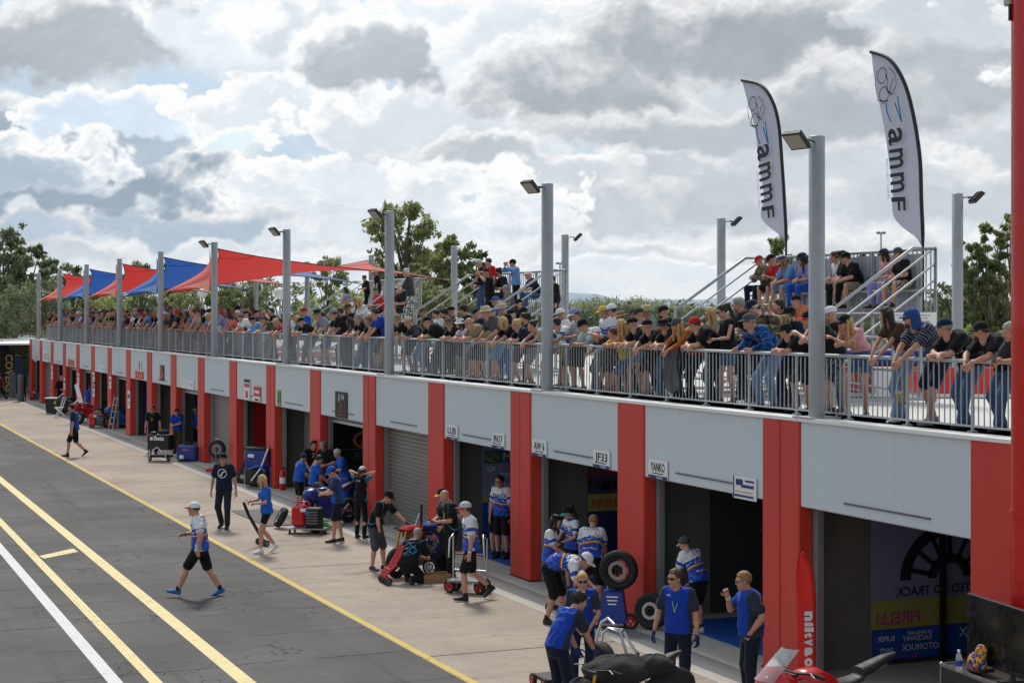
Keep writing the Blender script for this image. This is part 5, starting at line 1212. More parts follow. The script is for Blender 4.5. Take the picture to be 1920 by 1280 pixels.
# ------------------------------------------------------------------ boards on the fascia and pillars
NAVY = pm(rgb(36, 48, 110), .6); INK = pm(rgb(22, 22, 26), .6); OFFW = pm(rgb(232, 233, 235), .55)
def board(x, z, w, h, label, bg, items, y=YF - .012, cat='sign', tilt=0, grp='team boards on the garages'):
    t = thing('sign_board', label, cat, (x, y, z), 0, grp); m = MB(); m.box((0, 0, 0), (w, .016, h), bg); m.obj('panel', t); m = MB(); k = 0
    for it in items:
        k += 1; off = .0105 + .0015 * k
        if it[0] == 'bar': _, cx, cz, bw, bh, mt = it; m.add([(cx - bw / 2, -off, cz - bh / 2), (cx + bw / 2, -off, cz - bh / 2), (cx + bw / 2, -off, cz + bh / 2), (cx - bw / 2, -off, cz + bh / 2)], [(0, 1, 2, 3)], mt)
        elif it[0] == 'ring': _, cx, cz, R, mt = it; g = MB(); icon(g, '@round', mt); m.add([(cx + v[0] * R, -off, cz + v[1] * R) for v in g.v], g.f, mt)
        else: txt, cx, cz, sz, mt = it[:5]; m.text(txt, sz, mt, frame((cx, -off, cz), (1, 0, 0), (0, 0, 1)), offset=it[5] if len(it) > 5 else .012, width=it[6] if len(it) > 6 else None)
    if m.v: m.obj('print', t)
def race_board(x, txt, label, mt=INK, sub='SUPERBIKE'):
    board(x, 2.645, .66, .32, label, OFFW, [(txt, 0, -.03, .20, mt, .02, .5), ('bar', 0, -.065, .4, .016, INK), ('bar', 0, -.13, .66, .06, NAVY), ('bar', -.26, -.13, .13, .06, pm(rgb(70, 74, 60), .6)), (sub, .08, -.147, .05, OFFW, .008)])
race_board(-34.75, 'LUB', 'white board with boxed navy initials, right of the plain roller door', NAVY)
race_board(-32.1, 'JN17', 'white board reading JN17 on the grey fascia')
race_board(-30.0, 'AW 6', 'white board reading AW beside a double red pillar')
race_board(-27.25, 'JF33', 'white board reading JF33 on the grey fascia')
race_board(-25.1, 'YANKO', 'white board reading YANKO on the grey fascia', pm(rgb(60, 48, 20), .6))
board(-22.3, 2.60, .68, .34, 'white and blue board over the garage with black cabinets', OFFW, [('bar', -.31, 0, .03, .34, NAVY), ('bar', -.14, .08, .2, .09, NAVY), ('bar', .16, .11, .26, .03, NAVY), ('bar', .1, .03, .36, .045, NAVY), ('bar', 0, -.06, .5, .01, RED), ('bar', 0, -.12, .56, .03, NAVY)])
board(-43.0, 2.84, 1.06, .68, 'black square board with number 14 and red ring', INK, [('J J 14', 0, .14, .2, OFFW, .02, .5), ('ring', 0, -.06, .26, pm(rgb(200, 60, 40), .6)), ('bar', 0, -.26, .5, .03, pm(rgb(150, 60, 50), .6))])
board(-53.2, 2.84, .72, .66, 'tall red and white poster board, left of a pair', OFFW, [('bar', 0, .27, .72, .1, INK), ('bar', 0, .12, .66, .12, RED), ('bar', 0, -.16, .3, .22, RED)])
board(-51.9, 2.73, .86, .48, 'wide red and white poster board, right of a pair', RED, [('bar', 0, -.14, .86, .15, OFFW), ('bar', 0, .08, .6, .08, OFFW), ('bar', 0, -.16, .5, .06, INK)])
board(-49.3, 2.74, .34, .46, 'small green and black square board beside a pillar', pm(rgb(120, 160, 50), .6), [('3', 0, -.12, .36, INK, .03)])
board(-62.2, 2.66, 2.1, .34, 'strip of four white number plates above the blue banner garage', OFFW, [(c, -.78 + .52 * i, -.1, .26, pm(rgb(130, 136, 150), .6)) for i, c in enumerate('7294')])
board(-71.9, 2.68, 1.9, .30, 'strip of red number plates over the open dark garage', RED, [(c, -.7 + .46 * i, -.1, .25, OFFW) for i, c in enumerate('8383')])
board(-71.7, 3.08, .7, .5, 'small white poster above red number plates', OFFW, [('bar', -.12, 0, .2, .4, INK), ('71', .14, -.1, .24, INK)])
board(-67.0, 2.92, .8, .6, 'small red and black board alone on its fascia', INK, [('bar', -.14, 0, .4, .48, RED), ('1', .22, -.16, .36, OFFW)])
board(-81.5, 2.68, 2.0, .34, 'far strip of white number plates', OFFW, [(c, -.7 + .47 * i, -.1, .26, NAVY) for i, c in enumerate('5164')])
board(-91.4, 2.69, 2.0, .30, 'far strip of red number plates', RED, [(c, -.7 + .47 * i, -.1, .24, OFFW) for i, c in enumerate('2299')])
board(-101.2, 2.8, 1.7, .6, 'far board with black number seventeen outlined', OFFW, [('XC17', 0, -.18, .5, INK, .0, 1.5)])
board(-106.0, 2.75, 1.2, .7, 'farthest board with blue and red stripes', OFFW, [('bar', -.1, 0, .1, .6, RED), ('bar', .25, 0, .12, .6, NAVY)])
yb_ = YF - .04
for i, (x, z, h, lab) in enumerate(((-98.6, 1.95, .75, 'white sheet pasted on the fourth far pillar'), (-93.7, 1.5, .6, 'blue and white notice low on a far pillar'), (-88.7, 1.95, .55, 'upper notice of two on one far pillar'), (-88.7, 1.35, .65, 'lower notice of two on one far pillar'),
                                       (-83.8, 2.15, .55, 'small white notice above a green one'), (-83.8, 1.6, .7, 'green and white notice under a smaller one'), (-79.05, 2.1, .55, 'single small white notice on a far pillar'), (-74.25, 1.55, .75, 'white notice on the pillar left of the black open garage'))):
    board(x, z, .55, h, lab, OFFW, [('bar', 0, h * .2, .4, h * .25, NAVY if i % 2 else pm(rgb(90, 140, 130), .6)), ('bar', 0, -h * .15, .36, h * .06, INK), ('bar', 0, -h * .28, .3, h * .06, INK)], YF - .018, 'notice', grp='notices on the far pillars')
# ------------------------------------------------------------------ inside the garages
BLUEM = pm(rgb(24, 84, 170), .7, 0, .12, 2)
for k, lab in ((1, 'blue floor mat in the garage with black cabinets'), (3, 'blue floor mat in the garage with two men in race shirts'), (2, 'blue floor mat in the garage behind the crew in race shirts')):
    x0, x1 = PX[k + 1] + .6, PX[k] - .2; m = MB(); m.box(((x0 + x1) / 2, 17.1, .026), (x1 - x0, 7.2, .012), BLUEM); props(m.obj('floor_mat'), lab, 'mat', 'blue garage mats')
p = ground(505, 970); m = MB(); m.box((p.x, p.y, .016), (3.6, 1.15, .014), INK); g = MB(); icon(g, '@round', RED); m.add([(p.x + 1.1 + v[0] * .7, p.y + v[1] * .7, .025) for v in g.v], g.f, pm(rgb(190, 90, 80), .7)); props(m.obj('floor_mat'), 'black floor mat with round red mark on the concrete', 'mat')
def hung(k, y0, y1, z0, z1, label, fn, name='banner'):
    # banner along the side wall of garage k (on the pillar line), seen from the camera's side
    x = PX[k + 1] + .12; t = thing(name, label, 'banner', (x, (y0 + y1) / 2, 0), 0); w = y1 - y0
    m = MB(); m.box((0, 0, (z0 + z1) / 2), (.012, w, z1 - z0), fn[0]); m.obj('sheet', t); m = MB()
    Fr = lambda c, z, o: frame((.008 + o, c, z), (0, 1, 0), (0, 0, 1))
    for i, it in enumerate(fn[1]):
        o = .002 * (i + 1)
        if it[0] == 'bar': _, a, b, c, d, mt = it; m.add([(.008 + o, a, c), (.008 + o, b, c), (.008 + o, b, d), (.008 + o, a, d)], [(0, 1, 2, 3)], mt)
        elif it[0] == 'icon':
            _, nm, c, z, sx, sz, mt = it; g = MB(); icon(g, nm, mt); m.add([(.008 + o, c + v[0] * sx, z + v[1] * sz) for v in g.v], g.f, mt)
        else: txt, c, z, sz, mt = it[:5]; m.text(txt, sz, mt, Fr(c, z, o), offset=.015, mirror=len(it) > 5 and it[5])
    m.obj('print', t)
LILB = pm(rgb(136, 138, 172), .8); DKB = pm(rgb(30, 34, 52), .7); BL2 = pm(rgb(30, 78, 165), .8); YLB = pm(rgb(162, 156, 78), .8); MAG = pm(rgb(190, 60, 130), .7); WHB = pm(rgb(205, 212, 235), .8)
W0 = 4.6
hung(0, 14.55, 19.27, .1, 2.48, 'backlit banner with mirrored lettering hung in the nearest garage', (LILB, [('bar', -2.35, 2.35, .1, .56, BL2), ('bar', -2.35, 2.35, .56, .98, YLB), ('icon', '@wheel', -.95, 1.26, 1.6, 1.45, DKB),
    ('ADDICTED TO TRACK', -.95, 1.03, .19, DKB, True), ('PIRELLI', -1.88, .63, .26, MAG, True), ('QUEENSLAND', -1.5, .45, .07, WHB, True), ('RACEWAY', -1.55, .36, .11, WHB, True), ('SUPER', -2.1, .38, .11, WHB, True), ('MOTOMUCK', -1.45, .22, .13, WHB, True), ('nort', -2.1, .22, .13, WHB, True), ('X', -.72, .36, .2, WHB, True), ('sgte  m  rt', -1.7, .12, .07, MAG, True)]))
m = MB(); m.box((0, 0, 1.22), (.07, .07, 2.44), BLACK); o = m.obj('banner_post'); o.location = (PX[1] + .2, 15.78, .0); props(o, 'dark upright post before the mirrored banner', 'post')
hung(2, 14.5, 18.9, .1, 2.48, 'race banner with yellow band in the garage under the JF33 board', (pm(rgb(60, 64, 92), .8), [('bar', -2.2, 2.2, 1.28, 1.62, YLB), ('bar', -2.2, 2.2, .1, 1.28, pm(rgb(24, 40, 90), .8)), ('YAMAHA', -1.7, 1.7, .26, INK), ('RACING', -1.8, 1.98, .2, RED), ('PIRELLI', -1.8, 1.36, .22, RED)]))
hung(3, 14.15, 18.5, .1, 2.48, 'race banner with green panel in the garage under the JN17 board', (LILB, [('bar', -2.17, 2.17, .1, .98, BL2), ('bar', -2.17, 2.17, .98, 1.12, YLB), ('bar', -2.12, .5, 1.86, 2.14, pm(rgb(30, 110, 100), .7)), ('icon', '@round', -1.93, 2.0, .28, .2, YLB), ('MOTUL', -1.2, 1.9, .28, WHB), ('QR', -1.95, 1.68, .15, OFFW), ('Racing', -1.6, 1.58, .12, OFFW), ('MOTOMUCK', -1.45, 1.27, .17, OFFW)]))
hung(5, 13.6, 18.4, .1, 2.4, 'black banner with red oval mark and lettering in an open garage', (INK, [('icon', '@round', -1.35, 1.73, .95, .5, pm(rgb(210, 110, 70), .7)), ('SUPERBIKE', -1.35, 1.26, .2, pm(rgb(110, 112, 120), .7)), ('bar', -2.3, 2.3, 1.47, 1.49, pm(rgb(110, 112, 120), .7))]))
hung(7, 13.75, 19.0, .1, 2.35, 'red banner with white lettering in the garage of the blue generator', (pm(rgb(190, 20, 30), .7), [('bar', -2.6, 2.6, .1, .7, pm(rgb(170, 170, 200), .7)), ('DESMO', -1.9, 1.95, .22, NAVY), ('SPORT', -1.9, 1.72, .22, NAVY), ('22', -1.75, 1.45, .22, OFFW)]))
hung(9, 13.9, 19.0, .1, 2.3, 'blue banner with pale side lettering behind the crossed arms man', (pm(rgb(20, 50, 140), .7), [('bar', -2.4, -2.2, .5, 2.1, pm(rgb(120, 170, 220), .7))]))
hung(11, 13.7, 19.0, .1, 2.3, 'plain blue curtain in the garage left of the black polo man', (pm(rgb(20, 50, 140), .7), []))
# cabinets, extinguishers and small gear in the second garage
k = 1; xw = PX[2]
t = thing('tool_cabinet', 'tall black tool cabinet in the garage with blue mat', 'cabinet', (-23.1, 17.3, .03), 0); m = MB(); m.box((0, 0, .9), (1.5, .6, 1.8), BLACK, bev=.03); m.obj('body', t)
for i in range(6): m = MB(); m.box((0, -.31, .2 + .27 * i), (1.36, .02, .24), pm((.03, .03, .034), .35), bev=.006); m.box((0, -.33, .28 + .27 * i), (1.1, .02, .02), STEEL); m.obj('drawer', t)
t = thing('workbench', 'low black bench with gear behind the bending man', 'bench', (-24.2, 15.9, .03), 0); m = MB(); m.box((0, 0, .62), (1.1, .6, .05), BLACK); m.obj('top', t)
for sx in (-.5, .5):
    for sy in (-.25, .25): m = MB(); m.box((sx, sy, .3), (.04, .04, .6), DKSTEEL); m.obj('leg', t)
for px, py, z, lab in ((1365, 1080, 33.5, 'red fire extinguisher with white label in the blue matted garage'), (530, 928, 50.5, 'red fire extinguisher left of the blue shirted crew')):
    p = P3(px, py, z); p.z = .02; t = thing('fire_extinguisher', lab, 'fire extinguisher', p, 0, 'fire extinguishers'); m = MB(); m.lathe([(.085, 0), (.09, .02), (.09, .5), (.06, .58), (.03, .6), (.03, .64), (0, .64)], pm(rgb(190, 26, 22), .3), 16); m.lathe([(.0915, .2), (.0915, .38)], OFFW, 16); m.obj('cylinder', t)
    m = MB(); m.box((0, 0, .66), (.03, .12, .03), BLACK); m.tube([(0, .05, .64), (0, .13, .6), (.02, .12, .25)], .014, BLACK, 6); m.obj('valve', t)
# ------------------------------------------------------------------ machines and gear in the pit lane
RUB = pm((.014, .014, .015), .75, 0, .2, 8, .1, 40); WARM = pm((.022, .022, .024), .9, 0, .25, 9, .5, 30); ALLOY = pm((.35, .36, .37), .35, .9, .1); CHROME = pm((.6, .61, .63), .32, 1.0, .05, 4); REDG = pm(rgb(190, 22, 24), .25, 0, .08, 3, 0, 30, .5, .4)
BLUEP = pm(rgb(26, 60, 150), .4, 0, .1, 3); GREYC = pm(rgb(86, 88, 92), .85, 0, .15, 5, .3, 20); CARD = pm(rgb(160, 128, 88), .9); GREENP = pm(rgb(60, 170, 70), .4)
def MX(v, rz=0, rx=0, ry=0): return Matrix.Translation(Vector(v)) @ Matrix.Rotation(rz, 4, 'Z') @ Matrix.Rotation(rx, 4, 'X') @ Matrix.Rotation(ry, 4, 'Y')
def wheel(parent, c, R=.31, w=.12, axis='y', tyre=RUB, rim=ALLOY, spokes=5, M=None, name='wheel', cover=False, disc=True):
    """wheel in its own frame: axle along local z"""
    Mx = M if M is not None else Matrix.Translation(Vector(c)) @ Matrix.Rotation(math.pi / 2, 4, 'X')
    h = thing(name, None, None); h.parent = parent; r0 = R * .64
    g = MB(); g.lathe([(r0, -w * .36), (R * .8, -w * .5), (R * .93, -w * .42), (R, -w * .12), (R, w * .12), (R * .93, w * .42), (R * .8, w * .5), (r0, w * .36)], tyre, 36, Mx, True, True); g.obj('warmer' if cover else 'tyre', h)
    g = MB(); g.lathe([(r0 * 1.02, -w * .42), (r0 * 1.02, w * .42), (r0 * .9, w * .4), (r0 * .86, 0), (r0 * .9, -w * .4)], rim, 30, Mx, True, True)
    g.lathe([(.03, -w * .5), (.045, -w * .5), (.045, w * .5), (.03, w * .5)], rim, 14, Mx, True, True)
    for k in range(spokes):
        for q in (-.09, .09):
            a = 2 * math.pi * k / spokes; g.tube([Mx @ Vector((.04 * math.cos(a + q * 3), .04 * math.sin(a + q * 3), w * .2)), Mx @ Vector((r0 * .9 * math.cos(a + q), r0 * .9 * math.sin(a + q), w * .25))], [.014, .009], rim, 6)
    g.obj('rim', h)
    if disc:
        g = MB(); g.lathe([(R * .3, w * .42), (R * .48, w * .42), (R * .48, w * .46), (R * .3, w * .46)], pm((.3, .3, .31), .3, .9), 30, Mx, False, True); g.obj('brake_disc', h)
    return h
def motorbike(loc, rz, label, main=REDG, front_cover=False, rear_cover=False, fairing=True, front=True, seatc=None, group='race motorcycles in the pit lane', tail_pipe=True, lean=0.0, screen=True):
    t = thing('motorcycle', label, 'motorcycle', loc, rz, group); t.rotation_euler = (lean, 0, rz); seatc = seatc or pm((.02, .02, .022), .6)
    P = lambda x, z, y=0: Vector((x, y, z))
    wheel(t, (-.70, 0, .315), .315, .19, tyre=WARM if rear_cover else RUB, rim=pm((.03, .03, .032), .4, .6), cover=rear_cover)
    if front: wheel(t, (.72, 0, .30), .30, .12, tyre=WARM if front_cover else RUB, rim=pm((.03, .03, .032), .4, .6), cover=front_cover)
    g = MB()
    for s in (-1, 1): g.tube([P(.72, .3, s * .09), P(.50, .92, s * .09)], [.028, .026], pm(rgb(190, 140, 50), .3, .8), 8)
    g.box((.51, 0, .93), (.08, .24, .03), BLACK); g.obj('fork', t)
    g = MB()
    for s in (-1, 1): g.tube([P(.48, .95, s * .10), P(.40, .96, s * .24), P(.34, .93, s * .36)], .014, BLACK, 6); g.tube([P(.39, .955, s * .25), P(.335, .928, s * .37)], .021, RUB, 8); g.tube([P(.42, .97, s * .25), P(.47, .95, s * .38)], .007, ALLOY, 5)
    g.tube([P(.48, .95, -.1), P(.48, .95, .1)], .014, BLACK, 6); g.obj('handlebar', t)
    g = MB()
    for s in (-1, 1): g.tube([P(.50, .86, s * .05), P(.2, .72, s * .15), P(-.12, .55, s * .15), P(-.2, .36, s * .12)], .035, ALLOY, 8); g.tube([P(-.15, .4, s * .13), P(-.7, .315, s * .13)], [.045, .03], ALLOY, 8); g.tube([P(-.05, .7, s * .09), P(-.75, .92, s * .05)], .014, DKSTEEL, 6)
    g.obj('frame', t)
    g = MB(); g.box((.12, 0, .42), (.46, .34, .38), DKSTEEL, bev=.06); g.box((.2, 0, .62), (.3, .28, .18), DKSTEEL, bev=.04)
    for s in (-1, 1): g.lathe([(.0, .17), (.1, .17), (.11, .14), (.11, .10)], ALLOY, 16, Matrix.Translation((.05, 0, .38)) @ Matrix.Rotation(s * math.pi / 2, 4, 'X'))
    g.tube([P(.35, .3), P(.1, .2, .05), P(-.3, .26, .12), P(-.55, .5, .15)], .03, ALLOY, 8); g.obj('engine', t)
    def loft(secs, mat, name, n=14):
        g = MB()
        def S(u, v):
            q = v * (len(secs) - 1); i = min(len(secs) - 2, int(q)); f = q - i; A = [secs[i][k] * (1 - f) + secs[i + 1][k] * f for k in range(4)]; a = 2 * math.pi * u
            return (A[0], A[2] * math.copysign(abs(math.cos(a)) ** .75, math.cos(a)), A[1] + A[3] * math.copysign(abs(math.sin(a)) ** .8, math.sin(a)))
        g.grid(S, n, (len(secs) - 1) * 3, mat)
        for q in (0, 1): g.add([S(i / n, q) for i in range(n)], [tuple(range(n)) if q else tuple(range(n))[::-1]], mat)
        return g.obj(name, t)
    loft([(.44, .83, .08, .06), (.36, .86, .15, .1), (.18, .86, .17, .12), (0, .80, .13, .09), (-.1, .75, .09, .06)], main, 'tank')
    loft([(-.08, .775, .10, .03), (-.22, .77, .13, .035), (-.38, .80, .11, .035), (-.46, .86, .09, .05)], seatc, 'seat')
    loft([(-.40, .86, .10, .06), (-.55, .90, .10, .06), (-.75, .97, .07, .045), (-.9, 1.01, .03, .02)], seatc, 'tail')
    if fairing:
        loft([(.92, .80, .06, .06), (.82, .82, .15, .13), (.66, .80, .2, .19), (.5, .74, .19, .2)], main, 'nose')
        for s in (-1, 1):
            g = MB()
            def S(u, v): return (.72 - .75 * u - .12 * v * (1 - u), s * (.2 + .03 * math.sin(math.pi * v) - .05 * v), .78 - .55 * v - .1 * u * (1 - v))
            g.grid(S, 10, 8, main); g.grid(lambda u, v: Vector(S(1 - u, v)) - Vector((0, s * .012, 0)), 10, 8, main); g.obj('side_panel', t)
    if screen:
        g = MB()
        def S(u, v):
            a = (u - .5) * 2.4; return (.88 - .34 * v + .02 * math.cos(a) - .12 * (1 - math.cos(a)), .17 * math.sin(a) * (1 - .15 * v), .90 + .30 * v)
        g.grid(S, 12, 8, glass()); g.obj('windscreen', t)
    return t
heady = lambda d: heading(d)
# red bike in the corner, front wheel to the picture's left
p = ground(1552, 1420); rb = motorbike(p, heady(-62), 'red sport motorcycle with clear windscreen parked behind the red flag'); rb.scale = (1.12, 1.12, 1.12)
# big red feather flag
t, P = feather('feather_flag', 'tall red feather flag with white lettering before the double pillar', P3(1527, 1300, 22.9), [(0, 0), (.0, .4), (0, 1.0), (.01, 1.4), (.035, 1.62), (.08, 1.78), (.16, 1.89)],
               [(.215, .02), (.222, .5), (.23, 1.0), (.24, 1.4), (.245, 1.7), (.2, 1.885)], pm(rgb(236, 44, 32), .6, 0, .05), pm(rgb(190, 26, 22), .6), -RT, None, 'flag', None, .012)
m = MB(); z = 1.12
for ch, adv in (('n', .15), ('i', .07), ('l', .07), ('t', .08), ('v', .11), ('a', .14), ('o', .15)):
    m.text(ch, .19 if ch in 'nvao' else .15, OFFW, frame(P(.125, z - adv / 2, .02), (0, 0, -1), RT), offset=.06, width=adv * .86); z -= adv
m.obj('print', t)
# television on a road case
p = P3(1840, 1262, 19.3); cz = hgt(1262, 19.3); rz = -.12
t = thing('road_case', 'black road case with aluminium edges carrying the television', 'case', (p.x + .12, p.y + .15, 0), rz); m = MB(); m.box((0, 0, cz / 2), (1.5, .6, cz - .02), pm((.02, .02, .022), .6), bev=.01); m.obj('body', t)
m = MB()
for a in (-1, 1):
    for b in (-1, 1): m.box((a * .745, b * .295, cz / 2), (.03, .03, cz), ALLOY); m.ball((a * .745, b * .295, cz - .01), .03, ALLOY, 8, 6)
    m.box((0, a * .295, cz - .012), (1.5, .035, .035), ALLOY); m.box((a * .745, 0, cz - .012), (.035, .6, .035), ALLOY)
m.obj('edging', t)
t2 = thing('television', 'large flat television with dark screen standing on the road case', 'television', (p.x + .14, p.y + .08, cz), rz - .03); m = MB(); m.box((.05, 0, .46), (1.32, .035, .76), BLACK, bev=.012); m.obj('casing', t2)
m = MB(); m.box((.05, -.0195, .47), (1.28, .004, .71), pm((.006, .007, .006), .12, 0, .1)); m.obj('screen', t2)
for xx in (-.28, .38): m = MB(); m.box((xx, -.02, .015), (.1, .3, .025), BLACK); m.box((xx, 0, .05), (.05, .04, .08), BLACK); m.obj('stand_foot', t2)
q = P3(1798, 1240, 19.4); t = thing('water_bottle', 'clear plastic water bottle with blue label beside the television', 'bottle', (q.x, q.y, cz), 0); m = MB(); m.lathe([(0, 0), (.036, 0), (.038, .03), (.034, .08), (.038, .14), (.03, .19), (.014, .215), (.014, .24), (0, .24)], glass((.85, .92, 1)), 16); m.lathe([(.0385, .07), (.0385, .13)], BLUEP, 16); m.lathe([(.016, .225), (.016, .25), (0, .25)], WHITE, 12); m.obj('body', t)
t = thing('helmet_bag', 'yellow and blue patterned bundle between bottle and television', 'bundle', (q.x + .12, q.y + .16, cz), 0); r = random.Random(2)
hb = (cloth('camo', (220, 180, 50), (44, 64, 150), (190, 84, 40)))
m = MB(); m.ball((0, 0, .12), (.14, .09, .12), hb, 18, 12); m.ball((.05, .02, .25), (.08, .06, .08), hb, 14, 10); m.obj('cloth', t)
# covered bike bottom centre, with tube cradle
p = ground(1170, 1392); motorbike(p, heady(-55), 'black covered motorcycle under the stooping mechanic in blue', pm((.02, .02, .024), .5), True, True, False, True, None, screen=False)
t = thing('bike_cover', 'crumpled black jacket and covers heaped over the dark motorcycle', 'cover', (p.x, p.y, 0), heady(-55))
g = MB(); r = np.random.default_rng(4)
def heap(cx, cy, cz, rx, ry, rz_, seed, mat):
    ph = np.random.default_rng(seed).random(6) * 6
    def S(u, v):
        a = 2 * math.pi * u; b = math.pi * (v - .5); k = 1 + .07 * math.sin(3 * a + ph[0] + 2 * b) + .035 * math.sin(5 * a + ph[1] - 5 * b) + .02 * math.sin(11 * b + ph[2] + 4 * a) * math.cos(b)
        return (cx + rx * k * math.cos(b) * math.cos(a), cy + ry * k * math.cos(b) * math.sin(a), cz + rz_ * k * math.sin(b))
    g.grid(S, 34, 22, mat)
heap(.1, 0, .9, .46, .3, .18, 1, WARM); heap(.6, 0, .52, .4, .2, .34, 8, WARM); heap(-.42, .02, .9, .3, .2, .13, 2, WARM); g.obj('jacket', t); g = MB(); heap(.25, -.16, .78, .16, .1, .09, 3, pm(rgb(170, 20, 26), .7)); g.obj('red_lining', t)
g = MB(); heap(-.72, 0, .48, .42, .17, .36, 5, WARM); g.box((-.55, -.19, .62), (.14, .01, .1), OFFW); g.obj('wheel_cover', t)
t = thing('bike_cradle', 'chrome tube cradle standing behind the covered motorcycle', 'rack', tuple(ground(1165, 1285)), 0); o = t.location; m = MB()
def tb(pts, r=.02, mat=CHROME): m.tube([P3(*q) - o for q in pts], r, mat, 10)
tb([(1112, 1240, 24.4), (1120, 1190, 24.4), (1128, 1165, 24.4), (1140, 1158, 24.35), (1152, 1170, 24.2)]); tb([(1124, 1248, 24.0), (1130, 1188, 24.0), (1140, 1177, 24.0), (1163, 1186, 23.9), (1175, 1226, 23.8), (1178, 1246, 23.8)])
tb([(1140, 1177, 24.4), (1168, 1180, 24.3), (1182, 1206, 24.2), (1196, 1226, 24.1), (1196, 1262, 24.1)]); tb([(1163, 1186, 23.9), (1168, 1180, 24.3)]); tb([(1178, 1228, 23.8), (1196, 1226, 24.1)], .014); tb([(1196, 1222, 24.1), (1197, 1275, 24.1)], .024, BLACK); tb([(1124, 1248, 24.0), (1122, 1290, 24)]); tb([(1112, 1240, 24.4), (1110, 1288, 24.4)]); tb([(1178, 1246, 23.8), (1180, 1300, 23.8)])
m.obj('tube_frame', t)
t = thing('creeper_wheel', 'red and black castor trolley by the stooping mechanic', 'trolley', tuple(ground(1030, 1288)), 0); m = MB(); m.box((0, 0, .14), (.5, .3, .05), BLACK); m.obj('deck', t)
for a in (-.2, .2): wheel(t, (a, -.16, .09), .09, .06, rim=REDG, spokes=4, disc=False)
# wheels standing about
def loose_wheel(px, py, zc, R, face, label, tilt=0.0, rim=pm((.03, .03, .034), .35, .6), tyre=RUB, stand=None, grp='loose racing wheels', w=.17):
    gp = ground(px, py); t = thing('race_wheel', label, 'wheel', (gp.x, gp.y, 0 if zc is None else zc), heading(face), grp)
    Mw = Matrix.Translation((0, 0, R)) @ Matrix.Rotation(tilt, 4, 'Y') @ Matrix.Rotation(math.pi / 2, 4, 'Y')
    h = wheel(t, None, R, w, M=Mw, rim=rim, tyre=tyre, spokes=6); return t
loose_wheel(1126, 1292, .01, .33, -62, 'racing wheel with black tyre before the chrome cradle', 0, w=.2)
loose_wheel(1222, 1181, .02, .30, -28, 'racing wheel leaning on the red pillar beside the man with lanyard', -.16, w=.19)
p = ground(1150, 1176); t = thing('tyre_trolley', 'blue tyre warmer trolley with red hubbed wheels', 'trolley', p, heading(-10)); m = MB(); m.prism([(-.24, .1), (.24, .1), (.16, .62), (-.16, .62)], .34, BLUEP, Matrix(((0, 0, 1, -.17), (1, 0, 0, 0), (0, 1, 0, 0), (0, 0, 0, 1)))); m.obj('body', t)
m = MB()
for k in range(3): m.box((.178, 0, .54 - .06 * k), (.006, .2 - .03 * k, .022), OFFW)
m.obj('print', t)
for s in (-1, 1): h = wheel(t, None, .135, .09, M=Matrix.Translation((.12, s * .3, .135)) @ Matrix.Rotation(math.pi / 2, 4, 'Y') @ Matrix.Rotation(.0, 4, 'X'), rim=REDG, spokes=4, disc=False)
m = MB(); m.tube([(-.2, -.12, .1), (-.2, -.12, .8), (-.2, .12, .8), (-.2, .12, .1)], .015, STEEL, 6); m.obj('handle', t)
loose_wheel(1160, 1176, .63, .33, -18, 'racing wheel with red brake parts held up above the blue trolley', 0, w=.2)
loose_wheel(407, 884, .45, .30, -8, 'bare spoked wheel up on a red based balancing stand', 0, rim=pm((.2, .2, .21), .3, .8), grp='loose racing wheels')
p = ground(407, 884); t = thing('wheel_stand', 'red based wheel balancing stand before the plain roller door', 'stand', p, heading(-8)); m = MB(); m.box((0, 0, .06), (.34, .7, .1), REDG, bev=.02); m.obj('base', t); m = MB()
for s in (-1, 1): m.tube([(s * .12, 0, .1), (s * .12, 0, .8)], .018, DKSTEEL, 6)
m.tube([(-.14, 0, .75), (.14, 0, .75)], .012, CHROME, 6); m.tube([(-.1, -.1, 1.08), (0, 0, 1.1), (.1, .1, 1.08)], .014, CHROME, 6); m.obj('upright', t)
loose_wheel(367, 860, .01, .31, -60, 'dark tyre leaning behind the blue tool case', -.15)
loose_wheel(527, 990, .01, .26, -75, 'dark tyre lying behind the red generator', -.5)
loose_wheel(184, 800, .3, .30, -15, 'bare wheel on top of the far red generator', 0, rim=ALLOY); loose_wheel(68, 748, .45, .32, -20, 'grey covered wheel on the farthest trolley', 0, tyre=GREYC)
loose_wheel(150, 796, .01, .3, -40, 'tyre lying beside the tilted white board', -.3)
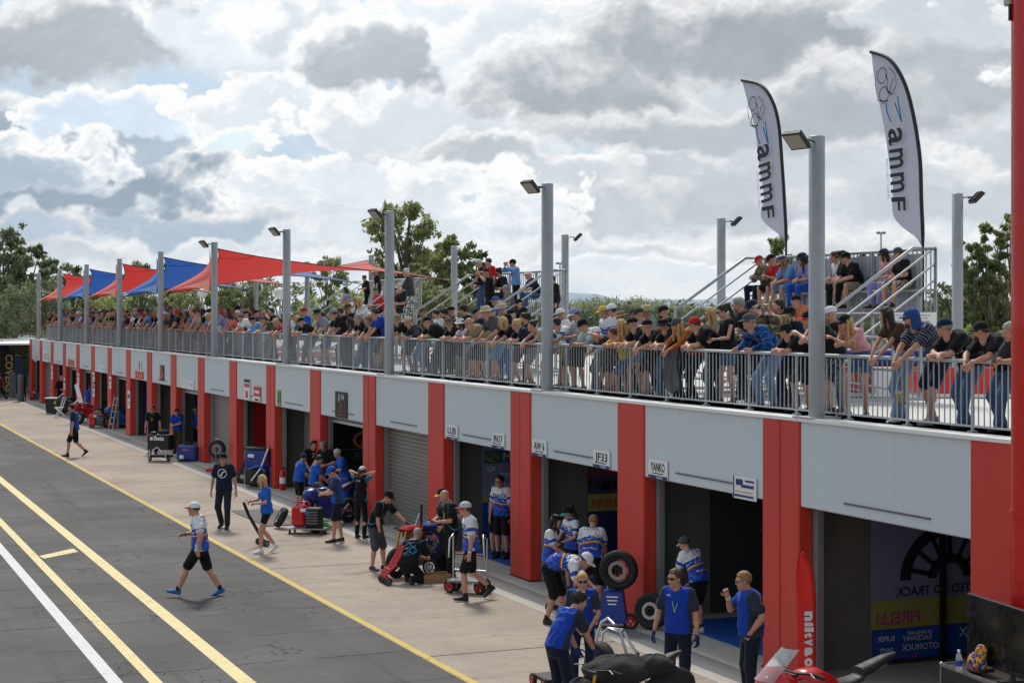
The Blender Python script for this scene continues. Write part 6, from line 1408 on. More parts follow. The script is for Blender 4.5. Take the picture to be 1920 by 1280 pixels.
# red generator on a dolly and others
def generator(px, py, face, label, k=1.0, dolly=True, wheels=False):
    p = ground(px, py); t = thing('generator', label, 'generator', p, heading(face), 'portable generators'); z0 = .16 if dolly else .1
    m = MB(); m.box((0, -.17 * k, z0 + .24 * k), (.36 * k, .3 * k, .44 * k), REDG, bev=.05); m.obj('casing', t); m = MB(); m.box((0, .14 * k, z0 + .22 * k), (.34 * k, .34 * k, .40 * k), BLACK, bev=.03)
    for i in range(5): m.box((.175 * k, .14 * k, z0 + .1 * k + .06 * i * k), (.01, .26 * k, .02 * k), DKSTEEL)
    m.obj('engine', t); m = MB(); m.tube([(0, -.25 * k, z0 + .46 * k), (0, -.2 * k, z0 + .54 * k), (0, .0, z0 + .54 * k), (0, .05 * k, z0 + .46 * k)], .02 * k, REDG, 8); m.obj('handle', t)
    m = MB(); m.box((.18 * k, -.05 * k, z0 + .38 * k), (.012, .12 * k, .07 * k), OFFW); m.box((.185 * k, .04 * k, z0 + .33 * k), (.012, .1 * k, .06 * k), pm(rgb(60, 120, 200), .5)); m.obj('sticker', t)
    if dolly:
        m = MB(); m.box((0, 0, .14), (.5, .95, .03), ALLOY); m.obj('dolly_deck', t)
        for a in (-.2, .2):
            for b in (-.38, .38): wheel(t, None, .06, .035, M=MX((a, b, .06)) @ Matrix.Rotation(math.pi / 2, 4, 'X'), name='castor', spokes=3, disc=False)
    if wheels:
        for b in (-.25, .3): wheel(t, None, .13, .08, M=MX((.15, b, .13)) @ Matrix.Rotation(math.pi / 2, 4, 'Y'), rim=REDG if b < 0 else ALLOY, spokes=4, disc=False)
    return t
generator(577, 1000, -10, 'red generator with handle riding on a castor dolly', 1.1); generator(184, 802, -10, 'far red generator on wheels with a racing wheel above it', 1.2, False, True); generator(68, 750, -10, 'farthest small generator trolley with two thick wheels', 1.0, False, True)
p = ground(607, 998); t = thing('green_tool', 'bright green power tool on the concrete beside the red generator', 'tool', p, .4); m = MB(); m.box((0, 0, .16), (.3, .2, .18), GREENP, bev=.06); m.box((.1, 0, .3), (.2, .06, .05), GREENP, bev=.02); m.box((-.1, .06, .28), (.1, .08, .12), OFFW, bev=.03); m.obj('body', t); m = MB(); m.tube([(-.2, -.2, .05), (.2, -.2, .05)], .05, RUB, 8); m.obj('roller', t)
# machines amid the blue crew
p = ground(618, 985); motorbike(p, heady(-35), 'dark motorcycle with covered wheel among the blue shirted crew', pm(rgb(30, 50, 130), .35), True, True, True, True, screen=False)
p = ground(640, 965); t = thing('fuel_trolley', 'tall blue trolley with red wheels behind the crew motorcycle', 'trolley', p, heading(-20)); m = MB(); m.box((0, 0, .55), (.45, .6, .9), BLUEP, bev=.05); m.obj('body', t)
for s in (-1, 1): wheel(t, None, .13, .08, M=MX((.2, s * .25, .13)) @ Matrix.Rotation(math.pi / 2, 4, 'Y'), rim=REDG, spokes=4, disc=False)
loose_wheel(600, 978, .3, .36, -60, 'large black covered tyre with pale tube frame beside the red generator', .25, tyre=WARM, rim=CARD)
p = ground(790, 1075); motorbike(p, heady(-38), 'dark motorcycle with blue spoked wheel worked on by the teal crew', REDG, True, True, False, True, screen=False, lean=.05)
loose_wheel(806, 1073, .22, .38, -12, 'big dark wheel with blue spokes beside the crouching mechanic', 0, rim=pm(rgb(60, 80, 170), .3, .6), tyre=WARM, w=.24)
p = ground(790, 1075); t = thing('engine_cover', 'red and blue fairing pieces with aerial on the teal crew motorcycle', 'fairing', (p.x, p.y, .86), heading(52)); m = MB(); m.box((0, -.3, .08), (.3, .5, .12), REDG, bev=.06); m.obj('red_panel', t); m = MB(); m.box((.05, .35, .1), (.3, .5, .14), pm(rgb(40, 90, 190), .4), bev=.06); m.obj('blue_panel', t); m = MB(); m.tube([(0, 0, .1), (.02, -.02, .55)], .025, BLACK, 6); m.tube([(0, -.2, .1), (.0, -.05, .35)], .02, CHROME, 6); m.obj('aerial', t)
p = ground(690 + 125, 1090); m = MB(); t = thing('cardboard_box', 'flat brown cardboard box on the ground by the crouching mechanic', 'box', p, heading(-70)); m.box((0, 0, .015), (.55, .4, .02), CARD)
for s in (-1, 1): m.box((s * .27, 0, .09), (.015, .4, .15), CARD); m.box((0, s * .195, .09), (.53, .015, .15), CARD)
m.obj('tray', t)
loose_wheel(807, 1079, .01, .17, -20, 'small wheel with pale hub in front of the cardboard box', 0, rim=OFFW, w=.1)
# paddock stands
def stand(px, py, face, label, mat, h, lean, wr, n=2, gap=.22, nm='paddock_stand'):
    p = ground(px, py); t = thing(nm, label, 'paddock stand', p, heading(face), 'paddock stands'); m = MB()
    for q in range(n):
        for s in ((-1, 1)):
            y = (q - (n - 1) / 2) * gap + s * .05
            m.tube([(0, y, .08), (.03, y, .2), (-lean * .4, y * 1.0, h * .45), (-lean * .75, y, h * .72), (-lean, y * .9, h)], [.026, .028, .026, .022, .02], mat, 8)
        m.tube([(0, (q - (n - 1) / 2) * gap - .05, .15), (.0, (q - (n - 1) / 2) * gap + .05, .15)], .026, mat, 8)
    m.tube([(0, -.24, .08), (0, .24, .08)], .024, mat, 8); m.tube([(-.05, -.2, .3), (-.05, .2, .3)], .016, mat, 6); m.obj('frame', t)
    for y in (-.24, -.08, .10, .26): wheel(t, None, .075, .04, M=MX((.0, y, .075)) @ Matrix.Rotation(math.pi / 2 - .2, 4, 'X'), rim=DKSTEEL, spokes=4, disc=False)
    return t
stand(722, 1094, -70, 'bright red paddock stands nested together on the concrete', REDG, .74, .34, .08)
stand(492, 1022, -60, 'black paddock stand behind the woman with a phone', BLACK, 1.0, -.45, .07, 1)
stand(448, 905, -60, 'black hand trolley leaning beside the man in logo tee', BLACK, 1.15, .35, .07, 1)
# chrome hand trolley with red wheels
p = ground(878, 1110); t = thing('hand_trolley', 'chrome framed hand trolley with four red hubbed wheels', 'trolley', p, heading(-20)); m = MB()
for s in (-1, 1): m.tube([(-.1, s * .34, .25), (-.1, s * .34, 1.0), (0, s * .3, 1.08), (.08, s * .34, 1.0), (.08, s * .36, .65)], .02, CHROME, 8)
m.tube([(-.1, -.34, .4), (-.1, .34, .4)], .018, CHROME, 6); m.tube([(-.1, -.3, .7), (-.1, .3, .7)], .018, pm(rgb(150, 30, 30), .4), 6); m.box((.1, 0, .24), (.4, .62, .04), DKSTEEL); m.obj('frame', t)
for a, b in ((-.1, -.3), (.18, -.3), (-.1, .3), (.18, .3)): wheel(t, None, .135, .09, M=MX((a, b, .135)) @ Matrix.Rotation(math.pi / 2, 4, 'Y') @ Matrix.Rotation(.4, 4, 'X'), rim=REDG, spokes=4, disc=False)
loose_wheel(855, 1080, .5, .38, -60, 'grey covered tyre with white tape on the chrome trolley', .1, tyre=GREYC, rim=BLUEP)
# tool cart, case, bins
p = ground(302, 864); t = thing('tool_cart', 'black tool cart with white lettering before the dark garage', 'cart', p, heading(-14)); t.scale = (.72,) * 3; m = MB(); m.box((0, 0, .95), (.7, 1.15, .75), BLACK, bev=.03); m.obj('cabinet', t); m = MB(); m.text('Beta', .3, OFFW, frame((.356, .06, 1.05), (0, 1, 0), (0, 0, 1)), offset=.03); m.box((.356, -.34, 1.13), (.006, .16, .16), OFFW); m.obj('lettering', t)
m = MB()
for s in (-1, 1): m.tube([(.3, s * .45, .6), (.4, s * .42, .3), (.35, s * .5, .08)], .03, CHROME, 8)
m.tube([(.36, -.3, .55), (.42, 0, .72), (.4, .3, .4)], .025, OFFW, 8); m.box((.0, 0, .25), (.6, 1.0, .1), BLACK); m.obj('undercarriage', t)
for s in (-1, 1): wheel(t, None, .17, .1, M=MX((.2, s * .5, .17)) @ Matrix.Rotation(math.pi / 2, 4, 'X'), spokes=4, disc=False)
m = MB(); m.ball((-.1, .1, 1.42), (.2, .3, .14), WARM, 12, 8); m.ball((.1, -.35, 1.38), (.14, .2, .09), BLACK, 10, 7); m.obj('bag', t)
p = ground(352, 865); t = thing('tool_case', 'blue hard tool case standing on the concrete', 'case', p, heading(-20)); t.scale = (.85,) * 3; m = MB(); m.box((0, 0, .36), (.35, .95, .66), pm(rgb(34, 56, 130), .5), bev=.09); m.obj('shell', t); m = MB(); m.tube([(0, -.15, .68), (0, -.12, .77), (0, .12, .77), (0, .15, .68)], .03, BLACK, 6); m.obj('handle', t); m = MB(); m.box((.178, -.2, .2), (.006, .2, .16), OFFW); m.obj('label_plate', t); m = MB(); m.box((.178, 0, .5), (.006, .3, .05), pm(rgb(190, 120, 130), .6)); m.obj('nameplate', t)
p = ground(487, 912); t = thing('machine_trolley', 'blue generator on trolley with pale lever in the red bannered garage', 'trolley', p, heading(-25)); m = MB(); m.box((0, 0, .85), (.5, .85, .55), pm(rgb(30, 52, 130), .45), bev=.08); m.box((0, 0, 1.16), (.4, .9, .05), BLACK); m.obj('casing', t); m = MB(); m.box((0, 0, .3), (.5, .8, .5), BLACK, bev=.05); m.tube([(.3, -.1, .2), (.32, .25, .6), (.3, .5, 1.2)], .03, OFFW, 6); m.tube([(.3, -.2, .55), (.34, .2, .68), (.3, .4, .5)], .04, pm(rgb(40, 100, 190), .5), 6); m.obj('base', t)
m = MB(); m.box((.256, -.15, .95), (.006, .22, .1), OFFW); m.obj('plate', t)
p = ground(510, 912); t = thing('bucket', 'square blue tub beside the double pillar', 'tub', p, heading(-25)); m = MB(); m.prism([(-.22, 0), (.22, 0), (.26, .62), (-.26, .62)], .5, pm(rgb(24, 88, 180), .5), Matrix(((0, 0, 1, -.25), (1, 0, 0, 0), (0, 1, 0, 0), (0, 0, 0, 1)))); m.obj('body', t)
p = ground(106, 776); t = thing('bin', 'wide black bin with pale lid and yellow mark far down the lane', 'bin', p, heading(-15)); t.scale = (.6, .6, .85); m = MB(); m.prism([(-.75, .05), (.75, .05), (.85, .95), (-.85, .95)], .9, BLACK, Matrix(((0, 0, 1, -.45), (1, 0, 0, 0), (0, 1, 0, 0), (0, 0, 0, 1)))); m.obj('body', t); m = MB(); m.box((0, 0, .99), (1.0, 1.8, .07), OFFW, bev=.02); m.obj('lid', t); m = MB(); m.text('M', .3, pm(rgb(200, 190, 60), .5), frame((.46, .1, .62), (0, 1, 0), (0, 0, 1)), offset=.04); m.obj('mark', t)
p = ground(112, 782); t = thing('folding_chair', 'white folding frame chair before the far black bin', 'chair', p, heading(-60)); m = MB(); m.tube([(.2, -.2, 0), (-.1, -.2, .5), (-.25, -.2, 1.0), (-.25, .2, 1.0), (-.1, .2, .5), (.2, .2, 0)], .03, OFFW, 6); m.tube([(-.3, -.2, 0), (.2, -.2, .5), (.2, .2, .5), (-.3, .2, 0)], .03, OFFW, 6); m.box((.02, 0, .5), (.42, .38, .03), OFFW); m.obj('frame', t)
p = ground(152, 790); t = thing('pit_board', 'long white pit board tilted beside the walking man', 'board', p, heading(-40)); m = MB(); m.box((0, 0, 0), (.03, .3, 1.9), OFFW, mtx=Matrix.Rotation(.42, 4, 'X')); m.v = [(a, b, c + .95) for a, b, c in m.v]; m.obj('panel', t)
m = MB(); m.text('L2', .26, INK, frame((.02, -.1, .62), (0, math.cos(.42), math.sin(.42)), (0, -math.sin(.42), math.cos(.42))), offset=.02); m.obj('print', t)
p = ground(170, 792); motorbike(p, heady(-60), 'far red motorcycle beside the tilted white board', REDG, False, False, True); p = ground(234, 803); motorbike(p, heady(-70), 'far blue and green motorcycle inside a garage mouth', pm(rgb(30, 60, 140), .4), False, False, True)
p = ground(140, 778); motorbike(p, heady(-70), 'farthest black motorcycle behind the tilted board', pm((.03, .03, .035), .4), False, False, True)
p = ground(207, 806); t = thing('step_ladder', 'far pale folding ladder beside a pillar', 'ladder', p, heading(-50)); m = MB()
for s in (-1, 1): m.tube([(0, s * .2, 0), (-.3, s * .17, 1.5)], .025, ALU, 6)
for i in range(5): m.box((-.06 * (i + 1) + .02, 0, .28 * (i + 1)), (.06, .36, .03), ALU)
m.obj('frame', t)
p = ground(1448, 1196); t = thing('hand_cart', 'slim silver push pole with black handle beside the double pillar', 'cart', p, heading(-30)); m = MB(); m.tube([(0, 0, .1), (.02, -.02, 1.5), (.0, -.03, 1.72)], .025, ALU, 8); m.obj('pole', t); m = MB(); m.tube([(0, -.2, 1.72), (0, .14, 1.70)], .03, RUB, 8); m.obj('handle', t); m = MB(); m.box((.05, .1, .55), (.4, .42, .03), ALU); m.box((.1, .2, .28), (.36, .4, .03), ALU)
for a in (-.05, .25):
    for b in (.02, .4): m.tube([(a, b, 0), (a, b, .55 if b < .1 else .28)], .015, ALU, 6)
m.obj('step', t)
# ------------------------------------------------------------------ colours
K = dict(black=(24, 25, 28), navy=(28, 36, 62), white=(226, 227, 230), grey=(120, 122, 126), blue=(34, 84, 178), royal=(24, 66, 170), red=(188, 34, 40), teal=(40, 140, 165), beige=(196, 180, 150), tan=(150, 126, 98), brown=(84, 60, 46), olive=(92, 92, 64), khaki=(140, 132, 104),
         mustard=(176, 98, 34), pink=(214, 150, 160), lilac=(150, 146, 200), sky=(112, 158, 214), aqua=(176, 208, 214), sage=(160, 176, 166), orange=(214, 124, 84), denim=(70, 96, 136), paledenim=(110, 140, 176), charcoal=(58, 60, 66), maroon=(92, 26, 34), yellow=(216, 184, 60), lav=(140, 138, 160), straw=(206, 176, 120), green=(46, 110, 70), dkgrey=(78, 82, 86), coral=(222, 120, 108))
H = dict(dark=(34, 25, 20), brown=(74, 52, 36), blond=(196, 160, 104), grey=(150, 148, 144), red=(96, 28, 26), sandy=(150, 112, 74), white=(196, 194, 190))
def c(n): return K[n] if isinstance(n, str) else n
def mk(sh='black', lower='long', lc='navy', **kw):
    L_ = dict(kw); L_['shirt'] = sh if isinstance(sh, tuple) and isinstance(sh[0], str) and len(sh) > 1 and not isinstance(sh[1], int) else ('plain', c(sh))
    L_['lower'] = (lower, c(lc)) + tuple(kw.get('lk', ()))
    for k in ('hat', 'hat2'):
        if k in kw: L_[k] = (kw[k][0],) + tuple(c(x) for x in kw[k][1:])
    if 'hair' in kw: L_['hair'] = (kw['hair'][0], H[kw['hair'][1]])
    if 'beard' in kw: L_['beard'] = H[kw['beard']]
    for k in ('shoe', 'sole', 'sock', 'glove', 'collar', 'lanyard'):
        if k in kw: L_[k] = c(kw[k])
    return L_
# ------------------------------------------------------------------ poses
ST = dict()
def lean_pose(lean, hy, arms, mir=1):
    l = lean; p = dict(lean0=l * .45, lean=l, hy=hy, hp=max(-5, 12 - l * .1), hem=.04); sx = .17 * math.sin(math.radians(l * .45)) + .355 * math.sin(math.radians(l)); pel = -.09 * min(1, l / 40) - .02
    p['pel'] = (pel, .985 - .0012 * l); sx += pel; d = sx + .20; p['rail'] = d; zr = RAILH / 1.0
    p['_arms'] = arms; p['sx'] = sx
    if arms == 'cross': p['hands'] = ((d + .03, -.06, zr + .07), (d + .06, .05, zr + .06)); p['elbow'] = ((.2, 1, -.5), (.2, -1, -.5)); p['curl'] = (.8, .8); p['handdir'] = ((.5, -1, -.2), (.5, 1, -.2))
    elif arms == 'over': p['hands'] = ((d + .12, .06, zr - .02), (d + .13, -.06, zr - .01)); p['elbow'] = ((0, 1, -.2), (0, -1, -.2)); p['handdir'] = ((.5, -.3, -.9), (.5, .3, -.9)); p['curl'] = (.7, .7)
    elif arms == 'grip': p['hands'] = ((d - .02, .24, zr + .05), (d - .02, -.22, zr + .05)); p['curl'] = (1.0, 1.0); p['handdir'] = ((1, 0, -.3), (1, 0, -.3))
    elif arms == 'phone': p['hands'] = ((sx + .30, .05, 1.16 - .003 * l), (sx + .30, -.05, 1.15 - .003 * l)); p['curl'] = (.9, .9); p['hp'] = 22; p['hy'] = hy * .4
    elif arms == 'photo': p['hands'] = ((sx + .30, .09, 1.56), (sx + .30, -.09, 1.56)); p['elbow'] = ((0, 1, -.6), (0, -1, -.6)); p['curl'] = (.9, .9); p['hp'] = 0; p['handdir'] = ((.2, -.3, 1), (.2, .3, 1))
    elif arms == 'fold': p['hands'] = ((sx + .20, -.16, 1.20), (sx + .23, .14, 1.14)); p['elbow'] = ((.1, 1, -.6), (.1, -1, -.6)); p['curl'] = (.4, .4); p['handdir'] = ((0, -1, .3), (0, 1, .2))
    elif arms == 'face': p['hands'] = ((sx + .24, .04, 1.40), (d + .02, -.15, zr + .06)); p['curl'] = (.6, .8)
    elif arms == 'side': p['hands'] = ((.04, .27, .84), (.04, -.27, .84))
    k = mir * .1; p['feet'] = ((.05 + k, .12, 0, 12), (-.03 - k, -.12, 0, -10)); return p
def head_top(p): s = skel(p); return s['hc'][2] + .128, s
def rail_person(hx, hy, look, label, arms='cross', yaw=-32, row=0, turn=0, S=None, grp=None, vox=.021, lean=None, face=-67):
    """puts a head at the photo's bearing and height; row counts people back from the railing"""
    yh = YR + .10 + row * .62; x, z = on_y(hx, yh); h = hgt(hy, z) - DECK; fem = look.get('sex') == 'f'
    base = S or ({'f': .945, 'c': .74}.get(look.get('sex'), .995))
    if look.get('hat'): h -= .02
    if lean is None:
        if row and arms not in ('cross', 'over', 'grip'): l = 6
        else:
            lo_, hi_ = 3, 52
            for _ in range(9):
                mid = (lo_ + hi_) / 2; t, _s = head_top(lean_pose(mid, yaw, 'side')); lo_, hi_ = (mid, hi_) if t * base > h else (lo_, mid)
            l = (lo_ + hi_) / 2
    else: l = lean
    p = lean_pose(l, yaw, arms, random.choice((-1, 1))); t, s = head_top(p); sc = min(max(h / t, base * .9), base * 1.1)
    if row == 0 and arms in ('cross', 'over', 'grip'):       # hands on the rail whatever the person's size
        p2 = dict(p); dz = RAILH / sc - RAILH; p2['hands'] = tuple((a, b, z_ + dz) for a, b, z_ in p['hands']); p = p2
    th = heading(face + turn); hc = skel(p)['hc'] * sc; dx = hc[0] * math.cos(th) - hc[1] * math.sin(th); dy = hc[0] * math.sin(th) + hc[1] * math.cos(th)
    d = p['rail'] * sc; yo = YR + d * 1.0 - .03 if row == 0 else yh - dy
    x, z = on_y(hx, yo + dy)
    t, s = person((x - dx, yo, DECK), face + turn, sc, p, look, label, grp or 'spectators on the deck', vox, hid=True); return t, s, sc
def held(t, s, sc, hand, name, label, cat, size, mat, off=(.10, 0, .02)):
    M_ = t.matrix_basis if False else Matrix.Translation(t.location) @ Matrix.Rotation(t.rotation_euler.z, 4, 'Z'); w = s['Wr'][hand]; p = M_ @ (Vector(w + V3(*off)) * sc)
    m = MB(); m.box((0, 0, 0), size, mat, bev=.004); o = m.obj(name); o.location = p; o.rotation_euler = (0, -.5, t.rotation_euler.z); props(o, label, cat); return o
PHONE = pm((.015, .015, .018), .2)
# ------------------------------------------------------------------ the railing, from the near end leftwards
R_ = [  # head x, head top y, look, label, options
 (1893, 608, mk('charcoal', 'shorts', 'khaki', lk=('camo', K['olive'], K['tan']), hair=('short', 'grey'), g=1.08), 'person in dark tee and camouflage shorts at the rail by the red column', dict(arms='phone')),
 (1838, 612, mk('black', 'long', 'denim', hat=('cap', 'black'), beard='red', g=1.14, hair=('crop', 'brown')), 'bearded man in black cap and dark tee holding a phone over the railing', dict(arms='over', yaw=-38)),
 (1770, 594, mk('black', 'long', 'denim', hat=('cap', 'navy', 'charcoal'), hair=('crop', 'grey'), g=1.12, deco=[('RECKLESS', .075, .30, 'front', (200, 200, 205))]), 'heavy man in navy cap and black tee with white lettering', dict(arms='cross', yaw=-45)),
 (1708, 576, mk(('stripes', K['navy'], K['lav']), 'shorts', 'navy', hat=('legion', (44, 76, 136)), beard='brown', glasses=1, shoe='grey', sole='white'), 'man in blue neck flap hat and striped navy polo', dict(arms='over', yaw=-25)),
 (1660, 574, mk('brown', 'long', 'paledenim', sex='f', hair=('long', 'dark'), crop=.10, flare=.03, shoe='white', sleeve=.45), 'woman with long dark hair in brown crop top and flared jeans', dict(arms='over', yaw=-40)),
 (1583, 586, mk('pink', 'brief', 'denim', sex='f', hair=('long', 'blond'), hat=('cap', 'black'), glasses=1, sleeve=0, crop=.1), 'woman in black cap, pink top and denim shorts at the rail', dict(arms='fold', yaw=-12, turn=20)),
 (1556, 574, mk('black', 'long', 'grey', hat=('cap', 'white', 'lilac')), 'person in white cap standing behind the tallest pole', dict(row=1, arms='side')),
 (1516, 580, mk('black', 'shorts', 'navy', hat=('cap', 'black', 'red'), sleeve=0, lk=('floral', K['grey'])), 'man in black cap and sleeveless top half hidden by the tallest pole', dict(arms='fold', yaw=-30)),
 (1472, 604, mk('black', 'shorts', 'black', hat=('cap', 'black'), hair=('short', 'dark'), glasses=1, S=.9), 'stocky person in black cap and sunglasses with elbows on the railing', dict(arms='cross', yaw=-40)),
 (1458, 560, mk(('plaid', K['tan'], K['black'], K['straw']), 'long', 'navy', hair=('short', 'dark'), sleeve=1.95, jacket=1, loose=1), 'man in brown plaid jacket raising a phone to take a photo', dict(arms='photo', row=1, yaw=-10)),
 (1404, 585, mk(('plaid', K['blue'], K['navy'], K['teal']), 'long', 'paledenim', hat=('cap', 'dkgrey'), sleeve=1.9, hair=('crop', 'grey')), 'man in grey cap and blue plaid shirt bent over the railing', dict(arms='grip', yaw=-10)),
 (1410, 560, mk('navy', 'long', 'navy', hat=('cap', 'navy'), hair=('crop', 'white'), sleeve=1.9), 'white haired man in navy cap behind the blue plaid shirt', dict(row=1.6, arms='phone')),
 (1384, 557, mk('black', 'long', 'black', hair=('crop', 'grey'), beard='grey', glasses=1, g=1.08, collar='black'), 'grey bearded man in black shirt and sunglasses standing back', dict(row=1.8, arms='fold')),
 (1354, 570, mk('black', 'brief', 'denim', sex='f', hair=('pony', 'dark'), sleeve=0, glasses=1), 'woman with dark ponytail and black singlet looking at her phone', dict(arms='phone', row=.5, yaw=-30)),
 (1330, 575, mk('khaki', 'long', 'denim', sex='f', hair=('long', 'blond'), glasses=1), 'blonde woman in sunglasses with hand to her face behind the ponytail', dict(row=1.2, arms='face')),
 (1302, 592, mk('black', 'long', 'black', hat=('cap', 'red'), hair=('crop', 'brown'), g=1.12), 'man in bright red cap and black tee with pale print', dict(arms='cross', yaw=-50)),
 (1268, 594, mk('mustard', 'long', 'black', sex='f', hat=('beanie', 'dkgrey'), hair=('long', 'blond'), glasses=1, sleeve=1.9), 'smiling woman in grey beanie and mustard cardigan', dict(arms='over', yaw=5)),
 (1242, 594, mk('black', 'long', 'black', hat=('bucket', 'black'), beard='brown', glasses=1), 'bearded man in wide black bucket hat leaning on the railing', dict(arms='cross', yaw=-25)),
 (1212, 597, mk('black', 'long', 'denim', hat=('cap', 'black', 'yellow'), collar='black'), 'man in black cap with yellow badge and black polo', dict(arms='over', yaw=-35)),
 (1185, 593, mk('black', 'shorts', 'black', hat=('cap', 'black'), g=1.08, beard='sandy'), 'heavy man in black cap with tattooed forearms on the railing', dict(arms='cross', yaw=-50)),
 (1164, 598, mk('tan', 'brief', 'paledenim', sex='f', hair=('long', 'blond'), sleeve=0), 'woman with long wavy blonde hair at the railing', dict(arms='cross', yaw=-5)),
 (1148, 615, mk('yellow', 'shorts', 'denim', sex='c', hair=('short', 'brown')), 'brown haired child between the cap child and blonde woman', dict(arms='cross')),
 (1116, 612, mk('charcoal', 'shorts', 'black', sex='c', hat=('cap', 'white', 'black')), 'child in white and black cap eating at the railing', dict(arms='face', S=.82)),
 (1092, 596, mk('aqua', 'long', 'dkgrey', hat=('cap', 'black'), glasses=1, hair=('crop', 'dark')), 'person in black cap and pale aqua top holding a phone', dict(arms='phone', yaw=-25)),
 (1077, 586, mk(('stripes', K['lav'], K['white']), 'shorts', 'black', hat=('cap', 'lilac', 'white'), hair=('crop', 'brown'), loose=1), 'person in lilac mesh cap and striped pale shirt', dict(arms='phone', row=.35, yaw=-35)),
 (1042, 595, mk(('race', K['white']), 'shorts', 'navy', hair=('short', 'dark'), collar='blue'), 'dark haired boy in white and blue race shirt right of the second pole', dict(arms='over', yaw=-50)),
 (997, 600, mk('sage', 'brief', 'dkgrey', sex='f', hair=('bun', 'dark'), sleeve=0), 'woman with tied dark hair and sage top left of the second pole', dict(arms='over', yaw=-10)),
 (982, 603, mk('black', 'long', 'black', sex='f', hair=('pony', 'dark'), glasses=1), 'dark haired person in black squeezed beside the sage top', dict(row=.4, arms='side')),
 (967, 598, mk('navy', 'shorts', 'grey', sex='f', hair=('bun', 'blond'), glasses=1, collar='navy'), 'blonde woman in sunglasses and navy shirt at the railing', dict(arms='cross', yaw=-10)),
 (942, 593, mk('black', 'shorts', 'black', sex='f', hair=('shoulder', 'blond'), g=1.1), 'plump blonde woman in black top beside the grey polo man', dict(arms='over', yaw=-20)),
 (910, 572, mk('dkgrey', 'shorts', 'paledenim', hat=('brim', 'beige'), glasses=1, hair=('crop', 'grey')), 'tall man in beige brimmed hat and grey polo', dict(arms='grip', yaw=-25)),
 (879, 595, mk('tan', 'shorts', 'charcoal', g=1.12, beard='grey', glasses=1), 'bald man with grey beard in tan tee leaning far over', dict(arms='cross', yaw=-45)),
 (862, 594, mk(('floral', K['white'], K['sky']), 'shorts', 'black', sex='f', hat=('bucket', 'white'), hair=('shoulder', 'dark'), glasses=1), 'woman in white bucket hat and pale floral blouse', dict(arms='cross', yaw=-10)),
 (841, 597, mk('black', 'long', 'khaki', hat=('brim', 'olive'), beard='dark'), 'man in dark brimmed hat and black tee beside the white bucket hat', dict(arms='cross', yaw=-40)),
 (817, 580, mk(('floral', K['white'], K['sage']), 'long', 'khaki', hair=('short', 'dark'), collar='white'), 'dark haired man in pale patterned shirt looking down', dict(row=.9, arms='phone')),
 (800, 592, mk('black', 'long', 'black', hat=('cap', 'black'), g=1.15, collar='black'), 'heavy man in black cap and black polo gripping the rail', dict(arms='cross', yaw=-42)),
 (793, 575, mk('olive', 'long', 'navy', hat=('cap', 'olive'), beard='grey', glasses=1), 'grey bearded man in olive cap behind the heavy black polo', dict(row=1.1, arms='side')),
 (764, 592, mk('charcoal', 'long', 'paledenim', hat=('cap', 'beige'), sleeve=1.5, sex='f'), 'person in beige cap and charcoal shirt bending over the rail', dict(arms='grip', yaw=-20)),
 (742, 588, mk('black', 'shorts', 'navy', hat=('cap', 'khaki'), beard='brown', deco=[('==', .12, .3, 'front', (210, 210, 215))]), 'man in khaki cap and printed black tee right of the third pole', dict(arms='over', yaw=-40)),
 (702, 576, mk('royal', 'long', 'tan', hat=('cap', 'dkgrey', 'white'), hair=('crop', 'dark')), 'man in grey cap and royal blue shirt leaning deep left of third pole', dict(arms='over', yaw=-30)),
 (690, 593, mk('black', 'shorts', 'black', hair=('curly', 'sandy'), sex='c', S=.93), 'fair curly haired boy in black tee bending over the rail', dict(arms='over', yaw=-10)),
 (670, 588, mk('black', 'long', 'denim', g=1.12, hair=('crop', 'grey'), deco=[('=-', .12, .3, 'front', (200, 210, 205))]), 'balding older man in black tee with pale print', dict(arms='cross', yaw=-15)),
 (656, 593, mk('charcoal', 'long', 'paledenim', sex='f', hair=('long', 'dark'), hat=('cap', 'charcoal'), sleeve=0), 'long haired woman in dark cap with bare arm on the rail', dict(arms='cross', yaw=-40)),
 (652, 569, mk('black', 'long', 'black', hat=('brim', 'brown'), glasses=1, beard='brown'), 'man in brown brimmed hat and sunglasses standing tall', dict(row=.8, arms='side')),
 (637, 576, mk('black', 'long', 'charcoal', hair=('short', 'brown'), glasses=1, beard='brown'), 'brown haired man in black polo and sunglasses left of brown hat', dict(row=.3, arms='cross')),
 (624, 578, mk('black', 'long', 'charcoal', hat=('cap', 'lav'), hair=('crop', 'brown')), 'man in lavender grey cap and black tee with crossed arms', dict(arms='cross', yaw=-30)),
 (594, 579, mk('lav', 'shorts', 'denim', hat=('brim', 'black'), hair=('crop', 'grey')), 'man in black brimmed hat and lavender grey tee', dict(arms='grip', yaw=-35)),
 (570, 576, mk('blue', 'long', 'denim', hat=('beanie', 'red', 'white'), sleeve=1.9), 'person in red patterned bandana and blue shirt', dict(row=.7, arms='side')),
 (564, 594, mk('black', 'shorts', 'denim', hat=('cap', 'black'), glasses=1), 'man in black cap and dark vest looking down beside the bandana', dict(arms='cross', yaw=-20)),
 (556, 591, mk('teal', 'long', 'dkgrey', sex='f', hair=('shoulder', 'blond'), glasses=1), 'blonde woman in teal top right of the fourth pole', dict(arms='cross', yaw=-30)),
 (546, 584, mk('white', 'long', 'grey', sex='f', hat=('cap', 'white'), hair=('bun', 'sandy')), 'person in white cap and white shirt touching the fourth pole', dict(arms='side', row=.4)),
 (526, 598, mk('red', 'shorts', 'black', hair=('short', 'brown')), 'person in red tee just left of the fourth pole', dict(arms='over')),
 (517, 596, mk('charcoal', 'shorts', 'beige', sex='c', hat=('cap', 'beige'), S=.9), 'boy in beige cap left of the red tee', dict(arms='cross')),
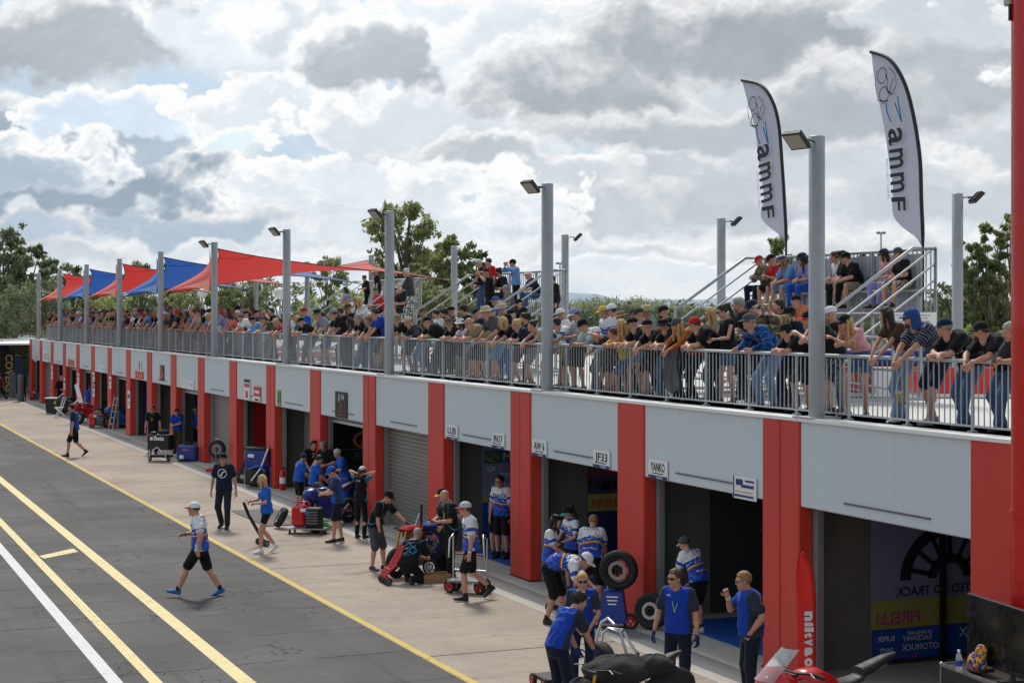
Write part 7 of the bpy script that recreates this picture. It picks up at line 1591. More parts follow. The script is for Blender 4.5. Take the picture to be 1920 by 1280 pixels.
 (508, 577, mk('black', 'long', 'black', hair=('short', 'dark'), g=1.05), 'man in black tee with both arms up holding a camera', dict(arms='photo', row=.5, yaw=0)),
 (491, 592, mk('olive', 'long', 'khaki', sex='f', hat=('cap', 'dkgrey'), sleeve=0), 'woman in olive singlet and grey cap at the railing', dict(arms='cross', yaw=-30)),
 (473, 593, mk('sky', 'long', 'grey', hat=('cap', 'black'), glasses=1, sleeve=1.9, shirt2=1), 'person in bright blue hooded top and black cap', dict(arms='cross', yaw=-20)),
 (461, 582, mk('black', 'long', 'black', hat=('cap', 'black'), sleeve=1.9), 'man in black cap and black jacket beside the bright blue top', dict(row=.5, arms='side')),
 (450, 586, mk('white', 'long', 'navy', hat=('cap', 'grey'), hair=('crop', 'brown')), 'man in white polo and grey cap in the far crowd', dict(arms='cross', yaw=-35)),
 (445, 580, mk('red', 'long', 'denim', hat=('cap', 'white', 'red'), sex='f'), 'person in white and red cap behind the white polo', dict(row=1.0, arms='side')),
 (428, 590, mk('coral', 'long', 'dkgrey', sex='f', hair=('pony', 'dark'), glasses=1), 'woman in coral top with dark hair right of the fifth pole', dict(arms='over', yaw=-30)),
 # people standing farther back
 (1146, 568, mk(('race', K['white']), 'shorts', 'navy', hat=('cap', 'white', 'blue'), collar='blue', hair=('short', 'dark')), 'person in white, red and blue cap and race shirt standing back', dict(row=1.5, arms='side')),
 (1130, 572, mk(('race', K['white']), 'shorts', 'navy', hat=('cap', 'yellow'), collar='blue', glasses=1), 'person in yellow cap and race shirt standing back', dict(row=1.3, arms='side')),
 (1163, 581, mk('khaki', 'long', 'denim', sex='f', hat=('brim', 'tan')), 'person in tan brimmed hat behind the wavy blonde woman', dict(row=1.2, arms='side')),
 (1189, 578, mk('maroon', 'long', 'navy', hat=('cap', 'brown'), glasses=1), 'person in dark brown cap behind the heavy tattooed man', dict(row=1.4, arms='side')),
 (1197, 577, mk('lilac', 'long', 'navy', hat=('cap', 'charcoal'), glasses=1), 'person in charcoal cap and lilac shirt standing back', dict(row=1.0, arms='side')),
 (1211, 570, mk('sage', 'long', 'navy', hat=('straw', 'straw', 'green')), 'person in straw hat with green brim standing back', dict(row=1.9, arms='side')),
 (1243, 571, mk('black', 'long', 'black', hat=('cap', 'black'), beard='dark', collar='red'), 'man in black cap and red collar standing back alone', dict(row=2.2, arms='side')),
 (1050, 577, mk('white', 'long', 'khaki', hat=('cap', 'white', 'pink'), glasses=1, skin=1), 'man in white cap and white tee right of the second pole', dict(row=1.0, arms='side')),
 (941, 567, mk('black', 'long', 'denim', hat=('straw', 'straw', (70, 100, 150)), beard='grey'), 'man in straw hat with blue band and black tee', dict(row=1.1, arms='side')),
 (922, 576, mk('denim', 'long', 'denim', hat=('cap', 'denim')), 'person in denim blue cap behind the beige hat man', dict(row=1.6, arms='side')),
 (845, 573, mk('black', 'long', 'black', hat=('cap', 'black', 'white')), 'person in black and white cap behind the brimmed hats', dict(row=1.7, arms='side')),
 (833, 579, mk('black', 'long', 'black', hair=('curly', 'dark'), beard='dark'), 'curly dark haired man in black behind the dark brimmed hat', dict(row=1.3, arms='phone')),
 (868, 572, mk('black', 'long', 'navy', hair=('curly', 'dark'), glasses=1), 'curly haired man in sunglasses with hand to his ear', dict(row=1.8, arms='face')),
 (893, 577, mk('navy', 'long', 'navy', hat=('cap', 'black')), 'person in black cap behind the bald tan tee man', dict(row=1.5, arms='side')),
 (540, 578, mk('black', 'long', 'navy', hair=('short', 'dark')), 'dark haired person behind the white cap at the fourth pole', dict(row=1.2, arms='side')),
 (497, 581, mk('tan', 'long', 'navy', hat=('cap', 'brown'), glasses=1), 'person in brown cap behind the olive singlet', dict(row=1.4, arms='side')),
 (480, 580, mk('maroon', 'long', 'navy', hat=('cap', 'black'), glasses=1), 'person in maroon tee behind the bright blue top', dict(row=1.2, arms='side')),
 (605, 584, mk('maroon', 'long', 'navy', sex='f', hair=('long', 'dark')), 'long haired person behind the lavender grey tee', dict(row=1.0, arms='side')),
 (1480, 585, mk('navy', 'long', 'navy', hat=('cap', 'black'), hair=('short', 'dark')), 'man in dark cap between the plaid jacket and the pole', dict(row=1.2, arms='side')),
]
ph_n = 0
for hx, hy_, look, lab, o in R_:
    o = dict(o); Sx = o.pop('S', None) or look.pop('S', None)
    t, s, sc = rail_person(hx, hy_, look, lab, S=Sx, **o)
    if o.get('arms') in ('phone', 'photo') and hx > 500:
        held(t, s, sc, 0, 'phone', 'dark phone held by the ' + ' '.join(lab.split()[:9]), 'phone', (.012, .14 if o['arms'] == 'photo' else .075, .075 if o['arms'] == 'photo' else .14), PHONE, (.07, -.04, .05))
# a dark jacket hangs over the rail under the mustard cardigan; bags
x, z = on_y(1262, YR - .06); g = MB()
def JS(u, v): return (-.22 + .44 * u + .05 * math.sin(6 * v + 2 * u), -.06 - .05 * math.sin(7 * u + 2 * v) - .03 * math.sin(15 * u + 4 * v), .04 - .78 * v * (.75 + .25 * math.sin(2.2 * u + .6)))
g.grid(JS, 22, 16, GREYC); g.grid(lambda u, v: Vector(JS(1 - u, v)) + Vector((0, .05, 0)), 22, 16, GREYC); o = g.obj('jacket'); o.location = (x, YR, DECK + RAILH); props(o, 'dark grey jacket hung over the railing by the mustard cardigan', 'jacket')
for px, py, col, lab, sz in ((1690, 745, 'khaki', 'small khaki shoulder bag hanging at the striped polo', (.26, .1, .2)), (863, 655, 'black', 'black drawstring bag hung on the railing by the white bucket hat', (.24, .12, .34)), (686, 640, 'green', 'bright green bag behind the railing by the curly boy', (.3, .14, .22)), (1153, 725, 'maroon', 'furled maroon umbrella behind the railing bars', (.08, .08, .7))):
    x, z = on_y(px, YR + .16); g = MB(); g.box((0, 0, 0), sz, cloth('plain', c(col)), bev=.06); g.tube([(-.1, 0, sz[2] / 2), (0, 0, sz[2] / 2 + .2), (.1, 0, sz[2] / 2)], .012, cloth('plain', c(col)), 5); o = g.obj('umbrella' if 'umbrella' in lab else 'bag'); o.location = (x, YR + .16, hgt(py, z)); props(o, lab, 'umbrella' if 'umbrella' in lab else 'bag')
# ------------------------------------------------------------------ grandstand people
def seat_pose(yaw=0, arms='lap', hp=8, spread=.12):
    p = dict(pel=(-.02, .10 + .03), lean0=2, lean=16, hy=yaw, hp=hp, feet=((.40, spread, -.40, 8), (.44, -spread, -.40, -8)), hem=.0)
    if arms == 'lap': p['hands'] = ((.32, .06, .26), (.32, -.04, .27))
    elif arms == 'knees': p['lean'] = 30; p['hands'] = ((.46, .06, .22), (.46, -.06, .23))
    elif arms == 'phone': p['hands'] = ((.34, .05, .38), (.34, -.05, .38)); p['hp'] = 24; p['curl'] = (.9, .9)
    elif arms == 'wide': p['hands'] = ((.40, .2, .20), (.36, -.16, .22))
    return p
ROWS = [(15.35 + .48 + .55 * i, .72 + .39 * i) for i in range(4)]
def seated(hx, hy_, look, lab, arms='lap', yaw=-20, turn=0, row=None, S=None):
    best = None
    for i, (y, zs) in enumerate(ROWS):
        x, z = on_y(hx, y - .08); h = hgt(hy_, z) - DECK - zs; e = abs(h - .86)
        if row is not None and i != row: continue
        if best is None or e < best[0]: best = (e, i, x, y, zs, h)
    e, i, x, y, zs, h = best; p = seat_pose(yaw, arms); tp, s = head_top(p); sc = min(max(h / tp, .80), 1.1) if S is None else S
    th = heading(-67 + turn); hc = s['hc'] * sc
    person((x - (hc[0] * math.cos(th) - hc[1] * math.sin(th)), y - .02, DECK + zs), -67 + turn, sc, p, look, lab, 'spectators seated on the grandstands', .021, hid=True)
def standing(hx, hy_, row, look, lab, arms='side', yaw=-20, turn=0, lean=6, ground_=False):
    y, zs = ROWS[row]; y -= .35; zs -= .42
    x, z = on_y(hx, y); h = hgt(hy_, z) - DECK - zs; p = lean_pose(lean, yaw, arms); tp, s = head_top(p); sc = min(max(h / tp, .72), 1.12)
    person((x, y, DECK + zs), -67 + turn, sc, p, look, lab, 'spectators standing on the grandstands', .021, hid=True)
seated(1690, 491, mk('black', 'shorts', 'khaki', lk=('camo', K['dkgrey'], K['beige']), hat=('cap', 'dkgrey'), hair=('crop', 'brown'), sex='f', g=1.05, sock='black', shoe='black', sole='white'), 'woman in black tee with tattooed thighs at the right end of the grandstand', 'lap', row=3)
seated(1663, 486, mk('pink', 'long', 'lilac', sex='f', hat=('bucket', 'navy'), hair=('shoulder', 'dark'), sleeve=0), 'woman in blue cap and pink singlet seated beside the tattooed one', 'lap', yaw=-35, row=3)
seated(1598, 480, mk('black', 'shorts', 'khaki', hat=('cap', 'black'), glasses=1, hair=('crop', 'brown')), 'man in black tee and black cap seated with forearms on knees', 'knees', yaw=-35, row=3)
seated(1570, 495, mk('white', 'long', 'black', sex='f', hair=('bun', 'red'), glasses=1, sleeve=0), 'woman with red hair and white singlet seated right of the tall pole', 'lap', yaw=-25, row=3)
seated(1586, 486, mk('charcoal', 'long', 'black', hat=('cap', 'black'), hair=('short', 'dark')), 'person in black cap partly hidden behind the black tee man', 'lap', row=3)
seated(1510, 514, mk('lilac', 'long', 'blue', sex='c', hat=('bucket', 'navy'), hair=('long', 'brown')), 'girl in dark bucket hat seated left of the tall pole', 'lap', yaw=-20, row=3)
seated(1478, 494, mk('sky', 'shorts', 'paledenim', hat=('band', (60, 84, 124)), hair=('long', 'sandy'), beard='brown', glasses=1), 'long haired man in blue bandana and pale blue tee seated high', 'knees', yaw=-30, row=3)
seated(1452, 514, mk('red', 'shorts', 'black', sex='c', hat=('cap', 'black')), 'boy in red tee and black cap seated on the grandstand', 'phone', yaw=-40, row=3)
seated(1429, 507, mk(('camo', K['olive'], K['khaki'], K['dkgrey']), 'long', 'navy', hat=('cap', 'red'), sleeve=1.9), 'youth in flat red cap and camouflage jacket at left end', 'phone', yaw=-45, row=3)
seated(1505, 553, mk('orange', 'shorts', 'beige', hat=('capback', 'black'), glasses=1), 'man in orange tee and backward black cap on a low row', 'knees', yaw=-30, row=1)
seated(1415, 590, mk('navy', 'long', 'navy', hair=('short', 'dark')), 'dark haired person on the lowest row behind the blue plaid shirt', 'lap', row=0)
# middle grandstand
standing(966, 486, 3, mk('sky', 'long', 'black', hair=('short', 'dark'), hat=('cap', 'black'), sleeve=1.9, lanyard='red', shirt2=1), 'man in pale blue shirt raising a phone on the top row', 'photo')
standing(921, 484, 3, mk('red', 'long', 'navy', hair=('crop', 'dark')), 'man in red tee standing high on the middle grandstand', 'side')
standing(903, 486, 3, mk('navy', 'long', 'denim', hair=('short', 'white'), sleeve=1.9, glasses=1), 'white haired person in dark jacket holding the stair rail', 'grip', turn=-10)
standing(916, 503, 2, mk('black', 'long', 'black', hat=('cap', 'maroon', 'yellow'), g=1.05), 'man in black tee taking a picture in front of the red tee', 'photo')
standing(1041, 517, 2, mk('black', 'long', 'navy', hat=('cap', 'maroon'), hair=('short', 'brown'), beard='brown', sleeve=1.9, jacket=1), 'man in maroon cap and black jacket right of the second pole', 'side', turn=-10)
seated(941, 525, mk('navy', 'long', 'navy', hair=('curly', 'dark')), 'curly dark haired person seated below the pale blue shirt', 'lap', row=3, S=.9)
seated(953, 544, mk('grey', 'long', 'navy', hair=('crop', 'grey'), glasses=1), 'grey haired person in sunglasses on a middle row', 'lap', row=2)
seated(1000, 523, mk('navy', 'long', 'denim', hat=('cap', 'white', 'red')), 'man in white and red cap seated left of the second pole', 'knees', row=3)
seated(978, 561, mk('black', 'long', 'black', hat=('cap', 'black'), beard='red'), 'red bearded man in black cap on a low row', 'lap', row=1)
seated(935, 556, mk('denim', 'long', 'navy', hat=('cap', 'denim')), 'person in faded blue cap on a low row', 'lap', row=1)
seated(965, 580, mk('teal', 'long', 'navy', hat=('cap', 'black', 'teal')), 'person in black and teal cap on the lowest row', 'lap', row=0)
# far grandstand
standing(767, 503, 2, mk('charcoal', 'long', 'grey', lk=('camo', K['dkgrey'], K['white']), hair=('crop', 'white'), glasses=1, sleeve=.9), 'white haired man in dark shirt and grey camouflage trousers', 'fold', turn=-20)
standing(707, 504, 3, mk(('yoke', K['black'], K['black']), 'long', 'black', hat=('straw', 'straw'), beard='dark', lanyard=(190, 230, 60)), 'man in wide straw hat and black shirt with lime stripe', 'side', turn=-20)
standing(687, 516, 3, mk('black', 'long', 'black', hair=('short', 'dark'), glasses=1), 'person in black looking down beside the straw hat man', 'phone')
standing(651, 537, 2, mk('navy', 'long', 'black', sex='f', hair=('long', 'dark'), glasses=1), 'dark haired woman with arm along the far stair rail', 'grip')
seated(709, 540, mk('red', 'shorts', 'navy', hat=('cap', 'dkgrey', 'yellow'), g=1.15, deco=[('==', .1, .3, 'front', (240, 240, 240))]), 'heavy man in red tee with white lettering on the far grandstand', 'lap', row=2)
seated(684, 556, mk('white', 'long', 'paledenim', sex='f', hair=('long', 'blond'), glasses=1), 'blonde woman in white tee on the far grandstand', 'knees', row=1)
seated(674, 558, mk('black', 'long', 'denim', sex='f', hair=('long', 'dark')), 'girl in black hooded top beside the blonde woman in white', 'lap', row=1)
seated(657, 550, mk('white', 'long', 'navy', sex='c', hat=('cap', 'lilac')), 'child in lilac cap on the far grandstand', 'lap', row=1)
seated(745, 535, mk('maroon', 'shorts', 'black', hair=('short', 'dark'), hat=('cap', 'black')), 'person in maroon tee seated right of the third pole', 'phone', row=2)
seated(757, 531, mk('black', 'shorts', 'black', hat=('bucket', 'beige')), 'person in beige bucket hat seated below the white haired man', 'lap', row=2)
# ------------------------------------------------------------------ the far crowd under the sails: six figures, copied with clothes of their own
def recolour(t, tops, legs_, hats, skins, hairs):
    for o in t.children:
        b = o.name.split('.')[0]; m = {'shirt': tops, 'trousers': legs_, 'shorts': legs_, 'cap': hats, 'hat': hats, 'hair': hairs, 'body': skins, 'beard': hairs}.get(b)
        if m is None: continue
        for i, sl in enumerate(o.material_slots):
            if b == 'body' and i: break
            sl.link = 'OBJECT'; sl.material = m
PROT = []
for arms, ln, lk in (('cross', 34, mk('black', 'long', 'navy', hat=('cap', 'black'))), ('over', 28, mk('black', 'shorts', 'navy', hair=('short', 'dark'))), ('cross', 22, mk('black', 'long', 'navy', sex='f', hair=('long', 'dark'))),
                     ('side', 5, mk('black', 'long', 'navy', hat=('cap', 'black'))), ('photo', 5, mk('black', 'long', 'navy', hair=('short', 'dark'))), ('cross', 30, mk('black', 'shorts', 'denim', hat=('bucket', 'tan'), beard='brown')), ('phone', 8, mk('black', 'long', 'navy', sex='f', hair=('shoulder', 'blond')))):
    p = lean_pose(ln, -25, arms); t, s = person((0, 0, -60), -67, 1.0, p, lk, None, None, .027, hid=True); PROT.append((t, p['rail'], arms, lk))
seen = {}; TAGS = []; used = set(); RB = random.Random(21)
TOPS = ['black'] * 7 + ['navy', 'charcoal', 'white', 'white', 'grey', 'blue', 'red', 'maroon', 'tan', 'sky', 'pink', 'sage', 'teal', 'lilac', 'green', 'mustard']
SPAN = [('between the last two poles', -104, -97), ('under the last red sail', -96.4, -87.2), ('under the far blue sail', -86.6, -77.7), ('under the second red sail', -77.1, -68.2), ('under the nearest blue sail', -67.4, -59.2)]
for sp_i, (where, xa_, xb_) in enumerate(SPAN):
    for row in (0, 1, 2):
        n = int((xb_ - xa_) / (.60 if row == 0 else .66 if row == 1 else 1.2)) if sp_i else int((xb_ - xa_) / (.9 if row == 0 else 1.5))
        for i in range(n):
            x = xa_ + (i + .5 + RB.uniform(-.25, .25)) * (xb_ - xa_) / n; k = RB.choice((0, 1, 2, 5, 0, 1, 2) if row == 0 else (3, 3, 4, 6, 3, 6, 2)); src, rd, arms, lk = PROT[k]
            if (k, 'moved') not in used: used.add((k, 'moved')); t = src
            else: t = copy_tree(src)
            sc = RB.uniform(.90, 1.03) * (.97 if lk.get('sex') == 'f' else 1); y = YR + (rd * sc - .03 if row == 0 else .75 + .55 * row + RB.uniform(-.1, .15)); t.location = (x, y, DECK + (0 if row < 2 else .0)); t.scale = (sc, sc, sc); t.rotation_euler = (0, 0, heading(-67 + RB.uniform(-18, 18)))
            top = RB.choice(TOPS); hat = RB.choice(('black', 'navy', 'red', 'white', 'beige', 'grey', 'blue', 'olive')); hair = RB.choice(('dark', 'brown', 'blond', 'grey', 'sandy'))
            recolour(t, cloth('plain', K[top]), cloth('plain', K[RB.choice(('navy', 'denim', 'charcoal', 'black', 'khaki'))]), cloth('plain', K[hat]), skinmat(RB.choice((0, 0, 0, 1, 1, 2))), hairmat(H[hair]))
            hd = f'{hat} {"cap" if k in (0, 3) else "bucket hat"}' if k in (0, 3, 5) else f'{hair} hair'
            TAGS.append((t, f'person in {top} top, {hd}, {("at the rail", "second row", "back row")[row]} {where}'))
ORDN = 'first second third fourth fifth sixth seventh eighth ninth tenth'.split(); cnt_ = {}
for t, lab in TAGS: cnt_[lab] = cnt_.get(lab, 0) + 1
for t, lab in sorted(TAGS, key=lambda q: q[0].location.x):
    if cnt_[lab] > 1: seen[lab] = seen.get(lab, -1) + 1; l2 = ORDN[seen[lab]] + ' ' + lab
    else: l2 = lab
    props(t, l2, 'person', 'far crowd under the shade sails')
# ------------------------------------------------------------------ crew in the pit lane
def crew(px, fy, hy_, face, pose, look, lab, vox=.0185, sc=None, z0=.012, by='foot'):
    p = ground(px, fy, z0); z = depth_of(p.x, p.y); h = hgt(hy_, z) - z0; tp, s = head_top(pose); k = sc or h / tp
    if look.get('hat') and not sc: k *= .985
    t, s = person((p.x, p.y, z0), face, k, pose, look, lab, 'crew in the pit lane', vox); return t, s, k
BLU = K['blue']; TRK = [('TRACK', .115, .335, 'front', (28, 60, 140)), ('ADDICTED TO', .042, .45, 'back', (40, 50, 90)), ('TRACK', .16, .31, 'back', (245, 245, 250)), ('@wheel', .17, .50, 'back', (50, 44, 50)), ('Motul  Moto', .05, .07, 'back', (235, 235, 245))]
def race(lower='shorts', **kw): return mk(('race', K['white']), lower, 'black', collar='blue', deco=kw.pop('deco', TRK), sock='black', **kw)
def bluetee(lower='shorts', lc='navy', **kw): return mk(('yoke', K['royal'], (48, 54, 70)) if kw.pop('yoke', 0) else kw.pop('top', (38, 98, 200)), lower, lc, collar=kw.pop('col', 'navy'), **kw)
WALK = dict(feet=((.40, .09, .02, 0), (-.36, -.09, .03, 0)), toe=(-12, 22), pel=(0, .935), lean=5, hands=((.26, .18, 1.02), (-.12, -.28, .84)))
crew(375, 1116, 938, -88, dict(WALK, hands=((-.02, .28, .9), (.30, -.10, 1.12)), hy=-6, hem=.1), race(hat=('cap', 'white', 'red'), hair=('crop', 'brown'), g=1.1, shoe=(40, 110, 170), sole='blue', watch=(1, (20, 20, 22))), 'man in race shirt and white cap striding across the pit lane')
crew(420, 990, 846, -8, dict(feet=((.10, .11, 0, 6), (-.16, -.11, .03, -6)), toe=(0, 12), pel=(0, .965), hands=((.04, .31, .84), (.02, -.31, .84)), hy=12, lean=2), mk('navy', 'long', (38, 42, 58), hat=('cap', 'black'), hair=('crop', 'brown'), deco=[('@round', .2, .33, 'front', (225, 228, 232))], watch=(0, (200, 200, 205)), shoe='black'), 'man in navy tee with round white emblem walking towards us')
t, s, k = crew(500, 1036, 889, -72, dict(feet=((.14, .08, 0, 0), (-.2, -.08, .07, 0)), toe=(0, 32), pel=(0, .96), hands=((.26, .10, 1.12), (.34, -.06, 1.16)), hp=4, hy=-8), mk((34, 100, 200), 'brief', 'black', sex='f', hair=('shoulder', 'blond'), collar='blue', shoe='white', sole='white', sock='white', deco=[('=-', .07, .42, 'front', (235, 235, 240), .06)]), 'blonde woman in blue polo and black shorts holding a phone')
held(t, s, k, 1, 'phone', 'dark phone held by the blonde woman in blue polo', 'phone', (.14, .075, .012), PHONE, (.08, 0, .01))
crew(140, 856, 757, -85, dict(feet=((.22, .08, 0, 0), (-.34, -.08, .10, 0)), toe=(-8, 38), pel=(0, .95), hands=((.05, .24, .85), (.10, -.24, .85)), hp=6), bluetee('shorts', 'black', top=('yoke', (30, 84, 180), (40, 46, 66)), hair=('short', 'dark'), sock='black'), 'man in blue tee and black shorts walking far down the lane')
crew(287, 850, 759, -5, dict(hands=((.02, .30, .84), (.02, -.30, .84)), hy=-18), mk('black', 'long', 'black', hair=('short', 'dark'), glasses=1, lanyard='yellow', collar='black', deco=[('==', .07, .42, 'front', (120, 160, 150), .09)]), 'man in black polo with lanyard behind the lettered tool cart')
crew(333, 850, 763, -6, dict(hands=((.17, -.10, 1.12), (.06, -.30, .82)), elbow=((.2, 1, -.4), None), hy=8), mk(('yoke', K['royal'], K['royal']), 'long', (66, 70, 46), hat=('bucket', 'maroon'), glasses=1, collar='royal', deco=[('=-', .07, .42, 'front', (190, 200, 230), .08)]), 'man in royal blue shirt and olive trousers with one arm across')
crew(371, 846, 760, -40, dict(hands=((.1, .2, 1.0), (.2, -.1, 1.1))), bluetee('long', 'navy', hat=('cap', 'green', 'white')), 'person in blue and white shirt half hidden by the pillar')
# the blue crew round the motorcycle
BACKL = dict(lean=10, lean0=5, hands=((.32, .10, 1.05), (.36, -.08, 1.05)), hp=26)
crew(560, 958, 849, 120, dict(BACKL, hy=20), bluetee('shorts', 'black', hat=('cap', (26, 60, 140)), hair=('crop', 'dark'), g=1.1, col='blue', deco=[('=-=', .12, .38, 'back', (220, 226, 240))]), 'heavy man in blue polo and cap at the left of the huddle')
crew(588, 968, 853, 105, dict(BACKL), bluetee('shorts', 'black', hair=('short', 'dark'), g=1.06, col='blue', deco=[('=-=', .12, .38, 'back', (220, 226, 240))]), 'dark haired man in blue polo second from left in the huddle')
crew(583, 942, 822, 20, dict(lean=30, lean0=14, hands=((.45, .2, .95), (.45, -.15, .95)), hp=20), mk('black', 'long', 'black', hair=('short', 'dark'), hat=('headset', 'dkgrey', 'black'), deco=[('7', .2, .34, 'front', (200, 180, 40))]), 'mechanic in black with grey headset bending behind the blue polos')
crew(617, 948, 823, -30, dict(lean=24, lean0=10, hands=((.3, .1, 1.1), (.5, -.2, 1.0)), hp=24), mk('black', 'long', 'black', hair=('short', 'grey'), hat=('headset', 'black', 'black')), 'grey haired mechanic in black with headset, hand near chin')
crew(645, 958, 841, -75, dict(lean=14, lean0=6, hands=((.34, .12, 1.18), (.30, -.1, 1.34)), hp=22, curl=(.8, .9)), bluetee('long', 'black', hair=('crop', 'white'), col='blue', g=1.05), 'white haired man in blue polo with hand at his chin')
t, s, k = crew(633, 1016, 872, -82, dict(feet=((.10, .1, 0, 6), (-.10, -.1, 0, -8)), hands=((.34, .06, 1.14), (.32, -.10, 1.15)), hp=32, lean=8), mk(('yoke', (28, 88, 190), (52, 62, 84)), 'shorts', (26, 32, 54), hat=('cap', (30, 90, 200)), hair=('crop', 'dark'), collar='navy', shoe='black', sole='black'), 'man in blue cap and navy sleeved tee reading his phone')
held(t, s, k, 1, 'phone', 'pale phone read by the man in blue cap', 'phone', (.14, .075, .012), pm(rgb(190, 192, 196), .3), (.09, .02, .02))
crew(676, 1008, 872, 150, dict(hands=((.04, .13, 1.60), (.02, -.13, 1.60)), elbow=((.2, 1, .1), (.2, -1, .1)), hy=20, curl=(.5, .5)), mk(('yoke', K['black'], (34, 120, 150)), 'long', 'black', sex='f', hair=('long', 'brown'), hat=('cap', 'white'), deco=[('==', .1, .40, 'back', (210, 214, 220))]), 'woman in black with both hands up on her white cap')
# the teal crew
crew(708, 1068, 916, 62, dict(lean=32, lean0=14, hands=((.62, .22, .98), (.22, -.26, .72)), elbow=((-.2, .6, -.7), None), hp=22, hy=4, feet=((.08, .12, 0, 20), (-.06, -.12, 0, -10)), pel=(-.06, .97)), mk(('panel', K['black'], K['teal']), 'cargo', (74, 78, 84), hat=('cap', 'black', 'black'), hair=('crop', 'brown'), glove=(52, 54, 58), shoe='navy', sole='white'), 'mechanic in black and teal reaching across to the motorcycle')
crew(770, 1092, 1020, 158, dict(pel=(-.08, .36), lean0=22, lean=40, feet=((.18, .16, 0, 12), (-.22, -.13, .03, 0)), toe=(0, 48), hands=((.36, .2, .42), (.42, -.1, .44)), hp=34, knee=((1, .4, .5), (1, -.3, -.3)), hem=.02), mk('black', 'long', (24, 24, 27), hair=('crop', 'grey'), deco=[('JJ20', .085, .47, 'back', (140, 180, 200)), ('@bike', .28, .28, 'back', (44, 130, 180))]), 'mechanic crouching with his back to us, blue print on black shirt', sc=.99)
t, s, k = crew(846, 1086, 917, -62, dict(hands=((.34, .08, 1.16), (.36, -.10, 1.16)), hp=26, lean=8, feet=((.05, .1, 0, 0), (-.08, -.1, 0, -10))), mk(('panel', K['black'], K['teal']), 'long', 'black', lanyard=(150, 190, 60)), 'bald mechanic in black and teal holding a tablet')
held(t, s, k, 0, 'tablet', 'small dark tablet held by the bald mechanic', 'tablet', (.2, .14, .012), PHONE, (.10, -.06, .02))
crew(838, 1072, 912, -60, dict(hands=((.2, .2, 1.0), (.2, -.2, 1.0)), hp=20), mk(('panel', K['black'], K['teal']), 'long', 'black', hat=('cap', 'black', 'yellow'), hair=('crop', 'brown')), 'mechanic in black cap with yellow peak behind the bald one')
crew(883, 1124, 937, -80, dict(feet=((.12, .09, 0, 0), (-.36, -.09, .12, 0)), toe=(-4, 40), pel=(0, .96), hands=((.06, .24, .86), (.04, -.28, .84)), lean=4, hp=2), race(hat=('cap', (200, 202, 208), 'red'), hair=('short', 'brown'), shoe='black', g=1.02, watch=(0, (230, 230, 235))), 'man in race shirt and grey white cap walking past the hand trolley')
# garage mouths
crew(942, 1046, 890, -30, dict(hands=((.06, .28, .86), (.06, -.28, .86)), hp=8, hy=-10), race(hair=('short', 'dark'), glasses=1, shoe='black'), 'dark haired man in race shirt standing on blue mat beside the pillar', z0=.03)
crew(934, 1040, 928, 175, dict(pel=(-.1, .93), lean0=45, lean=86, hands=((.45, .15, .5), (.45, -.15, .5)), hp=50, hem=.02), bluetee('shorts', 'black', hair=('crop', 'dark'), top=(40, 96, 190), shoe='black'), 'man bent double in blue shirt on the blue mat', sc=1.0, z0=.03)
crew(1030, 1140, 961, 78, dict(hands=((.14, .2, .92), (.32, -.04, 1.04)), hp=14, lean=6), race('brief', sex='f', hair=('long', 'dark'), hat=('band', 'black'), shoe=(40, 42, 50), sole='white', deco=[('TRACK', .09, .16, 'front', (235, 235, 245))]), 'woman with long dark hair in race shirt and black shorts')
t, s, k = crew(1073, 1112, 946, -55, dict(hands=((.32, .1, 1.08), (.3, -.12, 1.06)), hp=24, hy=-12), race(sex='f', hair=('pony', 'dark'), hat=('cap', 'black', (60, 170, 160))), 'woman in teal peaked black cap and race shirt handing over papers')
held(t, s, k, 0, 'notebook', 'dark notebook passed between two women in race shirts', 'notebook', (.2, .14, .02), PHONE, (.12, -.02, .02))
crew(1108, 1140, 968, 168, dict(pel=(-.04, .97), lean0=16, lean=30, hands=((.4, .26, .78), (.4, -.22, .82)), hp=24, hem=.04, feet=((0, .16, 0, 15), (0, -.16, 0, -15))), race('cargo', hair=('crop', 'sandy'), g=1.1), 'man in race shirt seen from behind leaning over the wheel')
crew(1052, 1168, 1040, 72, dict(pel=(-.18, .93), lean0=60, lean=96, hands=((.5, .16, .6), (.55, -.16, .6)), hp=40, hem=.0, feet=((-.02, .13, 0, 8), (-.2, -.13, 0, -8))), race('cargo', hat=('cap', 'white'), hair=('crop', 'brown')), 'man bent flat over the blue trolley showing lettering on his back', sc=1.03)
crew(1092, 1296, 1068, -4, dict(lean=14, lean0=8, hands=((.28, .12, .98), (.28, -.06, .98)), hp=4, hy=6, curl=(.8, .8)), bluetee('long', 'navy', sex='f', yoke=1, hair=('bun', 'blond'), glasses=1, col=(60, 64, 78), deco=[('==', .07, .42, 'front', (210, 215, 230), .07)]), 'smiling blonde woman in blue polo and sunglasses facing us')
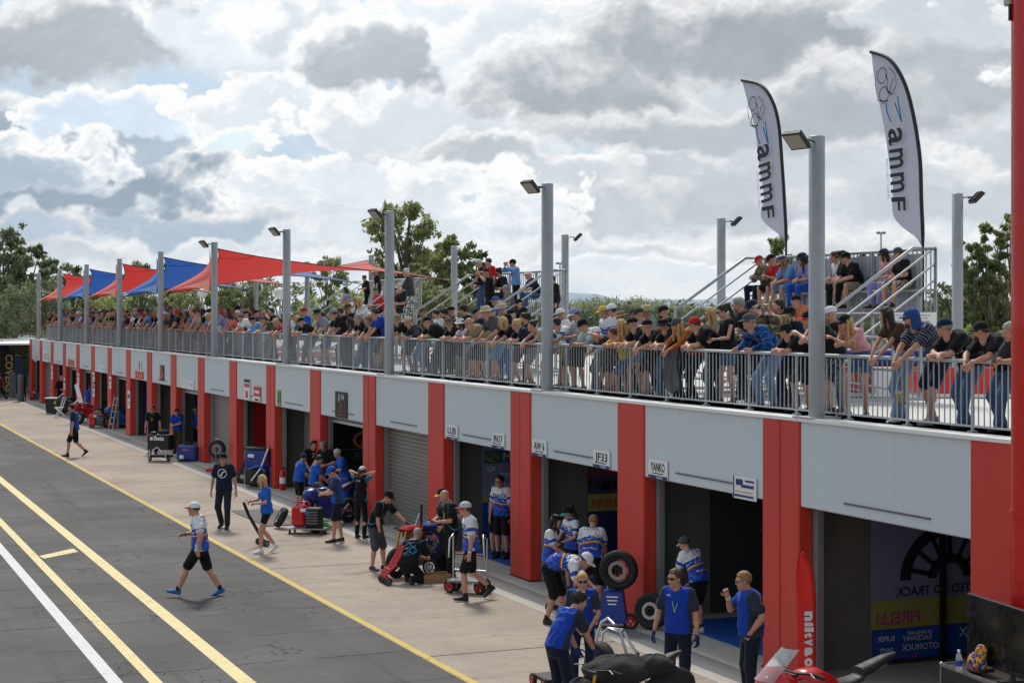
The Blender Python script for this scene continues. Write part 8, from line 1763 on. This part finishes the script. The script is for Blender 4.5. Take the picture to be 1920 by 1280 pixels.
crew(1058, 1340, 1112, 128, dict(pel=(-.12, .97), lean0=18, lean=38, hands=((.42, .16, .70), (.52, -.14, .66)), hp=18, hy=-26, hem=.05, feet=((.0, .14, 0, 10), (-.1, -.13, 0, -8))), bluetee('long', (28, 36, 56), yoke=1, hair=('curly', 'dark'), glove=(24, 50, 120), col='royal', deco=[('==', .07, .47, 'back', (220, 225, 235))]), 'dark haired mechanic in blue tee stooping over the covered motorcycle')
crew(1272, 1312, 1064, -25, dict(hands=((.10, .31, .86), (.06, -.33, .90)), hy=-22, hp=2, feet=((.06, .12, 0, 10), (-.06, -.12, 0, -14)), lean=2, curl=(.5, .6)), bluetee('long', (28, 36, 56), yoke=1, hair=('short', 'brown'), glasses=1, glove=(22, 34, 84), lanyard=(130, 200, 120), col=(50, 58, 74), deco=[('==', .06, .43, 'front', (220, 225, 235), -.09)]), 'man with green lanyard and blue gloves in blue polo')
crew(1408, 1318, 1070, -82, dict(hands=((.05, .2, 1.0), (.31, -.03, 1.43)), elbow=(None, (.1, -.6, -1)), hp=8, lean=3, curl=(.5, .9), handdir=(None, (.4, .2, 1))), bluetee('long', (30, 36, 52), yoke=1, hair=('short', 'sandy'), glasses=1, g=1.12, col='navy', watch=(1, (214, 216, 220))), 'grey fair haired man in blue polo raising hand to mouth')
crew(1306, 1186, 1006, -140, dict(pel=(-.05, .96), lean0=16, lean=34, hands=((.42, .2, .74), (.36, -.2, .74)), hp=26, hem=.05), race(hat=('cap', 'dkgrey', 'white'), hair=('crop', 'brown'), shoe='white', sole='white'), 'man in race shirt leaning into the garage with blue mat', z0=.03)
# far figures
crew(114, 770, 704, 30, dict(lean=12, hands=((.3, .1, 1.1), (.3, -.1, 1.1)), hp=20), mk('black', 'long', 'black', hair=('short', 'grey'), sleeve=1.9), 'man in black race leathers far down behind the black bin', .026)
crew(167, 785, 722, 170, dict(lean=12), bluetee('long', 'denim', hair=('short', 'brown'), top=(30, 70, 180)), 'man in blue shirt far down seen from behind', .026)
crew(2, 752, 700, -85, dict(WALK), mk('maroon', 'long', 'black', hair=('short', 'dark'), shoe='white'), 'person walking out of view at the far left edge', .026)
crew(1347, 1096, 942, -60, dict(hands=((.1, .2, 1.5), (.12, -.1, 1.5)), hp=10), mk('black', 'long', 'black', hair=('short', 'dark')), 'person in black deep in the dim garage', .024, z0=.03)
